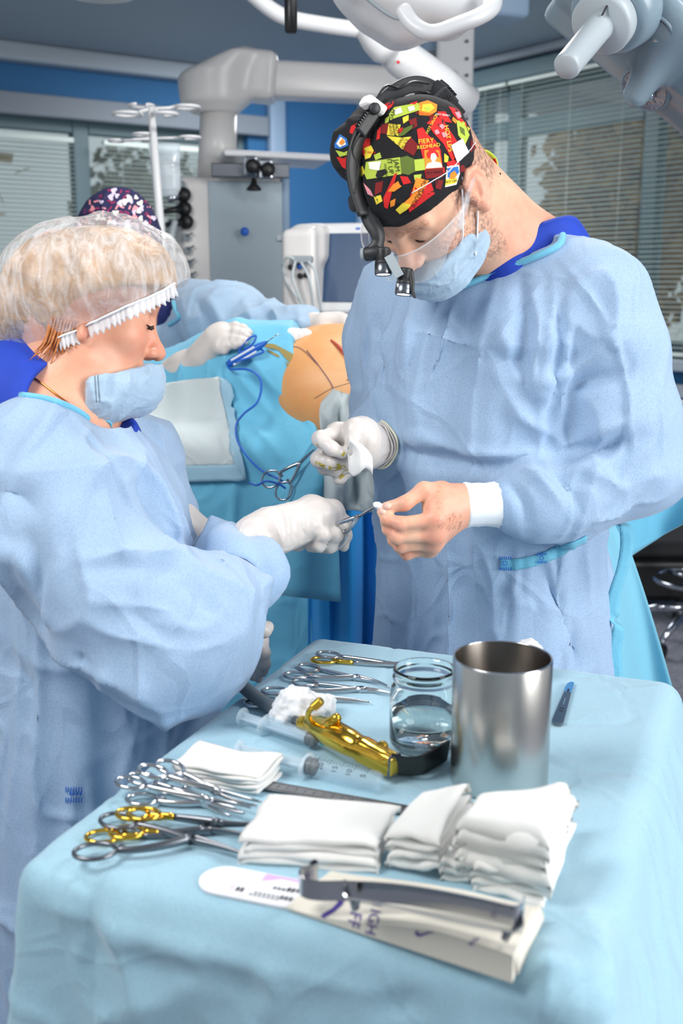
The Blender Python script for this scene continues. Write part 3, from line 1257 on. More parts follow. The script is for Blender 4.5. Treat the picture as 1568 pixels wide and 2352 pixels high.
class Head:
    """head built in (left, front, up) metres about the middle of the ear canals"""

    def __init__(self, c, R, sc=1.0, female=False):
        self.c, self.R, self.sc, self.female = np.asarray(c, float), R, sc, female

    def L(self, l, f, u):
        return self.c + self.sc * (arr(l, f, u) @ self.R)

    def to_local(self, P):
        return ((P - self.c) @ self.R.T) / self.sc

    def skull(self, S_, k=0.02):
        L, R, s = self.L, self.R, self.sc
        S_.ell(L(0, -.018, .048), arr(.076, .098, .09) * s, R, k)
        return S_

    def build(self, S_):
        L, R, s = self.L, self.R, self.sc
        g = 0.9 if self.female else 1.0
        self.skull(S_)
        S_.ell(L(0, .035, .048), arr(.061, .056, .058) * s, R, .03)
        S_.ell(L(0, .042, -.012), arr(.056, .048, .06) * s, R, .03)
        S_.ell(L(0, .038, -.066), arr(.047 * g, .046, .046) * s, R, .03)
        for e in (-1, 1):
            S_.ell(L(e * .044, .056, -.012), arr(.02, .022, .018) * s, R, .03)
            S_.cap(L(e * .055 * g, .0, -.05), L(e * .018, .076, -.1), .017 * s * g, .015 * s, .03)
            S_.cap(L(e * .045, .078, .034), L(e * .012, .091, .031), .008 * s, .008 * s, .016)
        S_.ell(L(0, .083, -.103), arr(.018, .017, .016) * s, R, .022)
        for e in (-1, 1):
            S_.ell(L(e * .033, .098, .014), arr(.021, .014, .014) * s, R, .014, 's')
        for e in (-1, 1):
            S_.ell(L(e * .032, .0755, .014), arr(.0155, .0145, .0135) * s, R, .004)
        S_.cap(L(0, .086, .03), L(0, .106, -.014), .0075 * s, .0105 * s, .014)
        S_.ell(L(0, .1105, -.024), arr(.0125, .0125, .0115) * s, R, .009)
        for e in (-1, 1):
            S_.ell(L(e * .0135, .0985, -.027), arr(.0075, .011, .008) * s, R, .006)
            S_.ell(L(e * .0068, .1035, -.0365), arr(.0042, .0065, .004) * s, R, .003, 's')
        S_.cap(L(-.02, .088, -.06), L(.02, .088, -.06), .009 * s, .009 * s, .012)
        S_.cap(L(-.016, .088, -.072), L(.016, .088, -.072), .009 * s, .009 * s, .012)
        for e in (-1, 1):
            if self.female:                       # ears tucked under the cap, lobes only
                S_.cap(L(e * .070, -.006, -.012), L(e * .074, -.006, -.026), .008 * s, .007 * s, .006)
                continue
            rim = [(.010, .014), (.006, .03), (-.008, .037), (-.024, .03), (-.03, .012), (-.027, -.006), (-.019, -.02), (-.008, -.031)]
            pts = [L(e * (.08 + .005 * (1 - (f + .03) / .04)), f, u) for f, u in rim]
            S_.chain(pts, [.0045 * s] * 6 + [.0055 * s, .0075 * s], .004)
            S_.ell(L(e * .078, -.011, .004), arr(.0045, .018, .03) * s, R, .008)
            S_.ell(L(e * .086, -.006, -.001), arr(.0075, .009, .013) * s, R, .004, 's')
            anti = [(-.016, .022), (-.020, .008), (-.016, -.008), (-.006, -.016)]
            S_.chain([L(e * .083, f, u) for f, u in anti], [.0035 * s] * 4, .004)
            S_.cap(L(e * .079, .006, .003), L(e * .081, .003, -.006), .005 * s, .0045 * s, .005)
        return S_

    def tint(self, P, beard=0.0, brow=(.42, .33, .28), rosy=0.35):
        q = self.to_local(P)
        c = np.ones((len(P), 3))
        e = np.abs(q[:, 0])
        # eyebrows
        a, b = arr(.012, .098, .034), arr(.05, .082, .036)
        qq = np.stack([e, q[:, 1], q[:, 2]], 1)
        t = np.clip((qq - a) @ (b - a) / ((b - a) @ (b - a)), 0, 1)
        d = np.linalg.norm(qq - a - t[:, None] * (b - a), axis=1)
        w = (1 - sstep(.004, .011, d)) * (0.55 + 0.45 * vnoise(q * 500, 3)) * (q[:, 1] > 0.06)
        w = np.clip(w, 0, 1)[:, None]
        c = c * (1 - w) + c * np.array(brow) * w
        # nose tip, cheeks and ears a little redder
        r = np.exp(-(np.linalg.norm(q - arr(0, .108, -.022), axis=1) / .02) ** 2)
        r = np.maximum(r, 0.8 * np.exp(-(np.linalg.norm(qq - arr(.045, .07, -.02), axis=1) / .025) ** 2))
        r = np.maximum(r, 0.9 * sstep(.074, .082, e))
        c *= 1 - r[:, None] * rosy * arr(.05, .5, .5)
        if beard:
            m = sstep(.02, -.015, q[:, 2]) * sstep(-.025, .0, q[:, 1]) * sstep(-.14, -.11, q[:, 2])
            side = sstep(.03, .05, e)
            m = m * np.maximum(side, sstep(-.03, -.06, q[:, 2])) * (e < .078)
            nz = np.clip(0.5 + 0.8 * vnoise(q * 420, 9), 0, 1)
            side2 = sstep(.05, .06, e) * sstep(.035, .02, np.abs(q[:, 2] - .012)) * sstep(-.005, .01, q[:, 1]) * sstep(.035, .025, q[:, 1])
            m = np.clip(m * beard + side2 * 1.1, 0, 1) * nz
            c = c * (1 - m[:, None] * arr(.72, .72, .68))
            nz2 = np.clip(.6 + .7 * vnoise(q * 300, 12), 0, 1) * sstep(-.01, -.03, q[:, 1]) * sstep(-.045, -.015, q[:, 2]) * (e < .079)
            c = c * (1 - nz2[:, None] * arr(.66, .68, .66))
        return np.clip(c, 0, 1)


def PX(pts):
    return [W(*p) for p in pts]


def hand(S_, wrist, mcps, fingers, thumb, rf=.0092, rw=.024, k=.008, palm_r=.013):
    """wrist point, four knuckle points, four finger joint lists, thumb joint list (from its base)"""
    for i, m in enumerate(mcps):
        S_.cap(wrist + (m - wrist) * 0.05, m, rw * .72, palm_r, .016)
    for i in range(3):
        S_.cap(mcps[i], mcps[i + 1], palm_r * .92, palm_r * .92, .01)
    for i, fj in enumerate(fingers):
        r = rf * (1.0, 1.03, .98, .88)[i]
        ch = [mcps[i]] + list(fj)
        rs = [r * 1.2, r * 1.08, r * .98, r * .84]
        for j in range(len(ch) - 1):
            S_.cap(ch[j], ch[j + 1], rs[j], rs[j + 1], .0035 if j else .006)
        for j in (1, 2):                                                  # knuckle bends
            if j < len(ch):
                S_.ell(ch[j], arr(1, 1, 1) * rs[j] * 1.1, None, .003)
    S_.cap(wrist, thumb[0], rw * .62, rf * 1.5, .016)
    rs = [rf * 1.5, rf * 1.3, rf * 1.12, rf * .95]
    for j in range(len(thumb) - 1):
        S_.cap(thumb[j], thumb[j + 1], rs[j], rs[j + 1], .006)
    return S_


def surf_px(S_, pts, off=0.0, n=6):
    """pixel polyline dropped onto a surface"""
    pp = spline([(x, y, 0) for x, y in pts], n)[:, :2] if n > 1 else np.array(pts, float)
    P, N, hit = S_.cast([ray(x, y) for x, y in pp])
    P, N = P[hit], N[hit]
    return P + N * off, N


def ribbon_px(S_, pts, width, off=.001, t=.0012, n=6):
    """a flat tape lying on an implicit surface along a pixel polyline"""
    P, N = surf_px(S_, pts, off, n)
    T = np.gradient(P, axis=0)
    B = np.cross(T, N)
    B /= np.linalg.norm(B, axis=1, keepdims=True) + 1e-9
    G = np.stack([P + B * width * q - 0 for q in (-.5, -.17, .17, .5)], 1)
    return thick_grid(G, t) if np.dot(np.cross(G[1, 0] - G[0, 0], G[0, 1] - G[0, 0]), N[0]) > 0 else thick_grid(G[:, ::-1], t)


def decal_px(S_, poly, off=.0008, fill=True):
    """flat print: a pixel polygon dropped onto the surface as thin geometry"""
    P = np.array(poly, float)
    # densify the outline and triangulate through bmesh
    bm = bmesh.new()
    vs_ = [bm.verts.new((x, y, 0)) for x, y in P]
    bm.faces.new(vs_)
    bmesh.ops.triangulate(bm, faces=bm.faces[:])
    for _ in range(4):
        es = [e for e in bm.edges if e.calc_length() > 14]
        if not es:
            break
        bmesh.ops.subdivide_edges(bm, edges=es, cuts=1)
        bmesh.ops.triangulate(bm, faces=bm.faces[:])
    bm.verts.index_update()
    Q = np.array([v.co[:2] for v in bm.verts])
    F = [tuple(v.index for v in f.verts) for f in bm.faces]
    bm.free()
    return drop(S_, Q, F, off)


def drop(S_, Q, F, off):
    D = np.array([ray(x, y) for x, y in Q])
    P, N, hit = S_.cast(D)
    D = D / np.linalg.norm(D, axis=1, keepdims=True)
    lift = off / np.clip(-(N * D).sum(1), .25, 1)
    V = P - D * lift[:, None]
    F = [f for f in F if all(hit[i] for i in f)]
    # face towards the camera
    F2 = []
    for f in F:
        n = np.cross(V[f[1]] - V[f[0]], V[f[2]] - V[f[0]])
        F2.append(f if n @ (CAMP - V[f[0]]) > 0 else f[::-1])
    return V, F2


def text_px(S_, s, cx, cy, size, ang=0.0, off=.0014, squash=1.0):
    V, F = text_mesh(s, size)
    a = math.radians(ang)
    x, y = V[:, 0] * squash, -V[:, 1]
    Q = np.stack([cx + x * math.cos(a) - y * math.sin(a), cy + x * math.sin(a) + y * math.cos(a)], 1)
    return drop(S_, Q, F, off)


def person(label, loc):
    return thing('person', label, 'person', loc)


def strand(parent, name, pts, r, mat, n=8):
    return obj(name, *tube(spline(pts, 6), r, n), mat, parent)


def rows_at(rows):
    """(px, py, Y, rx, ry) -> loft rows"""
    out = []
    for px, py, Y, rx, ry in rows:
        p = W(px, py, Y)
        out.append((p[2], p[0], p[1], rx, ry))
    return out


def pleats(seed, amp, fth=2.2, fz=1.2):
    def fn(th, z):
        p = np.stack([np.cos(th) * fth, np.sin(th) * fth, z * fz], -1)
        q = np.stack([np.cos(th) * fth * 2.3 + 5, np.sin(th) * fth * 2.3, z * fz * 1.3], -1)
        return amp * (vnoise(p, seed) * .7 + .5 * (ridged(q, seed + 1) - .5))
    return fn


def creases(seed, amp, s=(9, 9, 9), s2=(22, 22, 22)):
    """soft dents crossed by thin sharp creases, as in creased paper-like cloth"""
    s, s2 = np.array(s, float), np.array(s2, float)

    def fn(P):
        wv = P + .035 * np.stack([vnoise(P * 6 + 3, seed + 5), vnoise(P * 6 + 9, seed + 6), vnoise(P * 6 + 13, seed + 7)], -1)
        a = np.clip(1 - 2.6 * np.abs(vnoise(wv * s, seed)), 0, 1)
        b = np.clip(1 - 3.0 * np.abs(vnoise(wv * s2, seed + 1)), 0, 1)
        return amp * (.75 * a * a - .2) + amp * (.28 * b * b - .06) + amp * .55 * vnoise(P * s * .8 + 31, seed + 2)
    return fn


def calm(fn, *spots):
    """quieten an offset near given points (neckline, cuffs)"""
    def g(P):
        w = 1.0
        for c, r0, r1 in spots:
            w = w * sstep(r0, r1, np.linalg.norm(P - c, axis=-1))
        return fn(P) * w
    return g


# ------------------------------------------------------------------ the surgeon
def surgeon():
    base = W(1140, 1300, 1.72)
    t = person('surgeon in blue gown, hot sauce print cap and headlight, looking down at his hands', (base[0], base[1], 0))
    R = head_frame(42, 52, -2)
    H = Head((.1205, 1.55, 1.615), R, .915)
    L = H.L
    # ---- body: head, neck, chest, arms and the bare left hand in one skin
    B = SDF()
    H.build(B)
    nb = W(1215, 650, 1.70)
    B.cap(L(0, -.03, -.02), nb, .058, .072, .03)
    B.cap(L(0, -.055, .01), W(1245, 620, 1.72), .05, .06, .03)
    B.cap(nb, W(1150, 900, 1.75), .075, .11, .06)
    ls, rs_ = W(1400, 690, 1.62), W(930, 700, 1.86)
    B.cap(nb, ls, .06, .055, .05)
    B.cap(nb, rs_, .06, .055, .05)
    le, lw = W(1440, 1130, 1.57), W(1068, 1160, 1.49)
    B.chain([ls, le, lw], [.05, .034, .026], .02)
    re, rw = W(865, 980, 1.80), W(862, 1025, 1.63)
    B.chain([rs_, re, rw], [.052, .042, .027], .02)
    hw = W(1052, 1160, 1.485)
    fin = [PX([(920, 1203, 1.440), (889, 1193, 1.447), (877, 1176, 1.455)]),
           PX([(911, 1233, 1.446), (893, 1215, 1.452), (884, 1196, 1.460)]),
           PX([(920, 1254, 1.460), (905, 1240, 1.465), (896, 1224, 1.47)]),
           PX([(934, 1272, 1.478), (922, 1260, 1.482), (910, 1246, 1.486)])]
    mc = PX([(1000, 1193, 1.444), (998, 1226, 1.449), (993, 1246, 1.463), (986, 1259, 1.480)])
    th = PX([(1012, 1128, 1.475), (973, 1126, 1.462), (930, 1156, 1.452), (888, 1166, 1.456)])
    B.cap(hw, W(1005, 1165, 1.462), .025, .022, .02)
    hand(B, hw, mc, fin, th, rf=.0087, rw=.027, palm_r=.0122)

    def tint(P):
        c = H.tint(P, beard=.75)
        # knuckles redder
        for q in mc + [f[0] for f in fin] + [f[1] for f in fin] + th[1:3]:
            w = np.exp(-(np.linalg.norm(P - q - arr(0, -.008, 0), axis=1) / .011) ** 2)[:, None]
            c = c * (1 - w * arr(.03, .2, .2))
        return c
    B = SURF[sdf_obj('body', B, .0026, M['skin_surgeon'], t, sm=2, attr={'tint': tint}).name]
    # nails, hand hair
    for a, b in ((th[2], th[3]), (fin[0][1], fin[0][2])):
        d = nrm(b - a)
        n = nrm(np.cross(d, np.cross(arr(0, -1, .5), d)))
        p = b + n * .0078 - d * .002
        x = nrm(np.cross(n, d))
        obj('fingernail', *prism([(math.cos(q) * .0052, math.sin(q) * .0065) for q in np.arange(12) / 12 * 6.283], p, x, d, n, .0012),
            simple('fingernail', lin(236, 190, 172), 0.3) if 'nail' not in M else M['nail'], t)
    rg = np.random.default_rng(4)
    hv = []
    Q = np.stack([rg.uniform(1005, 1062, 130), rg.uniform(1118, 1212, 130)], 1)
    P, N, hit = B.cast([ray(*q) for q in Q])
    for q, p, n in zip(Q[hit], P[hit], N[hit]):
        dirv = nrm(W(q[0] - 9 + rg.normal() * 3, q[1] + 7 + rg.normal() * 3, p[1]) - p)
        ln = rg.uniform(.004, .008)
        hv.append(tube([p, p + n * .0012 + dirv * ln * .5, p + n * .0014 + dirv * ln], .00011, 3))
    V, F = join(*hv)
    o = obj('arm_hair', V, F, M['hair_dark'], t)
    o['kind'] = 'stuff'
    # hair at the temple and nape
    # ---- scrub shirt
    A2 = math.radians(40)
    ax = arr(math.cos(A2), -math.sin(A2)), arr(-math.sin(A2), -math.cos(A2))
    Sc = SDF()
    Sc.cap(W(1232, 590, 1.70), W(1150, 690, 1.67), .080, .070, .03)
    Sc.cap(W(1232, 556, 1.665), W(1165, 615, 1.637), .060, .054, .02)
    Sc.cap(W(1215, 640, 1.71), W(1160, 790, 1.70), .080, .10, .04)
    Sc.cap(W(1210, 640, 1.70), W(1400, 700, 1.66), .07, .05, .04)
    e1 = nrm(W(1200, 500, 1.62) - W(1080, 645, 1.60))
    vd = nrm(ray(1140, 575))
    Sc.plane(W(1138, 575, 1.62), nrm(np.cross(vd, e1)) * (1 if np.cross(vd, e1)[0] < 0 else -1), .003)
    Sc.plane(W(1230, 520, 1.66), nrm(arr(-.35, .1, 1)), .01)
    sdf_obj('scrub_shirt', Sc, .004, M['scrub'], t)
    # ---- trousers and shoes
    Tr = SDF()
    for e in (-1, 1):
        hip = arr(base[0], base[1], .95) + arr(*ax[0], 0) * .09 * e
        Tr.chain([hip * arr(1, 1, .85), hip * arr(1, 1, 0) + arr(0, 0, .5), hip * arr(1, 1, 0) + arr(0, 0, .09)], [.08, .075, .07], .03)
    sdf_obj('scrub_trousers', Tr, .012, M['scrub'], t)
    for e in (-1, 1):
        f0 = arr(base[0], base[1], 0) + arr(*ax[0], 0) * .09 * e
        Sh = SDF()
        fw = arr(*ax[1], 0)
        Sh.cap(f0 + fw * .17 + arr(0, 0, .035), f0 - fw * .06 + arr(0, 0, .04), .036, .038, .02)
        Sh.cap(f0 - fw * .04 + arr(0, 0, .05), f0 + arr(0, 0, .085), .04, .045, .02)
        Sh.plane((0, 0, .0), (0, 0, -1))
        sdf_obj('clog', Sh, .007, M['white_soft'], t)
    # ---- gown
    G = SDF()
    G.loft(rows_at([(1165, 590, 1.69, .07, .055), (1155, 625, 1.69, .14, .085), (1140, 680, 1.69, .185, .112), (1125, 780, 1.69, .205, .140),
                    (1118, 900, 1.70, .206, .152), (1122, 1050, 1.70, .200, .155), (1130, 1180, 1.71, .194, .152),
                    (1130, 1300, 1.72, .196, .154), (1130, 1430, 1.72, .203, .160), (1130, 1600, 1.72, .215, .172), (1130, 2200, 1.72, .25, .21)]),
           np.stack(ax), .03, pleats(21, .075, 2.3, 1.6))
    G.chain([W(1255, 640, 1.64), W(1375, 690, 1.605), W(1415, 800, 1.585), W(1432, 960, 1.57), W(1440, 1075, 1.565)], [.07, .074, .072, .073, .074], .03)
    G.chain([W(1440, 1085, 1.56), W(1330, 1140, 1.53), W(1240, 1150, 1.51), W(1204, 1153, 1.505), W(1184, 1156, 1.50)], [.070, .058, .054, .049, .036], .02)
    G.ell(W(1478, 1075, 1.57), (.035, .05, .05), None, .03)
    G.cap(W(1285, 590, 1.70), W(1330, 640, 1.67), .042, .06, .03)
    G.chain([W(1050, 660, 1.74), W(940, 695, 1.80), W(900, 800, 1.84), W(905, 950, 1.82)], [.07, .075, .07, .065], .03)
    G.chain([W(905, 960, 1.82), W(885, 1000, 1.70), W(872, 1018, 1.655)], [.062, .05, .038], .03)
    folds = [([(1215, 650), (1235, 760), (1225, 850), (1255, 930)], 0.0144, 0.0135),
                  ([(1195, 640), (1210, 740), (1205, 880)], 0.0126, -0.0121),
                  ([(1290, 600), (1370, 700), (1430, 840), (1450, 980), (1455, 1060)], 0.0054, 0.0061),
                  ([(1220, 880), (1300, 860), (1400, 800)], 0.0108, 0.0081),
                  ([(1260, 930), (1340, 880), (1440, 860)], 0.0108, -0.0108),
                  ([(1290, 1060), (1370, 1030), (1470, 1010)], 0.0162, -0.0162),
                  ([(1270, 1030), (1340, 1010), (1450, 960)], 0.0126, 0.0121),
                  ([(1290, 1075), (1360, 1090), (1430, 1120)], 0.0117, 0.0135),
                  ([(1230, 1060), (1300, 1110), (1330, 1170)], 0.0099, -0.0108),
                  ([(1190, 1075), (1240, 1100), (1290, 1160)], 0.0108, 0.0121),
                  ([(1160, 1100), (1200, 1150), (1210, 1220)], 0.0090, -0.0108),
                  ([(1340, 1200), (1420, 1180), (1500, 1090)], 0.0090, 0.0081),
                  ([(880, 770), (960, 760), (1060, 790), (1110, 800)], 0.0108, 0.0050),
                  ([(1120, 810), (1170, 830), (1220, 820)], 0.0144, -0.0135),
                  ([(890, 990), (980, 1010), (1080, 1040), (1200, 1045), (1280, 1040)], 0.0108, 0.0108),
                  ([(900, 1030), (1000, 1050), (1100, 1065), (1200, 1060)], 0.0162, -0.0135),
                  ([(1160, 900), (1200, 960), (1290, 1010)], 0.0144, 0.0121),
                  ([(960, 690), (940, 790), (900, 920)], 0.0108, 0.0081),
                  ([(1040, 700), (1010, 800), (960, 950)], 0.0108, 0.0081),
                  ([(880, 1250), (1000, 1260), (1130, 1275)], 0.0090, -0.0095),
                  ([(900, 1320), (905, 1420), (895, 1520)], 0.0117, 0.0095),
                  ([(1000, 1310), (1010, 1420), (980, 1520)], 0.0117, -0.0108),
                  ([(1180, 1320), (1190, 1420), (1180, 1520)], 0.0117, 0.0108),
                  ([(1250, 1310), (1290, 1420), (1330, 1530)], 0.0126, -0.0121),
                  ([(880, 1430), (1000, 1480), (1130, 1500)], 0.0072, 0.0068),
                  ([(850, 720), (840, 800), (850, 900)], 0.0108, 0.0095),
                  ([(870, 740), (868, 820), (880, 900)], 0.0108, -0.0108)]
    # neck opening
    pa, pb = W(1040, 656, 1.60), W(1278, 556, 1.60)
    e1 = nrm(pb - pa)
    e2 = nrm(ray(1160, 606))
    e3 = nrm(np.cross(e1, e2))
    e3 = e3 if e3[2] > 0 else -e3
    e2 = np.cross(e3, e1)
    G.rbox((pa + pb) / 2 + e3 * .12, (np.linalg.norm(pb - pa) / 2, .3, .12), .012, np.stack([e1, e2, e3]), .004, 's')
    G.plane((0, 0, .34), (0, 0, -1))
    o = sdf_obj('gown', G, .0048, M['gown'], t, sm=1, folds=folds, post=calm(creases(31, .0165, (7, 7, 4), (17, 17, 10)), (W(1165, 600, 1.62), .09, .17), (W(1180, 1156, 1.5), .03, .09)))
    G = SURF[o.name]
    # binding round the neck, raglan seam, belt
    P, N = surf_px(G, [(1044, 668), (1075, 656), (1120, 637), (1180, 612), (1235, 589), (1268, 575), (1285, 562), (1290, 545)], .003, 8)
    obj('neck_binding', *sweep(P, circ(.006, 8, .005)), M['binding'], o)
    V, F = ribbon_px(G, [(1148, 1294), (1180, 1296), (1230, 1286), (1290, 1262), (1345, 1236)], .017, .003, .002, 8)
    belt = obj('belt', V, F, M['binding'], o)
    for cx, cy, sz in ((1159, 1294, 16), (1243, 1282, 12)):
        vf = []
        for i in range(6):
            for sgn in (-1, 1):
                q = -sz * .8 + i * sz * .32
                vf.append(decal_px(G, [(cx + q, cy + sgn * sz * .55), (cx + q + 2.2, cy + sgn * sz * .55), (cx + q + 2.2, cy + sgn * sz), (cx + q, cy + sgn * sz)], .0068))
        for k in range(8):
            a = k * math.pi / 4 + .3
            c, s = math.cos(a), math.sin(a)
            vf.append(decal_px(G, [(cx + c * 3 - s, cy + s * 3 + c), (cx + c * sz * .5 - s, cy + s * sz * .5 + c), (cx + c * sz * .5 + s, cy + s * sz * .5 - c), (cx + c * 3 + s, cy + s * 3 - c)], .0068))
        obj('heat_seal', *join(*vf), M['cable_blue'], o, False)
    # knit cuff on the left wrist
    a, b = W(1066, 1160, 1.487), W(1150, 1158, 1.498)
    n = nrm(b - a)
    pr = [(.0300, -.002), (.0315, .0), (.0318, .003), (.0300, .010), (.0305, .02), (.0298, .03), (.032, .045), (.036, .058), (.038, .066)]
    V, F = lathe(pr, a, n, 40)
    V = V + .0006 * np.sin(np.arange(len(V)) % 40 * 2.1)[:, None] * arr(0, 0, 1)
    obj('knit_cuff', V, F, M['knit'], o)
    # gown tail at the back: pale cyan flap falling to the right
    z0, z1 = W(1400, 1215, 1.76)[2], .42
    m, nn = 26, 22
    Gd = np.zeros((m, nn, 3))
    for i in range(m):
        v = i / (m - 1)
        y = 1205 + v * 560
        xl, xr = 1340 + 10 * v, 1412 + 170 * v ** .85 + (10 if v > .1 else 0)
        for j in range(nn):
            u = j / (nn - 1)
            wv = .028 * math.sin(u * 9 + v * 1.5) * (0.3 + v)
            Gd[i, j] = W(xl + (xr - xl) * u, y, 1.80 + .10 * u + wv)
    V, F = thick_grid(Gd, .002)
    obj('gown_tail', V, F, M['flap'], o)
    # hanging waist tie
    tie = spline(PX([(1418, 1200, 1.62), (1436, 1210, 1.60), (1440, 1250, 1.60), (1432, 1300, 1.60), (1416, 1350, 1.60), (1406, 1395, 1.60), (1410, 1425, 1.60),
                     (1420, 1448, 1.60), (1413, 1490, 1.60), (1414, 1540, 1.60), (1413, 1585, 1.60)]), 6)
    ang = np.interp(np.linspace(0, 1, len(tie)), [0, .15, .35, .55, .62, .7, 1], [1.2, .2, .35, .1, 1.4, .3, .05])
    Gt = np.stack([[p + (RT * math.cos(a_) + arr(0, 1, 0) * math.sin(a_)) * w for w in (-.011, -.004, .004, .011)] for p, a_ in zip(tie, ang)])
    V, F = thick_grid(Gt, .0016)
    obj('waist_tie', V, F, M['binding'], o)
    # ---- glove on the right hand
    Gl = SDF()
    hw = W(850, 1022, 1.625)
    Gl.cap(W(870, 1021, 1.64), W(838, 1022, 1.61), .031, .029, .02)
    mcg = PX([(775, 996, 1.60), (765, 1020, 1.625), (768, 1045, 1.64), (780, 1066, 1.645)])
    fg = [PX([(735, 1008, 1.575), (762, 1030, 1.567), (786, 1040, 1.572)]),
          PX([(732, 1056, 1.592), (760, 1063, 1.582), (790, 1064, 1.585)]),
          PX([(746, 1074, 1.608), (770, 1080, 1.597), (796, 1076, 1.597)]),
          PX([(792, 1085, 1.618), (782, 1096, 1.606), (776, 1102, 1.60)])]
    tg = PX([(833, 992, 1.60), (815, 984, 1.585), (810, 1010, 1.572), (809, 1034, 1.572)])
    hand(Gl, hw, mcg, fg, tg, rf=.0105, rw=.03, palm_r=.016)
    Gl.cap(W(830, 1000, 1.605), W(835, 1045, 1.61), .024, .022, .02)
    gl = sdf_obj('glove', Gl, .0022, M['glove'], t, sm=1, post=creases(41, .0012, (40, 40, 40), (90, 90, 90)))
    Gl = SURF[gl.name]
    c0 = W(868, 1022, 1.636)
    axn = nrm(W(838, 1022, 1.61) - c0)
    for i, (q, r) in enumerate(((.0, .0350), (.005, .0338), (.010, .0326))):
        x, y, z = frame_from(axn)
        ring = [c0 + axn * (q + .0015 * math.sin(3 * k_ / 36 * 6.28)) + (x * math.cos(k_ / 36 * 6.2832) + y * math.sin(k_ / 36 * 6.2832)) * (r + .0012 * math.sin(k_ * .9 + i)) for k_ in range(36)]
        obj('rolled_cuff', *tube(ring, .0022 if i == 0 else .0014, 7, closed=True), M['glove_cuff'] if i == 0 else M['glove'], gl)
    st = [[(729, 1060), (745, 1068), (768, 1074), (790, 1068), (795, 1073), (770, 1082), (745, 1076), (732, 1068)],
          [(778, 1096), (790, 1082), (812, 1072), (808, 1078), (795, 1090), (782, 1101)],
          [(726, 1022), (730, 1019), (729, 1024), (725, 1027)], [(724, 1060), (727, 1057), (728, 1066), (725, 1068)],
          [(772, 1066), (778, 1064), (782, 1069), (776, 1073)], [(783, 1045), (790, 1036), (793, 1041), (788, 1049)]]
    vf = [decal_px(Gl, p, .0006) for p in st]
    obj('iodine_stain', *join(*[q for q in vf if len(q[1])]), M['iodine'], gl, False)
    # ---- mask
    Mk = SDF()
    Mk.ell(L(0, .062, -.074), (.057, .052, .05), R, .02)
    Mk.ell(L(0, .083, -.062), (.034, .030, .036), R, .03)
    Mk.ell(L(.0, .02, -.074), (.068, .045, .043), R, .03)
    Mk.plane(L(0, .104, -.046), nrm(arr(0, .30, 1.0) @ R), .003)
    Mk.plane(L(.0, .0, -.07), nrm(arr(0, -1.0, -.1) @ R), .003)
    pl = L(0, .09, -.07)
    cr = creases(51, .0030, (30, 30, 30), (60, 60, 60))
    mk = sdf_obj('face_mask', Mk, .0021, M['mask'], t, sm=1, post=lambda P: cr(P) + .0020 * np.sin(((P - pl) @ R[2]) * 330 + 6 * ((P - pl) @ R[0])) * sstep(.0, .05, ((P - pl) @ R[1]) + .09))
    Mk = SURF[mk.name]
    # dotted weld lines along the mask's upper edge
    vf = []
    for off_ in (0, 7):
        for i in range(46):
            u = i / 45
            x, y = 950 + (1052 - 950) * u, 617 + off_ + (556 - 617) * u - 6 * math.sin(u * 3.1)
            vf.append(decal_px(Mk, [(x - 1, y - .8), (x + 1, y - .8), (x + 1, y + .8), (x - 1, y + .8)], .0005))
    vf = [q for q in vf if len(q[1])]
    if vf:
        obj('weld_dots', *join(*vf), M['steel_dark'], mk, False)
    for up_, lo_ in (([(1064, 398), (1063, 440), (1061, 500), (1058, 530)], (1055, 562)), ([(1096, 482), (1094, 520), (1091, 555)], (1089, 586))):
        P0, _ = surf_px(B, up_, .003, 1)
        P1, _ = surf_px(Mk, [lo_, (lo_[0], lo_[1] + 4)], .002, 1)
        if len(P0) > 1 and len(P1):
            obj('ear_loop', *tube(spline([P0[0], P0[-1], P1[0]], 8), .0013, 8), M['knit'], mk)
    # ---- eyes: lashes of the lowered lids, and goggles
    for e in (1, -1):
        for k in range(1):
            pts = [L(e * (.017 + .03 * q), .0893 - .010 * (q - .35) ** 2 * 4 - .004 * q, .0068 - .004 * math.sin(q * 3.1)) for q in np.linspace(0, 1, 7)]
            obj('eyelashes', *tube(pts, .0011, 6), M['hair_dark'], t)
    gg = thing('safety_goggles', 'clear wraparound safety goggles on the surgeon', 'goggles', L(0, .11, .01))
    for e in (1, -1):
        m, nn = 9, 22
        Gd = np.zeros((m, nn, 3))
        for i in range(m):
            v = i / (m - 1)
            for j in range(nn):
                u = j / (nn - 1)
                th_ = u * 1.25
                rr = .112
                drop_ = .030 * (1 - .55 * sstep(.55, 1, u)) * (1 - .45 * sstep(.12, .0, u))
                Gd[i, j] = L(e * (.006 + .082 * math.sin(th_)), .022 + rr * math.cos(th_) * 1.0, .026 - .006 * u + (-2 * drop_) * v * (.62 + .38 * math.sin(math.pi * min(u + .25, 1))) )
        V, F = thick_grid(Gd if e > 0 else Gd[:, ::-1], .0016)
        obj('lens', V, F, M['goggle'], gg)
        top = Gd[0]
        obj('rim', *tube(top, .0012, 6), M['goggle_rim'], gg)
        obj('rim', *tube(Gd[-1], .0006, 6), M['goggle_rim'], gg)
        arm = [Gd[m // 2, -1], L(e * .084, .03, .012), L(e * .083, -.0, .02), L(e * .085, -.03, .02)]
        arm = spline(arm, 6)
        obj('temple', *sweep(arm, [(-.0016, -.007), (.0016, -.007), (.0016, .007), (-.0016, .007)], hint=R[2], scale=[(1, max(.45, 1 - q * .6)) for q in np.linspace(0, 1, len(arm))]), M['goggle_rim'], gg)
        obj('hinge', *box(L(e * .0845, .055, .004), (.004, .016, .012), R, .001), M['goggle_rim'], gg, False)
    # ---- cap
    Cp = SDF()
    Cp.ell(L(0, -.017, .047), arr(.081, .102, .094) * H.sc, R, .02)
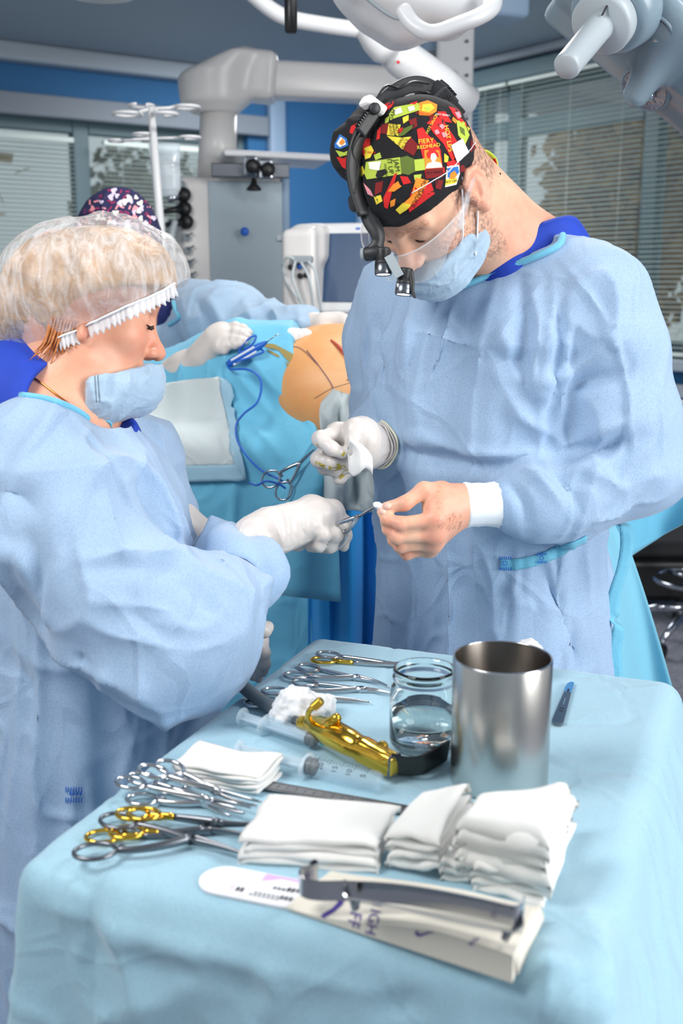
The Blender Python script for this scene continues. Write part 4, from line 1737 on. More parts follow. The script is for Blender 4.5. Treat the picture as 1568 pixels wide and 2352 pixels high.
    Cp.ell(L(0, .036, .052), arr(.068, .064, .062) * H.sc, R, .02)
    Cp.chain([W(855, 340, 1.54), W(828, 345, 1.53), W(814, 350, 1.53)], [.055, .038, .024], .03)
    Cp.plane(L(0, .09, .049), nrm(arr(0, .20, -1.0) @ R), .004)
    cp = sdf_obj('scrub_cap', Cp, .0026, M['cap_black'], t, sm=1, post=creases(61, .0055, (12, 12, 12), (28, 28, 28)))
    Cp = SURF[cp.name]
    cap_prints(Cp, cp)
    # tie loop at the back of the cap
    lp = spline([W(1092, 345, 1.58), W(1115, 348, 1.60), W(1134, 365, 1.61), W(1138, 388, 1.61), W(1126, 396, 1.60), W(1108, 380, 1.59)], 6)
    obj('cap_tie', *sweep(lp, [(-.004, -.0012), (.004, -.0012), (.004, .0012), (-.004, .0012)]), M['print_lime'], cp)
    obj('cap_tie', *sweep(lp[2:-4] + arr(0, -.002, .001), [(-.0022, -.0009), (.0022, -.0009), (.0022, .0009), (-.0022, .0009)]), M['print_red'], cp)
    # hair below the cap at nape and temple
    headlight(H, Cp)
    return t


def cap_prints(Cp, cp):
    """hot sauce bottles and labels printed on the black cap"""
    def d(name, mat, polys, off=.0006):
        for p in polys:
            v = decal_px(Cp, p, off)
            if len(v[1]):
                obj(name, *v, M['print_' + mat], cp, True)

    def tx(s, x, y, size, ang, mat, off=.0016, sq=1.0):
        v = text_px(Cp, s, x, y, size, ang, off, sq)
        if len(v[1]):
            obj('lettering', *v, M['print_' + mat], cp, False)
    # fiery redhead bottle
    d('bottle_print', 'red', [[(957, 297), (970, 292), (985, 312), (1000, 322), (1012, 345), (1018, 405), (978, 410), (970, 360), (960, 318)]])
    d('bottle_print', 'orange', [[(974, 345), (1008, 345), (1016, 385), (976, 388)]], .0010)
    d('bottle_print', 'deepred', [[(977, 389), (1017, 386), (1018, 404), (979, 409)]], .0010)
    d('bottle_print', 'pwhite', [[(989, 352), (999, 350), (1003, 362), (998, 371), (1012, 374), (1016, 384), (977, 387), (981, 376), (992, 372), (988, 362)]], .0014)
    d('bottle_print', 'red', [[(980, 352), (986, 345), (998, 344), (1006, 352), (1008, 362), (1003, 358), (998, 351), (990, 353), (988, 364), (982, 362)]], .0018)
    tx('FIERY', 978, 324, 15, -6, 'yellow')
    tx('REDHEAD', 984, 336, 12, -8, 'yellow')
    tx('HOT SAUCE', 998, 396, 7, -4, 'pblack')
    # hot lips bottle
    d('bottle_print', 'red', [[(980, 282), (1002, 265), (1020, 280), (1050, 325), (1053, 345), (1040, 372), (1018, 330), (995, 305)]])
    d('bottle_print', 'pink', [[(1008, 288), (1016, 284), (1022, 291), (1015, 297)], [(997, 300), (1005, 297), (1010, 306), (1001, 309)], [(1014, 305), (1024, 302), (1028, 312), (1018, 316)]], .0012)
    tx('HOT LIPS', 1029, 318, 15, 80, 'yellow', .0016)
    tx('HOT SAUCE', 991, 285, 9, -62, 'yellow', .0016)
    # jagged amber bottle lying on its side
    d('bottle_print', 'lime', [[(840, 372), (918, 361), (922, 400), (842, 412), (836, 398)]])
    d('bottle_print', 'green', [[(918, 362), (935, 358), (952, 366), (974, 364), (975, 390), (953, 394), (938, 402), (921, 398)]])
    d('bottle_print', 'lime', [[(951, 367), (974, 364), (976, 390), (953, 393)]], .0010)
    d('bottle_print', 'pwhite', [[(846, 373), (875, 370), (870, 392), (848, 388)]], .0012)
    d('bottle_print', 'pblack', [[(866, 392), (884, 388), (876, 399), (890, 396), (868, 412), (874, 402), (862, 404)]], .0014)
    tx('JAM', 910, 380, 17, 80, 'pblack')
    tx('IT UP', 895, 382, 15, 80, 'pblack')
    tx('HOT SAUCE', 886, 398, 8, 82, 'pblack')
    # upper long yellow label
    d('bottle_print', 'lime', [[(893, 262), (905, 246), (960, 236), (966, 252), (910, 270), (896, 276)]])
    d('bottle_print', 'pwhite', [[(905, 252), (920, 246), (924, 258), (908, 264)], [(936, 246), (950, 242), (953, 252), (940, 256)]], .0012)
    tx('JAM', 902, 262, 13, -65, 'pblack')
    # pepper bottles
    d('bottle_print', 'yellow', [[(892, 284), (920, 286), (914, 312), (888, 310)]])
    d('bottle_print', 'deepred', [[(876, 286), (892, 283), (890, 308), (872, 306)]])
    d('bottle_print', 'green', [[(915, 300), (938, 290), (948, 287), (945, 296), (928, 310), (914, 314)]], .0010)
    d('bottle_print', 'red', [[(914, 296), (926, 292), (922, 304), (913, 306)]], .0014)
    tx('HOT', 911, 296, 11, 80, 'pblack')
    tx('PEPPER', 903, 297, 8, 80, 'pblack')
    tx('SAUCE', 896, 297, 8, 80, 'pblack')
    d('bottle_print', 'yellow', [[(888, 312), (922, 316), (944, 314), (932, 328), (925, 344)]])
    d('bottle_print', 'deepred', [[(943, 315), (962, 334), (950, 358), (926, 344), (932, 328)]])
    tx('SAUCE', 928, 332, 10, -60, 'pblack')
    tx('PEPPER', 919, 327, 9, -60, 'pblack')
    # bottom flame bottle
    d('bottle_print', 'red', [[(880, 455), (905, 400), (912, 396), (900, 440), (890, 480), (882, 476)], [(935, 468), (950, 425), (990, 420), (998, 445), (940, 488)]])
    d('bottle_print', 'orange', [[(890, 440), (902, 424), (914, 416), (918, 424), (922, 428), (905, 440)], [(955, 408), (985, 414), (965, 452), (935, 480), (918, 474), (945, 450)]], .0010)
    d('bottle_print', 'yellow', [[(908, 482), (925, 466), (945, 470), (934, 482), (918, 492)]], .0012)
    tx('HOT', 972, 424, 14, 112, 'pblack')
    tx('SAUCE', 957, 456, 15, 118, 'pblack')
    # gold medal bottle by the ear
    d('bottle_print', 'red', [[(1025, 372), (1052, 366), (1056, 378), (1028, 384)]])
    d('bottle_print', 'pwhite', [[(1026, 382), (1054, 378), (1056, 398), (1048, 424), (1022, 430)]])
    d('bottle_print', 'pblue', [[(1028, 386), (1052, 382), (1054, 396), (1046, 406), (1028, 408)]], .0010)
    d('bottle_print', 'orange', [[(1034, 398), (1044, 392), (1050, 402), (1042, 412), (1032, 410)]], .0014)
    d('bottle_print', 'yellow', [[(1024, 412), (1050, 408), (1048, 420), (1022, 426)]], .0012)
    tx('HOT LIPS', 1036, 417, 7, -8, 'pblack')
    # small ones at the top and right
    d('bottle_print', 'orange', [[(962, 236), (982, 230), (1004, 240), (1002, 256), (986, 266), (962, 264)]])
    d('bottle_print', 'yellow', [[(970, 240), (990, 238), (998, 248), (984, 258), (968, 254)]], .0010)
    d('bottle_print', 'lime', [[(975, 246), (984, 243), (990, 250), (980, 256)]], .0014)
    tx('LONE HOT', 974, 261, 8, 10, 'red')
    d('bottle_print', 'red', [[(1004, 256), (1022, 256), (1038, 282), (1012, 278)]])
    tx('HOT PEPPER', 1017, 264, 6, 8, 'pwhite')
    d('bottle_print', 'red', [[(1030, 244), (1050, 250), (1066, 268), (1072, 292), (1050, 274), (1040, 262)]])
    d('bottle_print', 'pink', [[(1044, 258), (1054, 256), (1060, 268), (1052, 272)]], .0010)
    d('bottle_print', 'lime', [[(1048, 276), (1066, 280), (1078, 310), (1068, 332), (1052, 310)]])
    d('bottle_print', 'green', [[(1056, 290), (1066, 296), (1068, 312), (1058, 304)]], .0010)
    d('bottle_print', 'yellow', [[(1068, 262), (1078, 268), (1086, 300), (1080, 312), (1072, 290)]])
    d('bottle_print', 'deepred', [[(1082, 318), (1092, 322), (1092, 345), (1080, 350)], [(1050, 385), (1064, 378), (1072, 392), (1056, 396)]])
    # left puff
    d('bottle_print', 'pblue', [[(768, 330), (780, 308), (796, 318), (800, 334), (782, 342), (768, 340)]])
    d('bottle_print', 'pwhite', [[(772, 330), (782, 314), (792, 322), (794, 332), (780, 338)]], .0010)
    d('bottle_print', 'orange', [[(778, 328), (786, 318), (792, 326), (784, 334)]], .0014)
    d('bottle_print', 'lime', [[(770, 345), (790, 350), (800, 345), (796, 356), (780, 360)]])
    d('bottle_print', 'red', [[(806, 290), (824, 280), (830, 296), (812, 310), (802, 304)], [(772, 360), (790, 364), (806, 350), (812, 372), (800, 392), (786, 384)], [(832, 318), (850, 318), (848, 350), (838, 362), (830, 350)], [(880, 240), (905, 232), (900, 244), (886, 256)]])
    d('bottle_print', 'yellow', [[(836, 340), (852, 334), (858, 346), (850, 362), (838, 366)]], .0010)
    tx('NE HOT', 846, 350, 9, 10, 'red')
    d('bottle_print', 'yellow', [[(846, 266), (862, 258), (864, 264), (848, 274)]])
    d('bottle_print', 'pink', [[(834, 420), (850, 436), (858, 452), (844, 446)]])
    d('bottle_print', 'deepred', [[(862, 420), (880, 416), (876, 440), (860, 448)], [(985, 268), (996, 262), (1000, 272), (988, 280)], [(938, 276), (956, 270), (958, 290), (946, 296)], [(1000, 412), (1018, 414), (1012, 436), (1000, 432)]])
    d('bottle_print', 'yellow', [[(858, 452), (874, 448), (878, 462), (864, 470)], [(924, 270), (938, 264), (938, 276), (926, 284)], [(1020, 352), (1030, 360), (1028, 374), (1020, 372)], [(822, 392), (832, 380), (838, 396), (828, 408)]])
    d('bottle_print', 'orange', [[(896, 462), (908, 456), (906, 472), (896, 476)], [(1040, 268), (1050, 276), (1046, 284), (1038, 276)]])
    d('bottle_print', 'red', [[(918, 404), (936, 406), (944, 420), (926, 424)], [(866, 300), (874, 290), (872, 318), (864, 322)], [(816, 330), (828, 322), (826, 344), (816, 352)], [(1000, 386), (1020, 384)  , (1022, 396), (1004, 402)], [(940, 238), (958, 232), (956, 240), (944, 246)]])
    d('bottle_print', 'lime', [[(858, 356), (872, 350), (876, 362), (862, 368)], [(950, 402), (968, 400), (966, 410), (952, 414)], [(884, 272), (894, 266), (892, 280), (884, 284)]])
    # white tape square
    vf = decal_px(Cp, [(1036, 334), (1062, 318), (1077, 350), (1050, 374)], .0022)
    if len(vf[1]):
        obj('tape_square', *vf, M['gauze'], cp, False)


def headlight(H, Cp):
    L, R = H.L, H.R
    W0 = globals()['W']
    W = lambda x, y, Y: W0(x, y, Y + .03)
    PX = lambda pts: [W(*q) for q in pts]
    t = thing('surgical_headlight', 'black head-worn twin lamp with arched strap over the printed cap', 'headlight', L(0, .1, .08))
    bk = M['black_soft']
    # arched crown strap
    px = [(852, 486, 1.452), (832, 440, 1.455), (818, 385, 1.46), (822, 345, 1.468), (838, 305, 1.478), (868, 262, 1.492), (890, 226, 1.508), (912, 200, 1.522), (944, 186, 1.54),
          (978, 190, 1.56), (1008, 206, 1.58), (1036, 236, 1.60), (1060, 262, 1.62)]
    def onc(x, y, Y, off):
        q, n, hit = Cp.cast([ray(x, y)])
        w = W(x, y, Y)
        return q[0] + n[0] * off if hit[0] and q[0][1] - .004 < w[1] else w
    P = np.array([onc(*q, .012) for q in px[:-1]])
    for _ in range(2):
        P[1:-1] = .5 * P[1:-1] + .25 * (P[:-2] + P[2:])
    P = spline(P, 6)
    sec = [(-.011, -.002), (-.009, -.0034), (.009, -.0034), (.011, -.002), (.011, .002), (.009, .0034), (-.009, .0034), (-.011, .002)]
    side = nrm(arr(.62, -.72, .1))
    obj('crown_strap', *sweep(P, sec, hint=side), bk, t)
    rail = spline([onc(x + 5, y + 2, Y - .012, .017) for x, y, Y in px[1:10]], 6)
    obj('strap_rib', *tube(rail, .0016, 6), M['black'], t)
    # adjuster housing at the top
    c = W(1014, 222, 1.575)
    dx = nrm(W(1040, 250, 1.60) - W(1000, 205, 1.565))
    dn = nrm(W(1030, 205, 1.575) - W(1012, 222, 1.575))
    dd = nrm(np.cross(dx, dn))
    hs = obj('adjuster_housing', *box(c, (.040, .026, .024), np.stack([dx, dn, dd]), .003), bk, t, False)
    face = -1 if dd[1] > 0 else 1
    for k in range(8):
        a = k * math.pi / 4
        r = dx * math.cos(a) + dn * math.sin(a)
        obj('emblem_slot', *box(c + dd * face * .0122 + r * .0055, (.005, .0016, .0008), np.stack([r, np.cross(dd, r), dd])), M['black'], hs, False)
    for k in range(4):
        obj('grip_rib', *box(c + dx * (-.014 + k * .007) + dn * .014, (.0025, .005, .02), np.stack([dx, dn, dd]), .0006), bk, hs, False)
    obj('strap_end', *box(W(1040, 240, 1.60), (.038, .012, .020), np.stack([dx, dn, dd]), .002), bk, t, False)
    obj('strap_pad', *box(W(985, 222, 1.575), (.036, .020, .022), np.stack([nrm(dx + dn * .4), nrm(dn - dx * .4), dd]), .003), M['black'], t, False)
    # white tape on strap and knob
    obj('tape_wrap', *box(onc(870, 258, 1.482, .014), (.030, .014, .018), np.stack([nrm(arr(.8, .2, -.55)), nrm(arr(.5, .1, .85)), side]), .004), M['gauze'], t, False)
    obj('adjuster_knob', *lathe([(.0001, 0), (.0075, 0), (.0075, .006), (.006, .008), (.0001, .008)], onc(876, 270, 1.478, .018), (.3, -.95, .05), 20), bk, t)
    tc, tl = onc(858, 296, 1.472, .014), .034
    ta = nrm(W(840, 322, 1.466) - W(874, 272, 1.478))
    tb = obj('toothed_slider', *box(tc, (tl, .016, .008), np.stack([ta, np.cross(ta, side), side]), .002), bk, t, False)
    for k in range(7):
        obj('tooth', *box(tc + ta * (-.012 + k * .004) - np.cross(ta, side) * -.009, (.0018, .004, .006), np.stack([ta, np.cross(ta, side), side])), M['black'], tb, False)
    # forehead mount
    a, b = W(842, 468, 1.448), W(944, 437, 1.430)
    d_ = nrm(b - a)
    up = nrm(W(850, 440, 1.448) - W(855, 480, 1.446))
    nn = nrm(np.cross(d_, up))
    mp = obj('forehead_plate', *box((a + b) / 2 + d_ * .006, (np.linalg.norm(b - a), .027, .007), np.stack([d_, up, nn]), .003), bk, t, False)
    for q in (.45, .85):
        p = a + (b - a) * q
        nf = nn if nn[1] < 0 else -nn
        obj('rivet', *lathe([(.006, .0), (.006, .0048), (.005, .0052), (.0001, .0052)], p, nf, 18), M['black'], mp)
    obj('side_knob', *lathe([(.0001, -.008), (.010, -.008), (.012, -.004), (.012, .004), (.010, .008), (.0001, .008)], W(818, 466, 1.47), (1, .3, .2), 20), bk, t)
    # lamp arm
    arm = spline(PX([(842, 478, 1.444), (852, 508, 1.438), (866, 535, 1.432), (868, 556, 1.430), (858, 580, 1.43)]), 7)
    obj('lamp_arm', *sweep(arm, [(-.0105, -.004), (.0105, -.004), (.0105, .004), (-.0105, .004)], hint=nrm(arr(.2, -1, .1)), scale=[(s, 1) for s in np.interp(np.linspace(0, 1, len(arm)), [0, .3, .75, 1], [1.1, .95, .7, 1.0])]), bk, t)
    hc = W(855, 582, 1.428)
    ha = nrm(arr(.95, -.3, .1))
    obj('hinge_barrel', *lathe([(.0001, -.010), (.0085, -.010), (.0095, -.008), (.0095, .008), (.0085, .010), (.0001, .010)], hc, ha, 22), bk, t)
    obj('hinge_washer', *lathe([(.0001, -.0145), (.0085, -.0145), (.0085, -.010), (.0001, -.010)], hc, ha, 22), M['grey_plastic'], t)
    for (x0, y0, x1, y1, Y) in ((879, 570, 880, 632, 1.425), (932, 617, 926, 678, 1.418)):
        a, b = W(x0, y0, Y), W(x1, y1, Y - .006)
        ax_ = nrm(b - a)
        n = np.linalg.norm(b - a)
        q = n / .036
        ld = obj('lamp_barrel', *lathe([(.0001, 0), (.0088, 0), (.0098, .002), (.0098, .017 * q), (.0108, .0175 * q), (.0108, .021 * q), (.0105, .0215 * q)], a, ax_, 28), bk, t)
        obj('lamp_collar', *lathe([(.0105, .0215 * q), (.0112, .022 * q), (.0114, .034 * q), (.0108, .036 * q), (.0098, .036 * q), (.0098, .0335 * q)], a, ax_, 28), M['steel_dark'], ld)
        x, y, z = frame_from(ax_)
        for k in range(8):
            an = k * math.pi / 4
            r = x * math.cos(an) + y * math.sin(an)
            obj('cooling_slot', *box(a + ax_ * .009 * q + r * .0097, (.0012, .0028, .010), np.stack([r, np.cross(ax_, r), ax_])), M['black'], ld, False)
        V, F = disc(a + ax_ * .0345 * q, ax_, .0098, 24)
        em = bpy.data.materials.get('headlight_glow')
        if em is None:
            tt = NT('headlight_glow')
            tt.bsdf(lin(250, 250, 255), .3, 0, None, Emission_Color=(1, .98, .95, 1), Emission_Strength=6.0)
            em = tt.done()
        obj('lens', V, F, em, ld, False)
    a, b = W(893, 590, 1.412), W(916, 632, 1.405)
    d_ = nrm(b - a)
    obj('link_plate', *box((a + b) / 2, (np.linalg.norm(b - a) * 1.15, .012, .002), np.stack([d_, nrm(np.cross(arr(0, -1, 0.1), d_)), nrm(np.cross(d_, np.cross(arr(0, -1, .1), d_)))]), .0004), M['grey_plastic'], t, False)
    lv = spline(PX([(942, 622, 1.412), (946, 645, 1.408), (947, 668, 1.405), (953, 684, 1.40)]), 5)
    obj('lever', *sweep(lv, [(-.003, -.002), (.003, -.002), (.003, .002), (-.003, .002)], hint=(0, -1, 0), scale=list(np.interp(np.linspace(0, 1, len(lv)), [0, .5, 1], [1.2, 1.1, .5]))), bk, t)
    # thin white lead across the cap
    P, N = surf_px(Cp, [(945, 443), (985, 420), (1030, 392), (1062, 360), (1080, 340), (1090, 328)], .0015, 6)
    if len(P) > 3:
        obj('power_lead', *tube(P, .0006, 5), M['knit'], t)


SURG = surgeon()


# ------------------------------------------------------------------ the nurse
def nurse():
    base = W(215, 1400, 1.45)
    t = person('nurse in profile with white bouffant cap and blue mask, passing forceps across the table', (base[0], base[1], 0))
    R = np.array([[-.3408, .9206, -.1909], [.9355, .312, -.1657], [.093, .235, .9675]])
    R = np.stack([nrm(R[0]), nrm(R[1]), nrm(R[2])])
    H = Head((-.350, 1.5, 1.442), R, .93, True)
    L = H.L
    B = SDF()
    H.build(B)
    nb = W(110, 985, 1.47)
    B.cap(L(0, -.02, -.03), nb, .052, .062, .03)
    B.cap(L(0, .01, -.06), W(140, 980, 1.47), .042, .055, .03)
    B.cap(nb, W(180, 1200, 1.45), .075, .10, .05)
    rsh, lsh = W(100, 1070, 1.32), W(255, 1060, 1.62)
    B.cap(nb, rsh, .055, .05, .04)
    B.cap(nb, lsh, .055, .05, .04)
    el, wr = W(385, 1480, 1.25), W(655, 1217, 1.50)
    B.chain([rsh, el, wr], [.05, .034, .016], .02)
    el2, wr2 = W(430, 1215, 1.585), W(540, 1420, 1.60)
    B.chain([W(240, 1060, 1.60), W(400, 1210, 1.59), wr2], [.045, .022, .018], .02)

    def tint(P):
        c = H.tint(P, 0, (.62, .5, .45), .45)
        q = H.to_local(P)
        w = np.exp(-(np.linalg.norm(q - arr(-.03, .09, .0), axis=1) / .02) ** 2)[:, None] * .12
        return c * (1 - w * arr(.2, .5, .4))
    B = SURF[sdf_obj('body', B, .0029, M['skin_nurse'], t, sm=2, attr={'tint': tint}, largest=True).name]
    # lashes of the lowered right eye, brow line
    for k in range(9):
        q = k / 8
        a = L(-(.018 + .028 * q), .089 - .006 * q, .0078)
        obj('eyelash', *tube([a, a + (.006 * R[1] - .0015 * R[2]), a + (.010 * R[1] + .0010 * R[2])], [.0006, .0005, .0002], 4), M['hair_dark'], t)
    obj('eyelid_line', *tube([L(-(.015 + .034 * q), .0888 - .010 * (q - .35) ** 2 * 4 - .004 * q, .0082 - .003 * math.sin(q * 3.1)) for q in np.linspace(0, 1, 7)], .0010, 6), M['hair_dark'], t)
    # hair under and below the cap
    Hr = SDF()
    Hr.ell(W(225, 642, 1.50), (.105, .09, .072), None, .05)
    Hr.ell(W(120, 690, 1.52), (.064, .07, .064), None, .06)
    Hr.ell(W(62, 745, 1.53), (.036, .045, .040), None, .05)
    Hr.chain([L(-.045, -.045, .015), L(-.055, -.045, -.02)], [.022, .010], .02)
    Hr.ell(L(-.07, .075, -.04), (.05, .072, .085), R, .004, 's')
    Hr.ell(W(330, 735, 1.45), (.10, .09, .045), None, .01, 's')
    hr = creases(77, .004, (14, 14, 50), (30, 30, 120))
    sdf_obj('hair', Hr, .0035, M['hair'], t, post=hr)
    for k in range(34):
        a = L(-.066 + .003 * math.sin(k * 2.1), -.054 + .0015 * k, -.006 - .01 * (k % 3 == 0))
        obj('hair_lock', *tube(spline([a, a + R[2] * -.028 - R[0] * (-.004 + .002 * math.cos(k)) - R[1] * .004, a + R[2] * (-.050 - .008 * math.sin(k * 1.7)) + R[0] * .014 - R[1] * (.020 - .0008 * k)], 4), [.0014, .0012, .0003], 5), M['hair_red'], t)
    # ---- bouffant cap: thin film with a gathered frill
    C = SDF()
    C.ell(W(225, 640, 1.50), (.115, .10, .082), None, .05)
    C.ell(W(120, 690, 1.52), (.075, .08, .075), None, .06)
    C.ell(W(300, 640, 1.50), (.062, .09, .055), None, .05)
    C.ell(W(60, 750, 1.53), (.045, .055, .05), None, .05)
    a, b = W(398, 655, 1.47), W(130, 775, 1.42)
    nn = nrm(np.cross(b - a, arr(.15, 1.0, .10)))
    nn = nn if nn[2] < 0 else -nn
    C.plane((a + b) / 2, nn, .004)

    def crinkle(P):
        q = (P - W(200, 640, 1.45))
        s, v = q @ nrm(b - a), q @ nn
        z = np.stack([s * 55, v * 12, q[:, 1] * 14], 1)
        return .0035 * vnoise(z, 3) * sstep(-.13, -.01, v) + .003 * (np.clip(1 - 2.5 * np.abs(vnoise(z * arr(.5, 1, 1) + 7, 8)), 0, 1)) + .004 * vnoise(P * 16, 5)
    cp = sdf_obj('bouffant_cap', C, .003, M['bouffant'], t, sm=1, post=crinkle)
    # frill: pleated band along the brim
    P, N = surf_px(SURF[cp.name], [(398, 648), (360, 668), (310, 690), (260, 712), (210, 735), (165, 757), (130, 772), (100, 790), (75, 806)], .002, 40)
    m = len(P)
    kr = np.ones(15) / 15
    for A_ in (P, N):
        pad = np.concatenate([np.repeat(A_[:1], 7, 0), A_, np.repeat(A_[-1:], 7, 0)])
        for c_ in range(3):
            A_[:, c_] = np.convolve(pad[:, c_], kr, 'valid')
    dn = nrm(W(250, 745, 1.42) - W(243, 715, 1.42))
    Gd = np.zeros((m, 5, 3))
    for i in range(m):
        w = .0026 * math.sin(i * .62 + .8 * math.sin(i * .11)) + .001 * math.sin(i * .23)
        for j, v in enumerate(np.linspace(0, 1, 5)):
            Gd[i, j] = P[i] + dn * v * .016 + N[i] * (.002 + w * v)
    V, F = thick_grid(Gd, .0006)
    obj('frill', V, F, M['bouffant_rim'], cp)
    obj('elastic_band', *sweep(P + N * .0015, [(-.0024, -.0008), (.0024, -.0008), (.0024, .0008), (-.0024, .0008)]), M['knit'], cp)
    # ---- mask
    Mk = SDF()
    Mk.ell(L(0, .060, -.078), (.055, .050, .048), R, .02)
    Mk.ell(L(-.01, .090, -.066), (.038, .028, .040), R, .03)
    Mk.ell(L(-.03, .025, -.095), (.050, .045, .045), R, .03)
    Mk.plane(L(0, .108, -.043), nrm(arr(.0, -.38, 1.0) @ R), .003)
    Mk.plane(L(0, .008, -.07), nrm(arr(0, -1.0, .06) @ R), .003)
    fo = [([(312, 782), (300, 850), (285, 915)], .010, .006), ([(270, 835), (262, 880), (252, 922)], .008, -.006),
          ([(330, 800), (345, 850), (330, 880)], .008, .005), ([(225, 836), (228, 880), (222, 924)], .006, -.005), ([(290, 800), (315, 835), (340, 862)], .006, -.004)]
    mk = sdf_obj('face_mask', Mk, .0021, M['mask'], t, sm=1, folds=fo, post=creases(53, .0032, (26, 26, 26), (60, 60, 60)))
    vf = []
    for xa, ya, xb, yb, n in ((316, 784, 364, 830, 22), (313, 792, 358, 836, 22), (216, 840, 222, 922, 30), (223, 840, 229, 922, 30)):
        for i in range(n):
            x, y = xa + (xb - xa) * i / (n - 1), ya + (yb - ya) * i / (n - 1)
            v = decal_px(SURF[mk.name], [(x - 1.2, y - 1), (x + 1.2, y - 1), (x + 1.2, y + 1), (x - 1.2, y + 1)], .0005)
            if len(v[1]):
                vf.append(v)
    if vf:
        o = obj('weld_dots', *join(*vf), M['grey_ink'], mk, False)
        o['kind'] = 'stuff'
    for x0, y0, x1, y1, x2, y2 in ((256, 728, 280, 762, 306, 792), (206, 778, 220, 806, 234, 832)):
        P0, _ = surf_px(B, [(x0, y0), (x1, y1)], .002, 1)
        P1, _ = surf_px(SURF[mk.name], [(x2, y2), (x2 + 2, y2 + 3)], .001, 1)
        if len(P0) and len(P1):
            obj('ear_loop', *tube(spline(list(P0) + [P1[0]], 5), .0017, 7), M['knit'], mk)
    # necklace
    P, N = surf_px(B, [(78, 868), (105, 888), (135, 912), (160, 930), (182, 948)], .0012, 12)
    if len(P) > 4:
        nk = tag(obj('necklace', *tube(P, .0013, 6), M['gold_chain']), 'thin gold necklace on the nurse', 'necklace')
    # ---- scrub shirt
    Sc = SDF()
    Sc.cap(W(60, 905, 1.49), W(150, 1060, 1.46), .075, .11, .03)
    Sc.cap(W(30, 920, 1.46), W(110, 960, 1.44), .07, .075, .03)
    Sc.cap(L(0, .0, -.05), W(140, 960, 1.455), .052, .060, .01, 's')
    Sc.ell(W(200, 920, 1.42), (.075, .09, .06), None, .006, 's')
    sdf_obj('scrub_shirt', Sc, .004, M['scrub'], t)
    Tr = SDF()
    lat, fr = arr(-.316, .949), arr(.949, .316)
    for e in (-1, 1):
        hip = arr(base[0] - .03, base[1], .8) + arr(*lat, 0) * .09 * e
        Tr.chain([hip, hip * arr(1, 1, 0) + arr(0, 0, .09)], [.08, .07], .03)
    sdf_obj('scrub_trousers', Tr, .014, M['scrub'], t)
    for e in (-1, 1):
        f0 = arr(base[0] - .03, base[1], 0) + arr(*lat, 0) * .09 * e
        Sh = SDF()
        fw = arr(*fr, 0)
        Sh.cap(f0 + fw * .15 + arr(0, 0, .033), f0 - fw * .06 + arr(0, 0, .038), .034, .036, .02)
        Sh.cap(f0 - fw * .04 + arr(0, 0, .05), f0 + arr(0, 0, .085), .038, .043, .02)
        Sh.plane((0, 0, .0), (0, 0, -1))
        sdf_obj('clog', Sh, .008, M['white_soft'], t)
    # ---- gown
    G = SDF()
    G.loft(rows_at([(120, 925, 1.47, .07, .06), (130, 965, 1.47, .14, .095), (160, 1040, 1.46, .185, .12), (190, 1150, 1.45, .195, .14), (202, 1300, 1.45, .195, .152),
                    (210, 1450, 1.45, .198, .16), (215, 1600, 1.45, .205, .172), (215, 2300, 1.45, .24, .21)]), np.stack([lat, fr]), .03, pleats(91, .07, 2.2, 1.3))
    G.chain([W(85, 1050, 1.34), W(170, 1230, 1.29), W(290, 1380, 1.255), W(385, 1480, 1.24)], [.078, .085, .088, .085], .03)
    G.chain([W(390, 1480, 1.24), W(452, 1432, 1.275), W(500, 1375, 1.33), W(526, 1335, 1.375)], [.082, .078, .060, .046], .03)
    G.ell(W(440, 1530, 1.26), (.05, .05, .04), None, .04)
    G.chain([W(200, 1030, 1.56), W(310, 1080, 1.60), W(385, 1180, 1.61)], [.075, .07, .055], .03)
    G.ell(W(150, 930, 1.45), (.10, .10, .055), None, .004, 's')
    G.plane((0, 0, .34), (0, 0, -1))
    folds = [([(150, 1000), (230, 1100), (280, 1250), (290, 1300)], 0.0133, 0.0082), ([(180, 985), (260, 1080), (330, 1210)], 0.0114, -0.0073),
             ([(60, 1200), (90, 1320), (100, 1430)], 0.0171, -0.0109), ([(130, 1280), (110, 1380), (115, 1440)], 0.0133, 0.0091),
             ([(170, 1290), (300, 1270), (420, 1260)], 0.0152, 0.0091), ([(190, 1310), (300, 1300), (420, 1290)], 0.0123, -0.0073),
             ([(300, 1360), (330, 1420), (410, 1480)], 0.0133, -0.0091),
             ([(180, 1420), (260, 1460), (360, 1480), (420, 1490)], 0.0114, 0.0064), ([(200, 1380), (300, 1390), (400, 1400)], 0.0095, 0.0055),
             ([(420, 1320), (470, 1370), (520, 1420)], 0.0095, -0.0073), ([(460, 1240), (520, 1290), (560, 1380)], 0.0114, 0.0073),
             ([(520, 1210), (560, 1300), (570, 1400), (540, 1500)], 0.0095, 0.0064), ([(580, 1290), (600, 1360), (590, 1430)], 0.0095, -0.0064),
             ([(430, 1500), (500, 1480), (570, 1440)], 0.0114, 0.0064), ([(250, 1540), (210, 1650), (160, 1800)], 0.0095, 0.0055),
             ([(120, 1460), (60, 1600), (50, 1750)], 0.0114, 0.0073), ([(190, 1500), (190, 1650), (170, 1820)], 0.0114, -0.0064),
             ([(320, 1560), (330, 1680), (260, 1750)], 0.0114, 0.0055), ([(0, 1500), (40, 1560), (60, 1600)], 0.0133, -0.0082),
             ([(10, 1480), (60, 1600), (40, 1760)], 0.0095, -0.0055), ([(350, 1060), (390, 1160), (420, 1240)], 0.0133, 0.0073), ([(320, 1070), (360, 1170), (390, 1250)], 0.0114, -0.0073),
             ([(0, 1260), (60, 1300), (100, 1400)], 0.0152, 0.0082), ([(0, 1130), (50, 1140), (90, 1180)], 0.0133, -0.0073)]
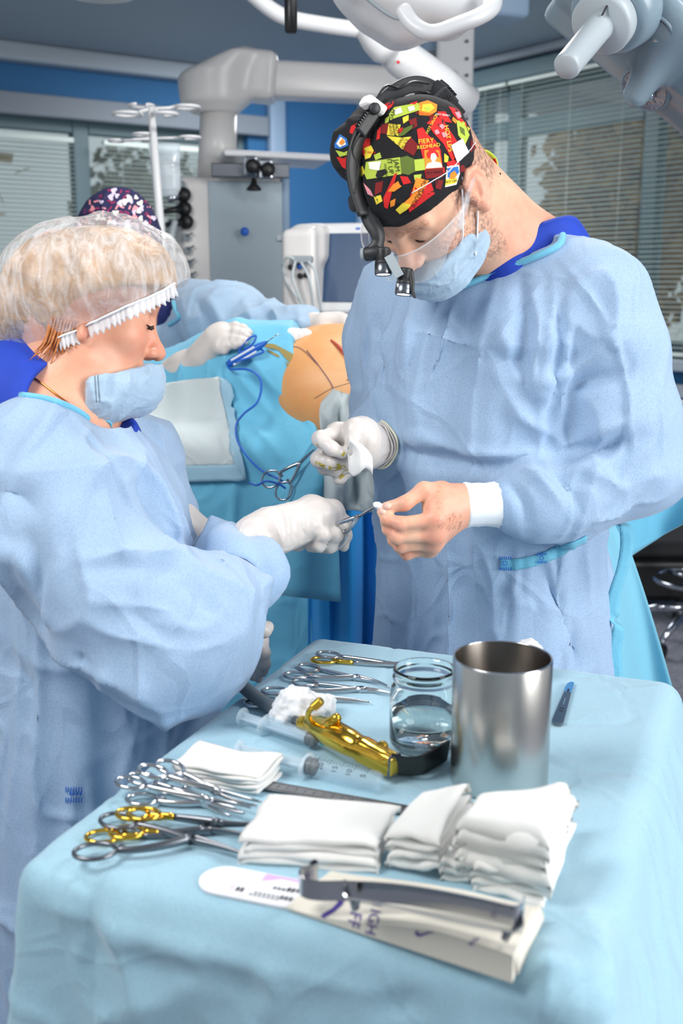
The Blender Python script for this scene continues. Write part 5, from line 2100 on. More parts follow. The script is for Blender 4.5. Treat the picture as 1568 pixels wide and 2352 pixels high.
    o = sdf_obj('gown', G, .0048, M['gown2'], t, sm=1, folds=folds, post=calm(creases(95, .0175, (7, 7, 5), (17, 17, 11)), (W(140, 935, 1.44), .09, .17)))
    Gs = SURF[o.name]
    # flared open sleeve end
    op = PX([(488, 1192, 1.52), (515, 1196, 1.49), (548, 1208, 1.455), (600, 1238, 1.425), (657, 1275, 1.415), (640, 1322, 1.425), (612, 1372, 1.44), (580, 1365, 1.48), (545, 1320, 1.52), (505, 1250, 1.54)])
    op = spline(op, 4, True)
    c0, axs = W(528, 1345, 1.365), nrm(W(600, 1250, 1.47) - W(500, 1390, 1.32))
    Gd = np.zeros((14, len(op) + 1, 3))
    for j in range(len(op) + 1):
        q = op[j % len(op)]
        rv = q - c0
        rv = nrm(rv - axs * (rv @ axs))
        p0 = c0 + rv * .046
        for i in range(14):
            v = i / 13
            Gd[i, j] = p0 + (q - p0) * v + rv * (.012 * math.sin(math.pi * v) + .005 * math.sin(j * 1.1) * v + .004 * math.sin(j * .6 + v * 6))
    V, F = thick_grid(Gd, .0015)
    obj('sleeve_end', V, F, M['gown2'], o)
    P, N = surf_px(Gs, [(-40, 895), (0, 903), (50, 909), (100, 916), (150, 932), (185, 950), (212, 972)], .001, 8)
    if len(P) > 3:
        obj('neck_binding', *sweep(P, circ(.0045, 8, .004)), M['binding'], o)
    obj('neck_tie', *sweep(spline([W(214, 972, 1.44), W(228, 966, 1.44), W(248, 968, 1.445), W(250, 978, 1.45)], 4), [(-.006, -.0012), (.006, -.0012), (.006, .0012), (-.006, .0012)]), M['binding'], o)
    vf = []
    for i in range(7):
        q = 150 + i * 6
        for y in (1808, 1832):
            vf.append(decal_px(Gs, [(q, y), (q + 2.5, y), (q + 2.5, y + 12), (q, y + 12)], .002))
    for k in range(4):
        vf.append(decal_px(Gs, [(158 + k * 8, 1822), (163 + k * 8, 1819), (165 + k * 8, 1824), (160 + k * 8, 1828)], .002))
    vf = [v for v in vf if len(v[1])]
    if vf:
        q = obj('heat_seal', *join(*vf), M['cable_blue'], o, False)
        q['kind'] = 'stuff'
    # ---- gloves
    Gl = SDF()
    Gl.chain([W(585, 1240, 1.455), W(620, 1222, 1.475), W(660, 1212, 1.50)], [.034, .031, .027], .02)
    hw = W(672, 1208, 1.508)
    Gl.cap(W(655, 1212, 1.50), W(715, 1178, 1.525), .027, .026, .02)
    mc = PX([(762, 1176, 1.556), (756, 1180, 1.538), (740, 1190, 1.518), (718, 1206, 1.503)])
    fn = [PX([(788, 1202, 1.556), (792, 1230, 1.553), (789, 1254, 1.549)]),
          PX([(784, 1214, 1.530), (780, 1240, 1.530), (764, 1254, 1.534)]),
          PX([(768, 1228, 1.510), (758, 1254, 1.513), (738, 1258, 1.522)]),
          PX([(744, 1228, 1.493), (732, 1254, 1.497), (714, 1257, 1.506)])]
    th = PX([(672, 1225, 1.54), (660, 1240, 1.55), (684, 1247, 1.552), (704, 1240, 1.55)])
    hand(Gl, hw, mc, fn, th, rf=.0102, rw=.027, palm_r=.0165)
    wr_f = [([(655, 1176), (660, 1210), (668, 1245)], .004, -.0035), ([(648, 1180), (652, 1215), (655, 1250)], .004, .003), ([(668, 1178), (674, 1215), (680, 1240)], .004, -.003),
            ([(600, 1195), (620, 1225), (640, 1262)], .006, -.005), ([(615, 1185), (636, 1215), (650, 1255)], .006, .004), ([(585, 1205), (600, 1235), (618, 1265)], .006, .004),
            ([(702, 1200), (696, 1215), (700, 1230)], .003, -.003)]
    g1 = sdf_obj('glove', Gl, .0022, M['glove'], t, sm=1, folds=wr_f, post=creases(43, .0012, (40, 40, 40), (90, 90, 90)))
    Gl = SDF()
    Gl.chain([W(410, 1205, 1.585), W(462, 1258, 1.585), W(540, 1420, 1.60)], [.036, .035, .028], .02)
    mc = PX([(592, 1470, 1.585), (588, 1474, 1.60), (578, 1480, 1.613), (566, 1484, 1.622)])
    fn = [PX([(604, 1500, 1.575), (606, 1525, 1.575), (604, 1543, 1.58)]), PX([(598, 1510, 1.59), (597, 1535, 1.59), (593, 1556, 1.592)]),
          PX([(586, 1512, 1.605), (584, 1535, 1.605), (581, 1553, 1.605)]), PX([(572, 1510, 1.615), (569, 1528, 1.615), (566, 1542, 1.615)])]
    th = PX([(570, 1430, 1.57), (590, 1440, 1.56), (606, 1448, 1.56), (615, 1440, 1.565)])
    hand(Gl, W(548, 1435, 1.60), mc, fn, th, rf=.0098, rw=.025, palm_r=.015)
    sdf_obj('glove', Gl, .003, M['glove'], t, sm=1)
    return t


nurse()


# ------------------------------------------------------------------ the assistant behind the patient
def assistant():
    base = W(400, 900, 2.85)
    t = person('assistant in navy heart print cap and pale blue gown, hands on the patient', (base[0], base[1], 0))
    R = head_frame(-35, 40, 0)
    H = Head(W(278, 590, 2.74), R, .88, True)
    L = H.L
    B = SDF()
    H.build(B)
    nb = W(340, 720, 2.83)
    B.cap(L(0, -.02, -.03), nb, .055, .065, .03)
    B.cap(nb, W(380, 900, 2.85), .08, .11, .05)
    sh1, sh2 = W(480, 730, 2.80), W(200, 760, 2.85)
    B.cap(nb, sh1, .06, .05, .04)
    B.cap(nb, sh2, .06, .05, .04)
    B.chain([sh1, W(640, 790, 2.62), W(735, 765, 2.46)], [.05, .04, .026], .02)
    B.chain([sh2, W(260, 900, 2.6), W(440, 840, 2.36)], [.05, .04, .026], .02)
    sdf_obj('body', B, .005, M['skin_nurse'], t, sm=1, attr={'tint': lambda P: H.tint(P)})
    # cap with hearts
    C = SDF()
    C.ell(W(270, 545, 2.75), (.105, .125, .118), None, .03)
    C.plane(W(290, 610, 2.7), nrm(arr(.35, -.3, -1.0)), .004)
    cp = sdf_obj('scrub_cap', C, .0045, M['cap_navy'], t, post=creases(66, .006, (12, 12, 12), (26, 26, 26)))
    rg = np.random.default_rng(5)
    sf = SURF[cp.name]
    cells = [(x, y) for y in range(440, 552, 12) for x in range(178, 366, 14)]
    for i, (cx, cy) in enumerate(cells):
        cx += rg.uniform(-4, 4) + (cy // 12 % 2) * 7
        cy += rg.uniform(-3, 3)
        k = rg.random()
        if k < .42:
            s, a = rg.uniform(5.5, 9), rg.uniform(0, 6.28)
            th = np.arange(16) / 16 * 6.2832
            hx, hy = 16 * np.sin(th) ** 3 / 16, -(13 * np.cos(th) - 5 * np.cos(2 * th) - 2 * np.cos(3 * th)) / 16
            q = [(cx + s * (x * math.cos(a) - y * math.sin(a)), cy + s * (x * math.sin(a) + y * math.cos(a))) for x, y in zip(hx, hy)]
            v, full = decal_px(sf, q, .001), 12
            nm, mt = 'heart_print', ('palepink', 'pwhite', 'pink')[int(rg.integers(3))]
        else:
            s, a = rg.uniform(4, 7), rg.uniform(0, 6.28)
            q = [(cx + s * x * math.cos(a) - y * math.sin(a), cy + s * x * math.sin(a) + y * math.cos(a)) for x, y in ((-1, -2), (1, -2), (1, 2), (-1, 2))]
            v, full = decal_px(sf, q, .001), 2
            nm, mt = 'script_print', ('berry', 'pink', 'berry')[int(rg.integers(3))]
        if len(v[1]) > 1 and len(v[1]) >= full:
            obj(nm, *v, M['print_' + mt], cp, True)
    Sc = SDF()
    Sc.cap(W(385, 730, 2.83), W(390, 800, 2.84), .085, .10, .03)
    sdf_obj('scrub_shirt', Sc, .008, M['scrub_dark'], t)
    lat, fr = arr(.9, .43), arr(.43, -.9)
    G = SDF()
    G.loft(rows_at([(365, 690, 2.84, .07, .06), (365, 720, 2.84, .15, .09), (375, 770, 2.84, .20, .12), (390, 900, 2.84, .21, .15), (390, 1100, 2.84, .21, .16), (390, 1900, 2.84, .24, .2)]),
           np.stack([lat, fr]), .03, pleats(101, .07))
    G.chain([W(430, 715, 2.80), W(520, 735, 2.70), W(610, 770, 2.62), W(690, 760, 2.52), W(722, 755, 2.47)], [.085, .085, .075, .06, .04], .03)
    G.chain([W(260, 740, 2.82), W(230, 860, 2.66), W(330, 890, 2.48), W(372, 872, 2.42)], [.08, .08, .06, .042], .03)
    G.ell(W(330, 690, 2.76), (.09, .08, .06), None, .004, 's')
    G.plane((0, 0, .3), (0, 0, -1))
    o = sdf_obj('gown', G, .0075, M['gown3'], t, folds=[([(420, 690), (450, 780), (470, 830)], .018, .012), ([(480, 680), (520, 760), (530, 830)], .018, .012), ([(450, 690), (490, 770)], .016, -.012),
                ([(560, 690), (580, 740), (575, 790)], .014, .010), ([(620, 700), (640, 740), (635, 790)], .012, .010), ([(600, 700), (612, 745), (606, 790)], .012, -.010), ([(680, 700), (690, 740), (685, 775)], .010, .008)],
                post=creases(97, .012, (8, 8, 8), (18, 18, 18)))
    P, N = surf_px(SURF[o.name], [(398, 690), (405, 715), (412, 728), (400, 738), (388, 745)], .001, 6)
    if len(P) > 3:
        obj('neck_binding', *tube(P, .006, 7), M['binding'], o)
    # gloves
    Gl = SDF()
    Gl.chain([W(382, 862, 2.42), W(430, 845, 2.38), W(468, 822, 2.35)], [.036, .035, .030], .02)
    mc = PX([(512, 758, 2.34), (516, 770, 2.325), (514, 783, 2.315), (505, 795, 2.31)])
    fn = [PX([(540, 750, 2.33), (558, 755, 2.325), (573, 764, 2.32)]), PX([(540, 764, 2.315), (556, 768, 2.31), (570, 775, 2.305)]),
          PX([(536, 780, 2.305), (550, 782, 2.30), (563, 784, 2.295)]), PX([(525, 794, 2.30), (540, 793, 2.295), (550, 790, 2.29)])]
    th = PX([(480, 800, 2.33), (490, 785, 2.32), (502, 800, 2.305), (515, 806, 2.30)])
    hand(Gl, W(470, 818, 2.35), mc, fn, th, rf=.0095, rw=.028, palm_r=.015)
    Gl.cap(W(470, 815, 2.35), W(495, 775, 2.335), .030, .026, .02)
    g = sdf_obj('glove', Gl, .0035, M['glove'], t)
    obj('rolled_cuff', *tube([W(378, 866, 2.42) + arr(0.006, 0, 0) + .037 * (arr(0, 1, 0) * math.cos(a) + nrm(arr(.4, 0, .9)) * math.sin(a)) for a in np.arange(24) / 24 * 6.283], .003, 6, closed=True), M['glove_cuff'], g)
    Gl = SDF()
    Gl.chain([W(722, 752, 2.47), W(745, 752, 2.44)], [.034, .030], .02)
    mc = PX([(798, 748, 2.40), (792, 742, 2.415), (782, 738, 2.43), (772, 738, 2.44)])
    fn = [PX([(806, 776, 2.38), (809, 800, 2.37), (808, 820, 2.365)]), PX([(812, 765, 2.40), (822, 790, 2.39), (824, 812, 2.385)]),
          PX([(812, 758, 2.42), (826, 780, 2.41), (832, 800, 2.40)]), PX([(805, 752, 2.44), (824, 768, 2.43), (834, 785, 2.42)])]
    th = PX([(760, 768, 2.42), (772, 782, 2.405), (786, 800, 2.39), (798, 812, 2.38)])
    hand(Gl, W(748, 750, 2.44), mc, fn, th, rf=.0098, rw=.029, palm_r=.016)
    sdf_obj('glove', Gl, .0035, M['glove'], t)
    return t


assistant()


# ------------------------------------------------------------------ the patient, the operating table and the drapes
def patient():
    # operating table
    ot = thing('operating_table', 'dark operating table under the blue drapes', 'operating table', (.1, 2.5, 0))
    obj('column', *box((.35, 2.44, .45), (.28, .26, .9), None, .03), M['black'], ot, False)
    obj('base', *box((.35, 2.46, .06), (.9, .4, .12), None, .03), M['black'], ot, False)
    obj('top', *box((.15, 2.42, .99), (1.5, .40, .06), None, .01), M['black'], ot, False)
    obj('mattress', *box((.15, 2.42, 1.05), (1.5, .40, .06), None, .02), M['black_soft'], ot, False)
    t = person('patient lying on the table, iodine stained belly showing between blue drapes', (.1, 2.5, 1.08))
    B = SDF()
    B.ell(W(805, 905, 2.42), (.24, .19, .135), None, .04)
    B.ell(W(745, 880, 2.40), (.13, .15, .115), None, .05)
    B.ell(W(900, 880, 2.42), (.25, .20, .12), None, .06)
    B.cap(W(600, 960, 2.48), W(350, 1010, 2.52), .10, .08, .05)
    B.cap(W(1100, 900, 2.45), W(1300, 930, 2.5), .15, .10, .06)
    B.chain([W(1250, 930, 2.42), W(1430, 960, 2.42), W(1492, 955, 2.40)], [.055, .042, .028], .03)
    mc = PX([(1515, 948, 2.36), (1512, 955, 2.375), (1508, 962, 2.39), (1503, 968, 2.40)])
    fn = [PX([(1530, 950, 2.34), (1538, 960, 2.335), (1540, 972, 2.335)]), PX([(1526, 962, 2.35), (1532, 972, 2.345), (1532, 980, 2.345)]),
          PX([(1520, 970, 2.37), (1524, 978, 2.37), (1524, 984, 2.37)]), PX([(1512, 974, 2.385), (1514, 980, 2.385), (1514, 985, 2.385)])]
    th = PX([(1500, 945, 2.36), (1505, 940, 2.34), (1518, 944, 2.33), (1528, 950, 2.328)])
    hand(B, W(1494, 955, 2.40), mc, fn, th, rf=.0088, rw=.025)

    def tint(P):
        c = np.ones((len(P), 3))
        n = vnoise(P * 9, 4) * .5 + .5
        w = np.clip(.55 * n + .5 * sstep(.05, -.10, P[:, 0] - W(790, 850, 2.3)[0]), 0, 1)[:, None]
        c = c * (1 - w * arr(.10, .30, .55))
        a = P[:, 0] > W(1100, 900, 2.4)[0]
        c[a] = arr(.96, .80, .80)
        return c
    b = sdf_obj('body', B, .005, M['skin_patient'], t, attr={'tint': tint})
    sb = SURF[b.name]
    for pts, r in (([(705, 805), (740, 850), (765, 890), (775, 930), (785, 950)], .0016), ([(722, 915), (760, 893), (800, 880), (830, 866)], .0012), ([(650, 795), (690, 800), (730, 838)], .0012)):
        P, N = surf_px(sb, pts, .0003, 8)
        if len(P) > 3:
            obj('marker_line', *sweep(P, [(-r, -.0003), (r, -.0003), (r, .0003), (-r, .0003)]), simple('surgical_marker', lin(120, 84, 92), .6), b)
    for x, y in ((798, 873), (806, 855), (828, 882), (818, 898), (790, 800)):
        v = decal_px(sb, [(x + 2.2 * math.cos(a), y + 2.2 * math.sin(a)) for a in np.arange(8) / 8 * 6.283], .0006)
        if len(v[1]):
            obj('mole', *v, simple('mole', lin(150, 84, 50), .6), b, False)
    # wound edge
    P, N = surf_px(sb, [(760, 782), (780, 800), (800, 822), (820, 842), (838, 856)], .001, 6)
    if len(P) > 3:
        obj('incision', *tube(P, [.002, .005, .006, .005, .002], 7), simple('wound_red', lin(190, 84, 64), .35), b)
    # ---- blue drape over legs and flank
    d = SDF()
    d.chain([W(250, 1010, 2.52), W(420, 950, 2.48), W(560, 900, 2.44), W(680, 890, 2.41), W(790, 905, 2.41)], [.13, .14, .15, .135, .145], .05)
    d.rbox(arr(-.19, 2.42, .80), (.40, .22, .40), .06, None, .08)
    d.ell(W(640, 840, 2.40), (.10, .10, .05), None, .05)
    a, b_, c_ = W(600, 778, 2.46), W(698, 870, 2.30), W(738, 985, 2.22)
    n = nrm(np.cross(b_ - a, c_ - a) + 0)
    n = nrm(arr(.93, -.12, .30))
    d.plane(b_, n, .004)
    d.plane((0, 0, .25), (0, 0, -1))
    fo = [([(500, 800), (580, 900), (650, 980), (700, 1050)], .016, .012), ([(560, 800), (620, 880), (700, 960), (735, 1000)], .014, .010), ([(530, 810), (600, 910), (670, 1000)], .014, -.010),
          ([(480, 830), (540, 930), (570, 1040), (640, 1100)], .016, .010), ([(600, 850), (660, 930), (720, 1000)], .012, -.008), ([(560, 960), (620, 1020), (640, 1060)], .012, .008),
          ([(540, 1100), (536, 1200), (530, 1300)], .010, .008), ([(640, 1130), (650, 1230), (645, 1400)], .018, .014), ([(690, 1080), (660, 1180), (640, 1300)], .02, .014),
          ([(700, 1100), (700, 1250), (690, 1400)], .02, -.014), ([(600, 1150), (600, 1300), (590, 1420)], .02, -.012)]
    dr = sdf_obj('surgical_drape', d, .006, M['or_drape'], None, folds=fo, post=creases(111, .012, (7, 7, 4), (16, 16, 9)))
    tag(dr, 'cyan blue surgical drape spread over the patient and hanging down', 'drape')
    sd = SURF[dr.name]

    def sheet(name, label, cat, fn, m, n, off, mat, th=.003, parent=None, wav=.0):
        Gd = np.zeros((m, n, 3))
        for i in range(m):
            for j in range(n):
                x, y = fn(i / (m - 1), j / (n - 1))
                r = sd.t.ray_cast(Vector(CAMP), Vector(ray(x, y)).normalized())
                if r[0] is not None and r[0].y < 2.9:
                    p, q = np.array(r[0]), np.array(r[1])
                    Gd[i, j] = p + q * off
                else:
                    Gd[i, j] = W(x, y, 2.45)
        for _ in range(3):
            Gd[1:-1, 1:-1] = (Gd[:-2, 1:-1] + Gd[2:, 1:-1] + Gd[1:-1, :-2] + Gd[1:-1, 2:]) / 4 * .5 + .5 * Gd[1:-1, 1:-1]
        V, F = thick_grid(Gd, th)
        nn_ = np.cross(Gd[1, 0] - Gd[0, 0], Gd[0, 1] - Gd[0, 0])
        if nn_ @ (CAMP - Gd[0, 0]) < 0:
            V, F = thick_grid(Gd[:, ::-1], th)
        o = obj(name, V, F, mat, parent)
        if parent is None:
            tag(o, label, cat)
        return o, Gd

    def q4(a, b, c, e, bow=0):
        A, B_, C_, E = (np.array(v, float) for v in (a, b, c, e))
        return lambda u, v: tuple(((A * (1 - v) + B_ * v) * (1 - u) + (E * (1 - v) + C_ * v) * u) + np.array([0, -bow * math.sin(math.pi * v) * (1 - u)]))
    o, _ = sheet('absorbent_sheet', 'pale white absorbent sheet laid over the blue drape behind the nurse', 'sheet', q4((205, 950), (505, 868), (540, 1068), (230, 1075), 18), 30, 40, .010, M['pale_sheet'], .004)
    sheet('film_rim', '', '', q4((505, 868), (530, 885), (566, 1102), (538, 1066)), 24, 6, .011, M['sheet_rim'], .002, o)
    sheet('film_rim', '', '', q4((230, 1072), (540, 1066), (566, 1102), (235, 1112)), 6, 30, .012, M['sheet_rim'], .002, o)
    # iodine smear on the drape's edge
    rg = np.random.default_rng(8)
    for pl in ([(600, 788), (630, 790), (672, 812), (690, 850), (672, 842), (640, 805), (606, 796)], [(655, 830), (690, 856), (700, 890), (696, 935), (684, 900), (668, 870)],
               [(700, 868), (712, 880), (722, 905), (728, 930), (718, 925), (708, 900)], [(610, 800), (640, 815), (642, 822), (622, 812)], [(686, 900), (700, 912), (702, 935), (692, 925)]):
        v = decal_px(sd, pl, .0012)
        if len(v[1]):
            obj('iodine_smear', *v, simple('iodine_on_drape', lin(150, 134, 74), .6), dr, True)
    # deep blue drape hanging on the front of the table
    m, n = 30, 34
    Gd = np.zeros((m, n, 3))
    for i in range(m):
        v = i / (m - 1)
        for j in range(n):
            u = j / (n - 1)
            p = W(705 + 230 * u, 1130 + 480 * v, 2.16)
            p[1] += .03 * math.sin(u * 11 + v * 1.2) * (.3 + .7 * v) + .02 * math.sin(u * 23 + 1)
            Gd[i, j] = p
    V, F = thick_grid(Gd[:, ::-1], .003)
    tag(obj('hanging_drape', V, F, M['or_drape_deep']), 'deep blue drape hanging beside the surgeon below his gloved hand', 'drape')
    # folded towel-like drape lying diagonally, clamped at the flank
    Gd = np.zeros((34, 16, 3))
    top = spline([(742, 985, 2.10), (700, 1040, 2.09), (668, 1120, 2.08), (650, 1230, 2.07), (640, 1440, 2.06)], 9)[:34]
    for i in range(34):
        x, y, Y = top[min(i, len(top) - 1)]
        for j in range(16):
            u = j / 15
            Gd[i, j] = W(x + u * (70 + 70 * i / 33), y + 16 * u, Y + .02 * math.sin(u * 6 + i * .1) - .02 * math.sin(math.pi * u))
    V, F = thick_grid(Gd, .004)
    V2, F2 = thick_grid(Gd[:, ::-1], .004)
    tag(obj('side_drape', V2, F2, M['or_drape']), 'turned-back blue drape edge clamped beside the belly', 'drape')
    # pale cloth under the glove
    Gd = np.zeros((36, 18, 3))
    ctr = spline([(800, 905, 2.13), (790, 950, 2.06), (800, 1000, 2.03), (806, 1080, 2.03), (812, 1150, 2.03), (812, 1208, 2.03)], 8)[:36]
    for i in range(36):
        x, y, Y = ctr[min(i, len(ctr) - 1)]
        wd = np.interp(i, [0, 6, 14, 35], [34, 55, 62, 66])
        for j in range(18):
            u = j / 17 * 2 - 1
            Gd[i, j] = W(x + u * wd, y - 10 * u * u * (1 if i < 12 else .2) + (8 * u if i > 28 else 0), Y + .018 * math.sin(u * 5 + i * .25) + .010 * math.sin(u * 11 - i * .2))
    V, F = thick_grid(Gd[:, ::-1], .003)
    tag(obj('gauze_cloth', V, F, M['pale_sheet']), 'crumpled pale cloth hanging behind the gloved hand', 'cloth')
    # gauze on the belly
    g = SDF()
    g.chain([W(640, 770, 2.36), W(670, 772, 2.34), W(700, 768, 2.34)], [.012, .016, .012], .01)
    o = sdf_obj('gauze_swab', g, .003, M['gauze_soft'], None, post=creases(121, .004, (50, 50, 50), (110, 110, 110)))
    tag(o, 'small white gauze swab on the belly beside the gloved hand', 'gauze')
    # drape over the arm at the right
    m, n = 40, 30
    Gd = np.zeros((m, n, 3))
    for i in range(m):
        v = i / (m - 1)
        for j in range(n):
            u = j / (n - 1)
            xt, yt = 1330 + 330 * u, 945 + 105 * u ** 1.1 + 12 * math.sin(u * 6)
            xb, yb = 1380 + 290 * u, 1345 - 190 * u ** .7
            x, y = xt + (xb - xt) * v, yt + (yb - yt) * v
            Y = 2.32 - .16 * math.sin(min(1, v * 2.2) * 1.57) + .025 * math.sin(u * 9 + v * 4) * v
            Gd[i, j] = W(x, y, Y)
    V, F = thick_grid(Gd[:, ::-1], .003)
    tag(obj('arm_drape', V, F, M['or_drape']), "blue drape over the patient's arm behind the surgeon's elbow", 'drape')
    # arm board, rail, sensor
    ab = thing('arm_board', "white padded arm board under the patient's hand at the right edge", 'arm board', W(1560, 985, 2.4))
    obj('pad', *box(W(1570, 985, 2.42) + arr(.02, 0, -.025), (.30, .16, .05), None, .015), M['white_soft'], ab, False)
    obj('rail', *tube(spline(PX([(1480, 918, 2.46), (1530, 918, 2.46), (1568, 925, 2.44), (1620, 935, 2.42)]), 5), .006, 8), M['grey_plastic'], ab)
    obj('support_arm', *box(W(1590, 1040, 2.46), (.05, .06, .12), None, .008), M['black'], ab, False)
    obj('support_bar', *box(W(1500, 1040, 2.50), (.36, .04, .03), None, .006), M['black'], ab, False)
    s = thing('finger_sensor', "grey pulse sensor clip with printed CE mark beside the patient's fingers", 'sensor', W(1550, 945, 2.36))
    x_, y_ = nrm(W(1568, 940, 2.35) - W(1538, 965, 2.35)), nrm(W(1538, 925, 2.36) - W(1550, 950, 2.34))
    z_ = np.cross(x_, y_)
    z_ = z_ if z_[1] < 0 else -z_
    obj('clip', *box(W(1551, 948, 2.36), (.040, .022, .008), np.stack([x_, nrm(np.cross(z_, x_)), z_]), .004), M['grey_plastic'], s, False)
    V, F = text_mesh('CE', .013)
    yv = nrm(np.cross(z_, x_))
    yv = yv if yv[2] > 0 else -yv
    obj('lettering', W(1551, 946, 2.36) + z_ * .0045 + V[:, :1] * (-yv) + V[:, 1:2] * x_, F, M['grey_ink'], s, False)
    obj('strap', *box(W(1545, 926, 2.40), (.016, .012, .022), None, .003), M['white_soft'], s, False)
    # stool behind, right
    st = thing('wheeled_stool', 'chrome five-star stool base with black castors at right', 'stool', (1.50, 4.45, 0))
    cx, cy = st.location.x, st.location.y
    for k in range(5):
        a = 2 * math.pi * k / 5 + 2.75
        e = arr(cx + .30 * math.cos(a), cy + .30 * math.sin(a), .085)
        obj('spoke', *tube([arr(cx, cy, .15), (arr(cx, cy, .15) + e) / 2 + arr(0, 0, .012), e], [.022, .019, .013], 8), M['chrome'], st)
        w = obj('castor', *lathe([(.0001, -.014), (.024, -.014), (.03, -.008), (.03, .008), (.024, .014), (.0001, .014)], e - arr(0, 0, .055), (-math.sin(a), math.cos(a), 0), 18), M['black'], st)
        obj('castor_fork', *rod(e, e - arr(0, 0, .03), .008), M['chrome'], st)
    obj('gas_column', *rod(arr(cx, cy, .12), arr(cx, cy, .5), .026), M['black'], st)
    ring = [arr(cx + .17 * math.cos(a), cy + .17 * math.sin(a), .27) for a in np.arange(28) / 28 * 6.283]
    obj('foot_ring', *tube(ring, .011, 8, closed=True), M['chrome'], st)
    for k in range(3):
        a = k * 2.094
        obj('ring_strut', *rod(arr(cx, cy, .27), arr(cx + .17 * math.cos(a), cy + .17 * math.sin(a), .27), .008, n=8), M['chrome'], st)
    obj('seat', *lathe([(.0001, .5), (.17, .5), (.185, .515), (.185, .55), (.17, .565), (.0001, .57)], (cx, cy, 0), n=32), M['black_soft'], st)
    fp = thing('equipment_base', 'black machine base in the shadow behind the stool', 'machine', (1.5, 5.0, 0))
    obj('plinth', *box((1.5, 5.0, .16), (.6, .36, .2), None, .03), M['black'], fp, False)
    obj('cabinet', *box((1.52, 5.0, .50), (.5, .3, .5), None, .03), M['black_soft'], fp, False)
    for i in (-1, 1):
        for j in (-1, 1):
            obj('castor', *lathe([(.0001, -.015), (.028, -.015), (.033, 0), (.028, .015), (.0001, .015)], arr(1.5 + .24 * i, 5.0 + .13 * j, .033), (1, 0, 0), 14), M['black'], fp)
    # electro-surgical pen and cables
    pen = thing('diathermy_pen', 'blue and white pencil-shaped cautery tool on the drape', 'surgical tool', W(560, 812, 2.28))
    a, b = W(522, 838, 2.285), W(612, 786, 2.27)
    ax_ = nrm(b - a)
    Ln = np.linalg.norm(b - a)
    obj('barrel', *lathe([(.0001, 0), (.006, .0), (.0085, .01), (.0088, Ln * .55), (.007, Ln * .82), (.0045, Ln * .95), (.003, Ln)], a, ax_, 16), M['cable_blue'], pen)
    sd_ = nrm(np.cross(ax_, arr(0, 1, 0)))
    sd_ = sd_ if sd_[2] > 0 else -sd_
    for q in (.004, -.006):
        obj('grip_panel', *box(a + ax_ * Ln * .42 + arr(0, -1, 0) * .0068 + sd_ * q, (Ln * .6, .005, .005), np.stack([ax_, sd_, np.cross(ax_, sd_)]), .002), M['pen_white'], pen, False)
    obj('electrode', *rod(b, b + ax_ * .03 + arr(0, 0, .004), .0011, .0008, 8), M['steel'], pen)
    cab = spline(PX([(522, 838, 2.285), (530, 848, 2.27), (565, 848, 2.25), (592, 862, 2.235), (600, 890, 2.22), (590, 925, 2.20), (560, 950, 2.19), (543, 975, 2.185), (545, 1010, 2.17),
                     (565, 1045, 2.14), (600, 1080, 2.10), (640, 1100, 2.08), (655, 1110, 2.075)]), 8)
    obj('cable', *tube(cab, .0024, 7), M['cable_blue'], pen)
    obj('cable', *tube(spline(PX([(540, 832, 2.27), (590, 815, 2.27), (605, 806, 2.27), (585, 800, 2.28), (550, 808, 2.29), (560, 790, 2.29), (575, 775, 2.29), (588, 772, 2.29), (580, 790, 2.285), (560, 802, 2.285)]), 8), .0022, 7), M['cable_blue'], pen)
    obj('cable', *tube(spline(PX([(572, 1108, 2.08), (590, 1114, 2.075), (612, 1105, 2.07), (640, 1112, 2.07), (656, 1122, 2.07)]), 6), .0022, 7), M['cable_blue'], pen)


patient()


# ================================================================== the instrument table
TOP = 0.99
TU, TV = nrm(arr(.931, -.366, 0)), nrm(arr(.366, .931, 0))
TBL = arr(-.041, 1.545, 0)
TW, TD = .52, .70


def on_table(px, py, h=0.0):
    return Tz(px, py, TOP + h)


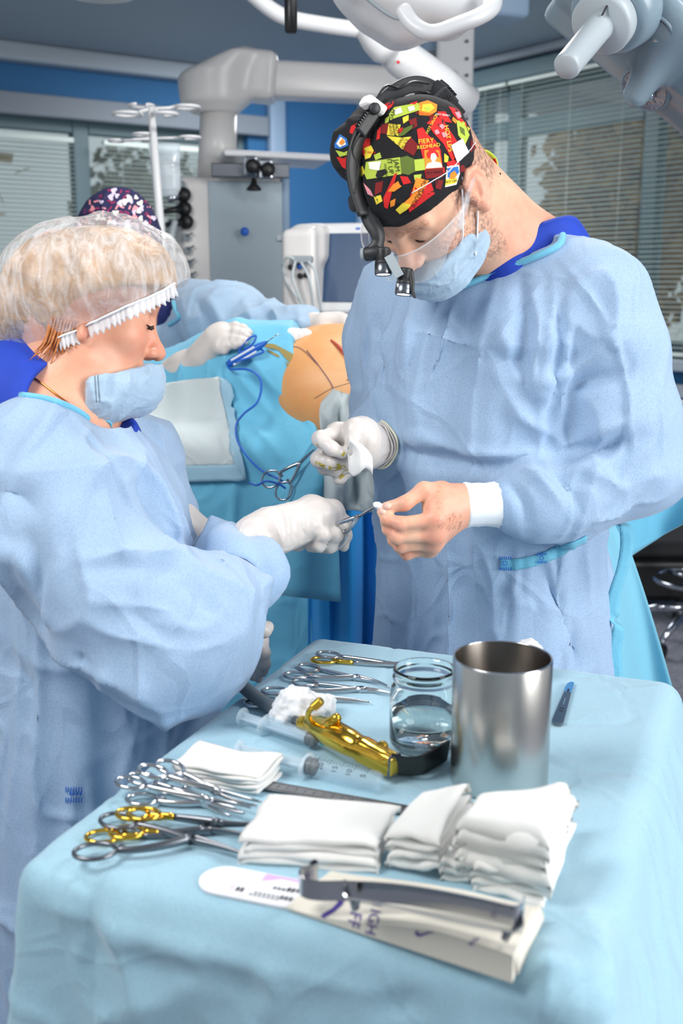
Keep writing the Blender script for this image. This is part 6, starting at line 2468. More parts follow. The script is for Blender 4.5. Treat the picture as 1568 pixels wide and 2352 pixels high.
def instrument_table():
    c = TBL + TU * TW / 2 - TV * TD / 2
    t = thing('instrument_table', 'draped instrument table filling the lower foreground', 'table', (c[0], c[1], 0))
    S_ = SDF()

    def fn(P):
        q = P - arr(c[0], c[1], TOP)
        dz = np.clip(-q[..., 2], 0, 1)
        u, v = q @ TU, q @ TV
        s = P[..., 0] * 7 + P[..., 1] * 7
        hu = TW / 2 + dz * np.where(u > 0, .34, .10) + .015 * sstep(.03, .3, dz) * np.sin(v * 26 + 2 * np.sin(v * 9))
        hv = TD / 2 + dz * .10 + .012 * sstep(.03, .3, dz) * np.sin(u * 30 + 2 * np.sin(u * 11 + 1))
        r = .022
        a = np.stack([np.abs(u) - hu + r, np.abs(v) - hv + r, np.abs(q[..., 2] + .28) - .28 + r], -1)
        return np.linalg.norm(np.maximum(a, 0), axis=-1) + np.minimum(a.max(-1), 0) - r
    R_ = .62
    S_.add(fn, 0, 'u', arr(c[0] - R_, c[1] - R_, TOP - .56), arr(c[0] + R_, c[1] + R_, TOP))
    folds = [([(140, 2010), (260, 2130), (330, 2352)], .02, .010), ([(100, 1960), (200, 2050), (240, 2200)], .018, -.010), ([(30, 2060), (300, 2130), (600, 2200)], .016, .008),
             ([(200, 2140), (500, 2190), (900, 2290)], .014, .007), ([(600, 2200), (640, 2280), (600, 2352)], .02, .008), ([(900, 2270), (930, 2352)], .02, -.008),
             ([(1420, 1580), (1440, 1800), (1400, 2100)], .03, .010), ([(1480, 1700), (1500, 1950), (1460, 2300)], .03, -.010), ([(1340, 2080), (1380, 2200), (1400, 2352)], .03, .010),
             ([(350, 2000), (430, 1975), (520, 1970)], .006, .002), ([(1240, 2150), (1260, 2250), (1240, 2352)], .02, .012),
             ([(460, 1700), (560, 1690), (640, 1720)], .010, .0025), ([(590, 1580), (640, 1560), (700, 1530)], .008, .002)]
    cr = creases(131, .010, (8, 8, 5), (18, 18, 10))

    def post(P):
        dz = np.clip(TOP - .002 - P[:, 2], 0, 1)
        return cr(P) * sstep(.004, .08, dz) + .0006 * vnoise(P * 22, 2) - .0012 * (np.abs(vnoise(P * arr(7, 7, 1), 6)) < .06)
    o = sdf_obj('table_drape', S_, .006, M['table_drape'], t, folds=folds, post=post)
    for a in (-1, 1):
        for b in (-1, 1):
            p = c + TU * a * (TW / 2 - .06) + TV * b * (TD / 2 - .06)
            lg = obj('leg', *rod(arr(p[0], p[1], .05), arr(p[0], p[1], TOP - .06), .013), M['chrome'], t)
            obj('castor', *lathe([(.0001, -.012), (.022, -.012), (.027, -.006), (.027, .006), (.022, .012), (.0001, .012)], arr(p[0], p[1], .028), TU, 16), M['black'], lg)
    return t


instrument_table()


def bezier(a, b, c, n=10):
    t = np.linspace(0, 1, n)[:, None]
    return (1 - t) ** 2 * a + 2 * t * (1 - t) * b + t * t * c


def clamp(label, r1, r2, piv, tip, curve=0.0, gold=(False, False), dark=False, h=.004, jaw=.0032, shank=.0030, ring=(.0155, .0115), group='surgical clamps on the table', lift=(0, 0), gap=.0012, fork=0.0, world=False, up=None):
    """ring-handled clamp: two halves crossing at a pivot; points are pixels on the table (or world points)"""
    if world:
        R1, R2, P, T = (np.asarray(q, float) for q in (r1, r2, piv, tip))
        up = nrm(up)
    else:
        R1, R2, P, T = on_table(*r1, h + lift[0]), on_table(*r2, h + lift[1]), on_table(*piv, h), on_table(*tip, h)
        up = arr(0, 0, 1)
    t = thing('surgical_clamp', label, 'clamp', P, group=group)
    ax = nrm(T - (R1 + R2) / 2)
    sd = np.cross(up, ax)
    st = M['steel_dark'] if dark else M['steel']
    for i, (Rc, g) in enumerate(((R1, gold[0]), (R2, gold[1]))):
        e = 1 if (Rc - P) @ sd > 0 else -1
        zoff = up * (.0012 if i else -.0012)
        mt = M['gold'] if g else st
        d = nrm(P - Rc)
        dd = nrm(d * .75 + ax * .25)
        s2 = np.cross(up, dd)
        pts = [Rc + dd * ring[0] * math.cos(a) + s2 * ring[1] * math.sin(a) + zoff for a in np.arange(28) / 28 * 2 * math.pi]
        obj('finger_ring', *tube(pts, .0022, 8, closed=True), mt, t)
        st0 = Rc + dd * ring[0] + zoff
        bow = (st0 + P) / 2 + sd * e * .004
        mid = bezier(st0, st0 + ax * np.linalg.norm(P - st0) * .35 - sd * e * 0.0 + (P - st0) * .1, P + zoff - sd * e * .001, 12)
        n = len(mid)
        if g:
            obj('shank', *sweep(mid[:4], circ(1, 8), hint=up, scale=[(shank * .9, shank * 1.1)] * 4), M['gold'], t)
            mid = mid[3:]
        obj('shank', *sweep(mid, circ(1, 8), hint=up, scale=[(s, s * 1.15) for s in np.linspace(shank * .8, shank * 1.15, len(mid))]), st, t)
        # jaw on the other side of the pivot
        L_ = np.linalg.norm(T - P)
        if fork:
            tipv = T - sd * e * fork
            jm = bezier(P - sd * e * .001 + zoff, P + ax * L_ * .75 - sd * e * fork * 1.6, tipv - ax * L_ * .02, 12)
            sc = np.linspace(jaw * .8, jaw * .45, 12)
        else:
            jm = bezier(P - sd * e * gap + zoff, P + ax * L_ * .6 - sd * e * gap, T - sd * e * gap * .4, 12)
            jm += sd * curve * (np.linspace(0, 1, 12) ** 2 - np.linspace(0, 1, 12))[:, None] * -1.0
            sc = np.linspace(jaw, jaw * .32, 12)
        obj('jaw', *sweep(jm, circ(1, 8), hint=up, scale=[(s * .62, s) for s in sc]), st, t)
        # ratchet tab near the ring
        q = st0 + (P - st0) * .04
        obj('ratchet', *box(q - sd * e * .004, (.006, .010, .0022), np.stack([ax, sd, up]), .0006), mt, t, False)
    obj('pivot_screw', *lathe([(.0001, -.0036), (.0024, -.0036), (.0026, -.003), (.0026, .003), (.0024, .0036), (.0001, .0036)], P, up, 14), st, t)
    obj('box_lock', *box(P, (.014, .0075, .0052), np.stack([ax, sd, up]), .0012), st, t, False)
    return t


def clamps():
    G = 'clamps laid out along the back of the table'
    clamp('long needle holder with one dark and one gold ring, farthest at the back', (753, 1502), (743, 1518), (930, 1529), (1003, 1537), .004, (False, True), group=G, ring=(.0165, .011), lift=(.004, 0), jaw=.0032)
    clamp('curved steel clamp just in front of the gold-ringed needle holder', (708, 1531), (678, 1553), (820, 1557), (893, 1578), .006, group=G)
    clamp('curved steel clamp pointing at the glass jar, third from the back', (699, 1566), (630, 1589), (832, 1584), (903, 1594), .004, group=G)
    clamp('straight steel clamp half hidden under the cotton wad', (622, 1600), (592, 1617), (750, 1606), (851, 1613), .0, group=G)
    G = 'clamps piled at the left of the table'
    clamp('towel clamp with its rings nearest the nurse, topmost of the left pile', (391, 1760), (352, 1774), (498, 1818), (596, 1846), 0, group=G, lift=(.012, .012), h=.014, fork=.004)
    clamp('towel clamp second in the left pile, jaws forked', (327, 1786), (301, 1800), (475, 1838), (570, 1862), 0, group=G, lift=(.006, .006), h=.009, fork=.006)
    clamp('towel clamp lowest in the left pile with a single ring showing', (400, 1798), (326, 1838), (470, 1846), (540, 1868), 0, group=G, fork=.006, h=.0045)
    clamp('gold-ringed needle holder tucked under the folded white towel', (304, 1866), (330, 1872), (500, 1890), (640, 1888), 0, (True, True), True, h=.010, group=G, shank=.0034)
    clamp('second gold-ringed needle holder with its rings nearest the front', (236, 1918), (292, 1914), (470, 1908), (620, 1935), 0, (True, True), True, h=.005, group=G)
    clamp('big steel clamp lying in front of the gold rings, bent tip', (272, 1882), (218, 1958), (440, 1927), (556, 1960), -.010, dark=True, group=G, h=.009, ring=(.0185, .0140), shank=.0036, jaw=.0042)


clamps()


def steel_can():
    p = on_table(1145, 1796)
    r, h = .0505, .137
    t = thing('steel_canister', 'tall open brushed steel canister on the table', 'canister', p)
    prof = [(.0001, 0), (r - .004, 0), (r - .001, .0015), (r, .005), (r, h - .0015), (r - .0006, h), (r - .0014, h), (r - .002, h - .0015), (r - .002, .004), (.0001, .004)]
    obj('body', *lathe(prof[:7], p, n=72), M['can'], t)
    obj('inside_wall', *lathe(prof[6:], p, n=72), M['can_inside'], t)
    ring = [p + arr(math.cos(a) * (r - .001), math.sin(a) * (r - .001), h) for a in np.arange(72) / 72 * 2 * math.pi]
    obj('rim', *tube(ring, .0011, 8, closed=True), M['steel'], t)


def glass_jar():
    p = on_table(972, 1712)
    t = thing('glass_jar', 'open clear glass jar half filled with water beside the canister', 'jar', p)
    s = 1.0
    out = [(.0001, 0), (.033, 0), (.037, .003), (.0385, .010), (.0385, .062), (.037, .070), (.0335, .075), (.0335, .078), (.0355, .080), (.0355, .083), (.0338, .085), (.0338, .087), (.0352, .089), (.0345, .092), (.0325, .0925)]
    inn = [(.031, .092), (.031, .075), (.034, .068), (.036, .061), (.036, .012), (.033, .006), (.0001, .005)]
    obj('glass_body', *lathe(out + inn, p, n=64), M['glass'], t)
    w = [(.0001, .0052), (.0329, .0062), (.0358, .012), (.0358, .044), (.0001, .044)]
    wt = tag(obj('water', *lathe(w, p, n=64), M['water']), 'clear water standing in the glass jar', 'water')
    wt['kind'] = 'stuff'


def syringe(label, a_px, b_px, L_barrel, drawn, hub, r=.0098, hz=.0115):
    """a_px plunger thumb disc, b_px nozzle end"""
    a, b = on_table(*a_px, hz), on_table(*b_px, hz)
    d = nrm(b - a)
    Lt = np.linalg.norm(b - a)
    t = thing('syringe', label, 'syringe', arr(a[0], a[1], TOP), group='syringes on the table')
    bs = Lt - L_barrel - .006
    pl = obj('plunger', *lathe([(.0001, 0), (.0105, 0), (.0112, .0008), (.0105, .0016), (.0001, .0016)], a, d, 28), M['plunger'], t)
    x, y, z = frame_from(d)
    for u in (x, y):
        obj('plunger_rib', *box(a + d * (bs + drawn) / 2, (bs + drawn, .0012, .0125), np.stack([d, np.cross(u, d), u])), M['plunger'], pl, False)
    s0 = a + d * bs
    br = obj('barrel', *lathe([(r, .0), (r, L_barrel - .004), (r * .85, L_barrel - .001), (.0024, L_barrel), (.0022, L_barrel + .006), (.0015, L_barrel + .006), (.0016, L_barrel), (r * .8, L_barrel - .002), (r - .001, L_barrel - .005), (r - .001, 0), (r, 0)], s0, d, 36), M['syringe'], t)
    fl = sweep([s0, s0 + d * .0018], circ(.0175, 28, .0125), hint=(0, 0, 1))
    obj('finger_flange', *fl, M['plunger'], br)
    c = s0 + d * drawn
    st = obj('rubber_stopper', *lathe([(.0001, 0), (r - .0014, 0), (r - .0008, .0012), (r - .0014, .003), (r - .0014, .006), (r - .0008, .0078), (r - .0014, .009), (.0001, .0115)], c, d, 32), M['rubber'], t)
    return t, s0, d, br, L_barrel


def syringes():
    t, s0, d, br, Lb = syringe('empty capped-needle syringe with a teal hub beside the gold retractor', (556, 1646), (744, 1706), .078, .062, True)
    e = s0 + d * (Lb + .003)
    obj('needle_hub', *lathe([(.0001, 0), (.0036, 0), (.0038, .004), (.0028, .007), (.0026, .013), (.0018, .015), (.0001, .015)], e, d, 20), M['teal'], t)
    obj('hub_tip', *lathe([(.0018, .015), (.0016, .0175), (.0001, .018)], e, d, 14), M['white'], t)
    obj('needle', *rod(e + d * .017, e + d * .055 - arr(0, 0, .008), .0004, .0003, 8), M['steel'], t)
    t, s0, d, br, Lb = syringe('large marked syringe drawn fully back, in front of the teal-hub syringe', (548, 1722), (888, 1800), .088, .002, False, r=.0105, hz=.0125)
    up = nrm(arr(-.1, -.6, .8) - d * (arr(-.1, -.6, .8) @ d))
    sx = np.cross(up, d)
    for k in range(17):
        ln = .0075 if k % 4 == 0 else .004
        q = s0 + d * (.016 + k * .0036)
        n = nrm(up + sx * .55)
        obj('graduation', *box(q + n * .01065, (.0006, ln, .0003), np.stack([d, nrm(np.cross(n, d)), n])), M['ink'], br, False)
    for k, s in enumerate(('20', '15', '10', '5')):
        V, F = text_mesh(s, .0085)
        q = s0 + d * (.022 + k * .0165) + nrm(up - sx * .25) * .0109
        obj('lettering', q + V[:, :1] * (nrm(np.cross(up, d)) * 1) + V[:, 1:2] * (-d), F, M['ink'], br, False)


def ruler():
    a, b = on_table(594, 1800, .003), on_table(962, 1866, .003)
    d = nrm(b - a)
    s = np.cross(arr(0, 0, 1), d)
    L_ = np.linalg.norm(b - a)
    t = thing('steel_ruler', 'flat steel ruler lying in front of the syringes', 'ruler', (a + b) / 2)
    o = obj('blade', *box((a + b) / 2, (L_, .019, .0012), np.stack([d, s, arr(0, 0, 1)]), .0003), M['steel_ruler'], t, False)
    vf = []
    for k in range(int(L_ / .001) - 4):
        ln = .006 if k % 10 == 0 else (.0045 if k % 5 == 0 else .003)
        for e in (-1, 1):
            vf.append(box(a + d * (.002 + k * .001) + s * e * (.0088 - ln / 2) + arr(0, 0, .0007), (.00028, ln, .0001), np.stack([d, s, arr(0, 0, 1)])))
    q = obj('graduations', *join(*vf), M['ink'], t, False)
    q['kind'] = 'stuff'
    for k in range(1, int(L_ / .01)):
        V, F = text_mesh(str(k), .0052)
        obj('numeral', a + d * (.002 + k * .01) + arr(0, 0, .0008) + V[:, :1] * d + V[:, 1:2] * s, F, M['ink'], t, False)


def scalpel():
    a, b = on_table(1279, 1662, .003), on_table(1303, 1592, .003)
    tip = on_table(1309, 1568, .003)
    d = nrm(b - a)
    s = np.cross(arr(0, 0, 1), d)
    L_ = np.linalg.norm(b - a)
    t = thing('scalpel', 'steel scalpel lying alone to the right of the canister', 'scalpel', (a + b) / 2)
    out = [(0, .0058), (.003, .0068), (.012, .0066), (L_ * .5, .0058), (L_ * .92, .0046), (L_, .0044), (L_, -.0044), (L_ * .92, -.0046), (L_ * .5, -.0058), (.012, -.0066), (.003, -.0068), (0, -.0058), (-.002, -.003), (-.002, .003)]
    h = obj('handle', *prism(out, a - arr(0, 0, .001), d, s, arr(0, 0, 1), .003), M['steel_dark'], t, False)
    obj('slot', *box(a + d * L_ * .66 + arr(0, 0, .0021), (.022, .0012, .0003), np.stack([d, s, arr(0, 0, 1)])), M['steel'], h, False)
    for q in (.36, .44):
        obj('notch', *box(a + d * L_ * q + arr(0, 0, .0021), (.002, .006, .0003), np.stack([d, nrm(s + d * .5), arr(0, 0, 1)])), M['ink'], h, False)
    V, F = text_mesh('4', .006)
    obj('numeral', a + d * .012 + arr(0, 0, .0022) + V[:, :1] * (-s) + V[:, 1:2] * d, F, M['steel'], h, False)
    Lb = np.linalg.norm(tip - b)
    bl = [(-.006, .0044), (Lb * .35, .0052), (Lb * .8, .0044), (Lb * 1.02, .0005), (Lb * .98, -.004), (Lb * .5, -.0046), (-.006, -.0040)]
    obj('blade', *prism(bl, b + arr(0, 0, .0005), d, s, arr(0, 0, 1), .0009), simple('blued_blade', lin(96, 168, 214), .2, .8), t, False)
    obj('blade_slot', *box(b + d * .006 + arr(0, 0, .0015), (.011, .0024, .0003), np.stack([d, s, arr(0, 0, 1)])), M['ink'], t, False)


def gold_retractor():
    t = thing('gold_retractor', 'gold-plated breast retractor with dark bent blades in the middle of the table', 'retractor', on_table(790, 1700))
    P = PX_t([(708, 1662, .020), (735, 1672, .023), (765, 1686, .025), (800, 1704, .025), (832, 1721, .023), (862, 1737, .021), (888, 1750, .020)])
    S_ = SDF()
    rs = [.0095, .0130, .0150, .0140, .0112, .0095, .0090]
    Ps = spline(P, 5)
    S_.chain(Ps, list(np.interp(np.linspace(0, 1, len(Ps)), np.linspace(0, 1, len(rs)), rs)), .003)
    d = nrm(P[-1] - P[-3])
    s = nrm(np.cross(arr(0, 0, 1), d))
    u = np.cross(d, s)
    S_.rbox(P[-1] - d * .012, (.024, .0088, .0118), .003, np.stack([d, s, u]), .008)
    sdf_obj('handle', S_, .0017, M['gold'], t, sm=4)
    for px in ([(742, 1672, .030), (758, 1660, .040), (772, 1650, .046)], [(848, 1728, .024), (864, 1722, .028), (879, 1714, .031)]):
        Q = PX_t(px)
        S2 = SDF()
        S2.chain(Q, [.0055, .0055, .006], .004)
        sdf_obj('finger_prong', S2, .0016, M['gold'], t, sm=2)
    nk = PX_t([(692, 1660, .020), (704, 1664, .021), (716, 1668, .022)])
    obj('light_socket', *tube(spline(nk, 4), [.0085, .009, .0075, .009], 20), M['gold'], t)
    obj('socket_end', *tube([nk[0] - nrm(nk[1] - nk[0]) * .012, nk[0] + nrm(nk[1] - nk[0]) * .002], [.0062, .0062], 18), M['steel_dark'], t)
    sp = spline(PX_t([(724, 1665, .03), (712, 1655, .038), (707, 1642, .047), (712, 1630, .055), (720, 1622, .060)]), 6)
    obj('suction_pipe', *tube(sp, .0032, 10), M['gold'], t)
    a, e = PX_t([(720, 1624, .059), (738, 1608, .068)])
    dd = nrm(e - a)
    Ls = np.linalg.norm(e - a)
    pr = []
    for k in range(6):
        pr += [(.0042, Ls * k / 6), (.0052, Ls * (k + .2) / 6), (.0044, Ls * (k + .95) / 6)]
    obj('hose_barb', *lathe([(.0001, 0)] + pr + [(.0036, Ls), (.0001, Ls)], a, dd, 20), M['gold'], t)
    # bent blades
    for k in range(3):
        z = .019 - k * .0075
        Q = spline(PX_t([(890, 1750, z + .004), (912, 1757 + 2 * k, z), (940, 1760 + 2 * k, z - .002), (968, 1756 + 2 * k, z), (1000, 1738 + 2 * k, z + .002), (1028, 1722 + 2 * k, z + .003)]), 6)
        w = [(-.012, -.0013), (.012, -.0013), (.012, .0013), (-.012, .0013)]
        obj('blade', *sweep(Q, [(q[1], q[0]) for q in w], hint=arr(0, -.3, 1), fixed=True), M['black_metal'], t, False)
    obj('blade_seat', *box(P[-1] + d * .010, (.003, .018, .025), np.stack([d, s, u]), .0008), M['steel_dark'], t, False)


def PX_t(pts):
    return [on_table(x, y, h) for x, y, h in pts]


def light_cable():
    t = thing('light_cable', 'thick grey light cable running off the left edge of table', 'cable', on_table(600, 1610))
    Q = spline(PX_t([(500, 1500, .012), (545, 1562, .012), (580, 1595, .012), (610, 1616, .012), (636, 1632, .014)]), 8)
    obj('sheath', *tube(Q, .0085, 14), M['cable_grey'], t)
    d = nrm(Q[-1] - Q[-3])
    obj('ferrule', *tube([Q[-1] - d * .002, Q[-1] + d * .02], [.0075, .0068], 16), M['steel_dark'], t)


def soft_things():
    # cotton wad
    S_ = SDF()
    S_.chain(PX_t([(650, 1650, .012), (668, 1625, .022), (700, 1640, .018), (690, 1612, .025)]), [.014, .018, .018, .014], .012)
    S_.chain(PX_t([(700, 1630, .015), (735, 1628, .012), (752, 1618, .012)]), [.014, .013, .010], .012)
    S_.cap(on_table(658, 1596, .02), on_table(690, 1610, .02), .012, .014, .012)
    o = sdf_obj('cotton_wad', S_, .0024, M['gauze_soft'], None, post=lambda P: .006 * (ridged(P * 55, 3) - .5) + .003 * (ridged(P * 120, 4) - .5))
    tag(o, 'torn white cotton wad beside the gold retractor', 'cotton')
    # small gauze stack
    t = thing('gauze_stack', 'small stack of white gauze squares between clamps and syringe', 'gauze', on_table(525, 1785))
    c0 = on_table(527, 1787)
    ax = nrm(on_table(605, 1800) - on_table(450, 1772))
    sy = np.cross(arr(0, 0, 1), ax)
    for k in range(5):
        w, h = .096, .055
        m, n = 14, 22
        G = np.zeros((m, n, 3))
        rg = np.random.default_rng(50 + k)
        dx, dy, da = rg.normal() * .002, rg.normal() * .002, rg.normal() * .05
        for i in range(m):
            for j in range(n):
                u, v = j / (n - 1) - .5, i / (m - 1) - .5
                p = c0 + ax * (u * w + dx + da * v * .05) + sy * (v * h + dy + .003 * math.sin(u * 9 + k))
                p[2] = TOP + .004 + k * .0042 + .0030 * math.sin(u * 7 + v * 5 + k * .8) * (.3 + abs(u)) + .002 * (abs(u * 2) ** 4)
                G[i, j] = p
        V, F = thick_grid(G if np.cross(G[1, 0] - G[0, 0], G[0, 1] - G[0, 0])[2] > 0 else G[:, ::-1], .003)
        obj('gauze_square', V, F, M['gauze'], t)

    def towel(label, corners, layers, th, seed, base=.0, puff=.004, name='folded_towel', group='folded white gauze towels'):
        """folded cloth: corners are four table pixels (back-left, back-right, front-right, front-left) with heights"""
        C = [on_table(x, y, h) for x, y, h in corners]
        cen = sum(C) / 4
        t = thing(name, label, 'towel', arr(cen[0], cen[1], TOP + base), group=group)
        rg = np.random.default_rng(seed)
        for k in range(layers):
            j4 = [c + arr(*(rg.normal(size=2) * .0025), 0) for c in C]
            m, n = 20, 28
            G = np.zeros((m, n, 3))
            for i in range(m):
                for j in range(n):
                    u, v = j / (n - 1), i / (m - 1)
                    p = (j4[0] * (1 - u) + j4[1] * u) * (1 - v) + (j4[3] * (1 - u) + j4[2] * u) * v
                    e = min(u, 1 - u, v, 1 - v)
                    z = base + (k + 1) * th - puff * (1 - min(1, e * 9)) ** 2 + .0022 * math.sin(u * 7 + k + seed) * math.sin(v * 5 + k * 2)
                    edge = .0012 * math.sin((u + v) * 9 + k * 3 + seed) + .0010 * math.sin((u - v) * 14 + k * 2)
                    p = p + (p - cen) * arr(1, 1, 0) / (np.linalg.norm(p - cen) + .02) * edge * (1 - min(1, e * 6))
                    p[2] = p[2] + z
                    G[i, j] = p
            up = np.cross(G[1, 0] - G[0, 0], G[0, 1] - G[0, 0])[2] > 0
            V, F = thick_grid(G if up else G[:, ::-1], th * .88)
            obj('cloth_layer', V, F, M['gauze'], t)
        return t

    towel('flat folded white towel covering the clamp tips', [(618, 1882, 0), (905, 1908, 0), (868, 2008, 0), (556, 1985, 0)], 4, .0075, 3)
    towel('narrow folded white towel standing up in the middle of the pile', [(965, 1900, .025), (1085, 1872, .036), (1010, 2012, .008), (885, 1996, .0)], 4, .009, 5, .0)
    towel('rolled white towel lying under the right-hand towels', [(1080, 1900, .012), (1170, 1890, .012), (1100, 2040, .0), (1010, 2030, .0)], 3, .008, 6)
    towel('white folded towel lowest on the right of the pile', [(1110, 1935, .0), (1318, 1915, .0), (1262, 2088, .0), (1090, 2050, .0)], 4, .008, 8)
    towel('white folded towel on top at the right, bulging towards the canister', [(1095, 1928, .038), (1318, 1885, .046), (1255, 2022, .028), (1040, 1976, .028)], 5, .0085, 9, .0, .014)
    # suture pack
    t = thing('suture_pack', 'oval white suture packet with lilac print in front of the towels', 'packet', on_table(590, 2040))
    a, b = on_table(515, 2026), on_table(668, 2056)
    d = nrm(b - a)
    s = np.cross(arr(0, 0, 1), d)
    L_ = np.linalg.norm(b - a)
    r = .022
    out = [(math.cos(q) * r, math.sin(q) * r) for q in np.linspace(math.pi / 2, math.pi * 1.5, 14)] + [(L_ + math.cos(q) * r, math.sin(q) * r) for q in np.linspace(-math.pi / 2, math.pi / 2, 14)]
    o = obj('packet', *prism(out, a + arr(0, 0, .0002), d, s, arr(0, 0, 1), .0022), M['foil'], t, False)
    z = arr(0, 0, .0027)
    obj('lilac_flash', *prism([(L_ * .5, .0205), (L_ * .5, .008), (L_ * .62, .012), (L_ * .75, .017), (L_ * 1.02, .0165), (L_ * 1.02, .0205)], a + arr(0, 0, .0024), d, s, arr(0, 0, 1), .0003), M['lilac'], t, False)
    obj('lilac_mark', *prism([(L_ * .17, -.010), (L_ * .21, -.004), (L_ * .20, -.013)], a + arr(0, 0, .0024), d, s, arr(0, 0, 1), .0003), M['lilac'], t, False)
    for x, y, w, h, mt in ((.28, -.010, .010, .006, 'ink'), (.75, .002, .022, .004, 'grey_ink'), (.95, .004, .012, .005, 'ink'), (.55, -.010, .05, .002, 'grey_ink'), (.5, -.014, .03, .0018, 'grey_ink'), (.93, -.010, .014, .006, 'grey_ink')):
        for q in range(max(2, int(w / .004))):
            obj('print_mark', *box(a + d * (L_ * x + q * .004) + s * y + z, (.0026, h, .0003), np.stack([d, s, arr(0, 0, 1)])), M[mt], t, False)
    # paper pack with handwriting
    t = thing('paper_packet', 'cream paper packet with violet stripe and handwriting under the steel retractors', 'packet', on_table(950, 2120))
    hh = .020
    C = [on_table(760, 1998, .004), on_table(1232, 2078, hh), on_table(1178, 2205, hh), on_table(658, 2086, .002)]
    m, n = 12, 24
    G = np.zeros((m, n, 3))
    for i in range(m):
        for j in range(n):
            u, v = j / (n - 1), i / (m - 1)
            p = (C[0] * (1 - u) + C[1] * u) * (1 - v) + (C[3] * (1 - u) + C[2] * u) * v
            p[2] = TOP + .003 + hh * sstep(.0, .75, u) * (1 - .25 * (v < .02)) + .0015 * math.sin(u * 6 + v * 3)
            G[i, j] = p
    lo = G.copy()
    lo[..., 2] = TOP + .0008
    up = np.cross(G[1, 0] - G[0, 0], G[0, 1] - G[0, 0])[2] > 0
    V1, F1 = grid_mesh(G)
    V2, F2 = grid_mesh(lo)
    k = m * n
    idx = np.arange(k).reshape(m, n)
    rim = np.concatenate([idx[0, :], idx[1:, -1], idx[-1, -2::-1], idx[-2:0:-1, 0]])
    F3 = np.stack([rim, np.roll(rim, -1), np.roll(rim, -1) + k, rim + k], 1)
    V, F = np.concatenate([V1, V2]), np.concatenate([F1, F2[:, ::-1] + k, F3])
    o = obj('wrapper', V, F if up else F[:, ::-1], M['paper'], t)
    sharp(o)
    sf = Surf(V, F)
    # loose flap at the right corner
    A, B_, Cc = on_table(1178, 2205, hh), on_table(1232, 2078, hh), on_table(1190, 2240, .002)
    Gf = np.zeros((8, 6, 3))
    for i in range(8):
        for j in range(6):
            u, v = j / 5, i / 7
            p0, p1 = A + (B_ - A) * u, Cc + (on_table(1250, 2110, .006) - Cc) * u
            q = p0 + (p1 - p0) * v + arr(0, 0, .004 * math.sin(v * 3.1))
            Gf[i, j] = q
    V, F = thick_grid(Gf if np.cross(Gf[1, 0] - Gf[0, 0], Gf[0, 1] - Gf[0, 0])[2] > 0 else Gf[:, ::-1], .001)
    obj('flap', V, F, M['paper'], t)
    for pl, mt in (([(788, 2040), (801, 2042), (786, 2078), (774, 2074)], 'violet'), ([(774, 2074), (786, 2078), (768, 2094), (752, 2104), (742, 2098), (762, 2086)], 'violet'), ([(752, 2104), (726, 2130), (716, 2126), (742, 2098)], 'violet')):
        v = decal_px(sf, pl, .0006)
        if len(v[1]):
            obj('violet_stripe', *v, M[mt], t, False)
    for s_, x, y, sz, an in (('FF', 812, 2112, 40, 105), ('IGHT', 852, 2128, 36, 105)):
        v = text_px(sf, s_, x, y, sz, an, .0007)
        if len(v[1]):
            obj('handwriting', *v, M['violet'], t, False)
    v = decal_px(sf, [(952, 2140), (958, 2138), (962, 2146), (985, 2140), (1000, 2142), (985, 2144), (962, 2152), (954, 2148)], .0007)
    if len(v[1]):
        obj('pen_mark', *v, M['violet'], t, False)
    for q in (0, 8):
        v = decal_px(sf, [(1075 + q, 2170), (1092 + q, 2152), (1094 + q, 2153), (1078 + q, 2172)], .0007)
        if len(v[1]):
            obj('pen_mark', *v, M['violet'], t, False)


def retractors():
    def strip(label, pts, w, th=.0016, tilt=0.0):
        """bent flat steel strip; pts pixels with heights along its upper edge"""
        Q = spline(PX_t(pts), 7)
        t = thing('steel_retractor', label, 'retractor', arr(Q[len(Q) // 2][0], Q[len(Q) // 2][1], TOP), group='flat steel retractors')
        # the strip stands on edge leaning: width direction close to vertical
        G = np.zeros((len(Q), 2, 3))
        sec = [(-th / 2, -w / 2), (th / 2, -w / 2), (th / 2, w / 2), (-th / 2, w / 2)]
        V, F = [], []
        for i in range(len(Q)):
            tg = nrm(Q[min(i + 1, len(Q) - 1)] - Q[max(i - 1, 0)])
            hv = nrm(arr(0, -math.sin(tilt), math.cos(tilt)))
            hv = nrm(hv - tg * (hv @ tg))
            nn = np.cross(tg, hv)
            V += [Q[i] + nn * a + hv * b for a, b in sec]
        m = 4
        F = [(i * m + j, i * m + (j + 1) % m, (i + 1) * m + (j + 1) % m, (i + 1) * m + j) for i in range(len(Q) - 1) for j in range(4)]
        F += [(3, 2, 1, 0), tuple((len(Q) - 1) * m + j for j in range(4))]
        o = obj('strip', np.array(V), F, M['steel'], t, True)
        sharp(o, 40)
        return t
    strip('curled flat steel retractor at back of the paper packet', [(712, 2002, .034), (722, 1996, .034), (727, 2004, .033), (712, 2010, .033), (696, 2014, .032), (688, 2026, .031), (700, 2040, .030), (735, 2046, .030), (800, 2046, .031), (900, 2052, .034), (1000, 2066, .037), (1100, 2086, .039),
           (1160, 2100, .040), (1185, 2104, .040), (1198, 2096, .040), (1203, 2078, .041)], .017)
    t = strip('broad flat steel retractor lying at front of the paper packet', [(800, 2052, .036), (806, 2066, .036), (822, 2070, .036), (860, 2076, .037), (950, 2095, .039), (1050, 2118, .041), (1130, 2135, .043), (1166, 2142, .043), (1178, 2138, .043), (1183, 2122, .043)], .026, tilt=.95)


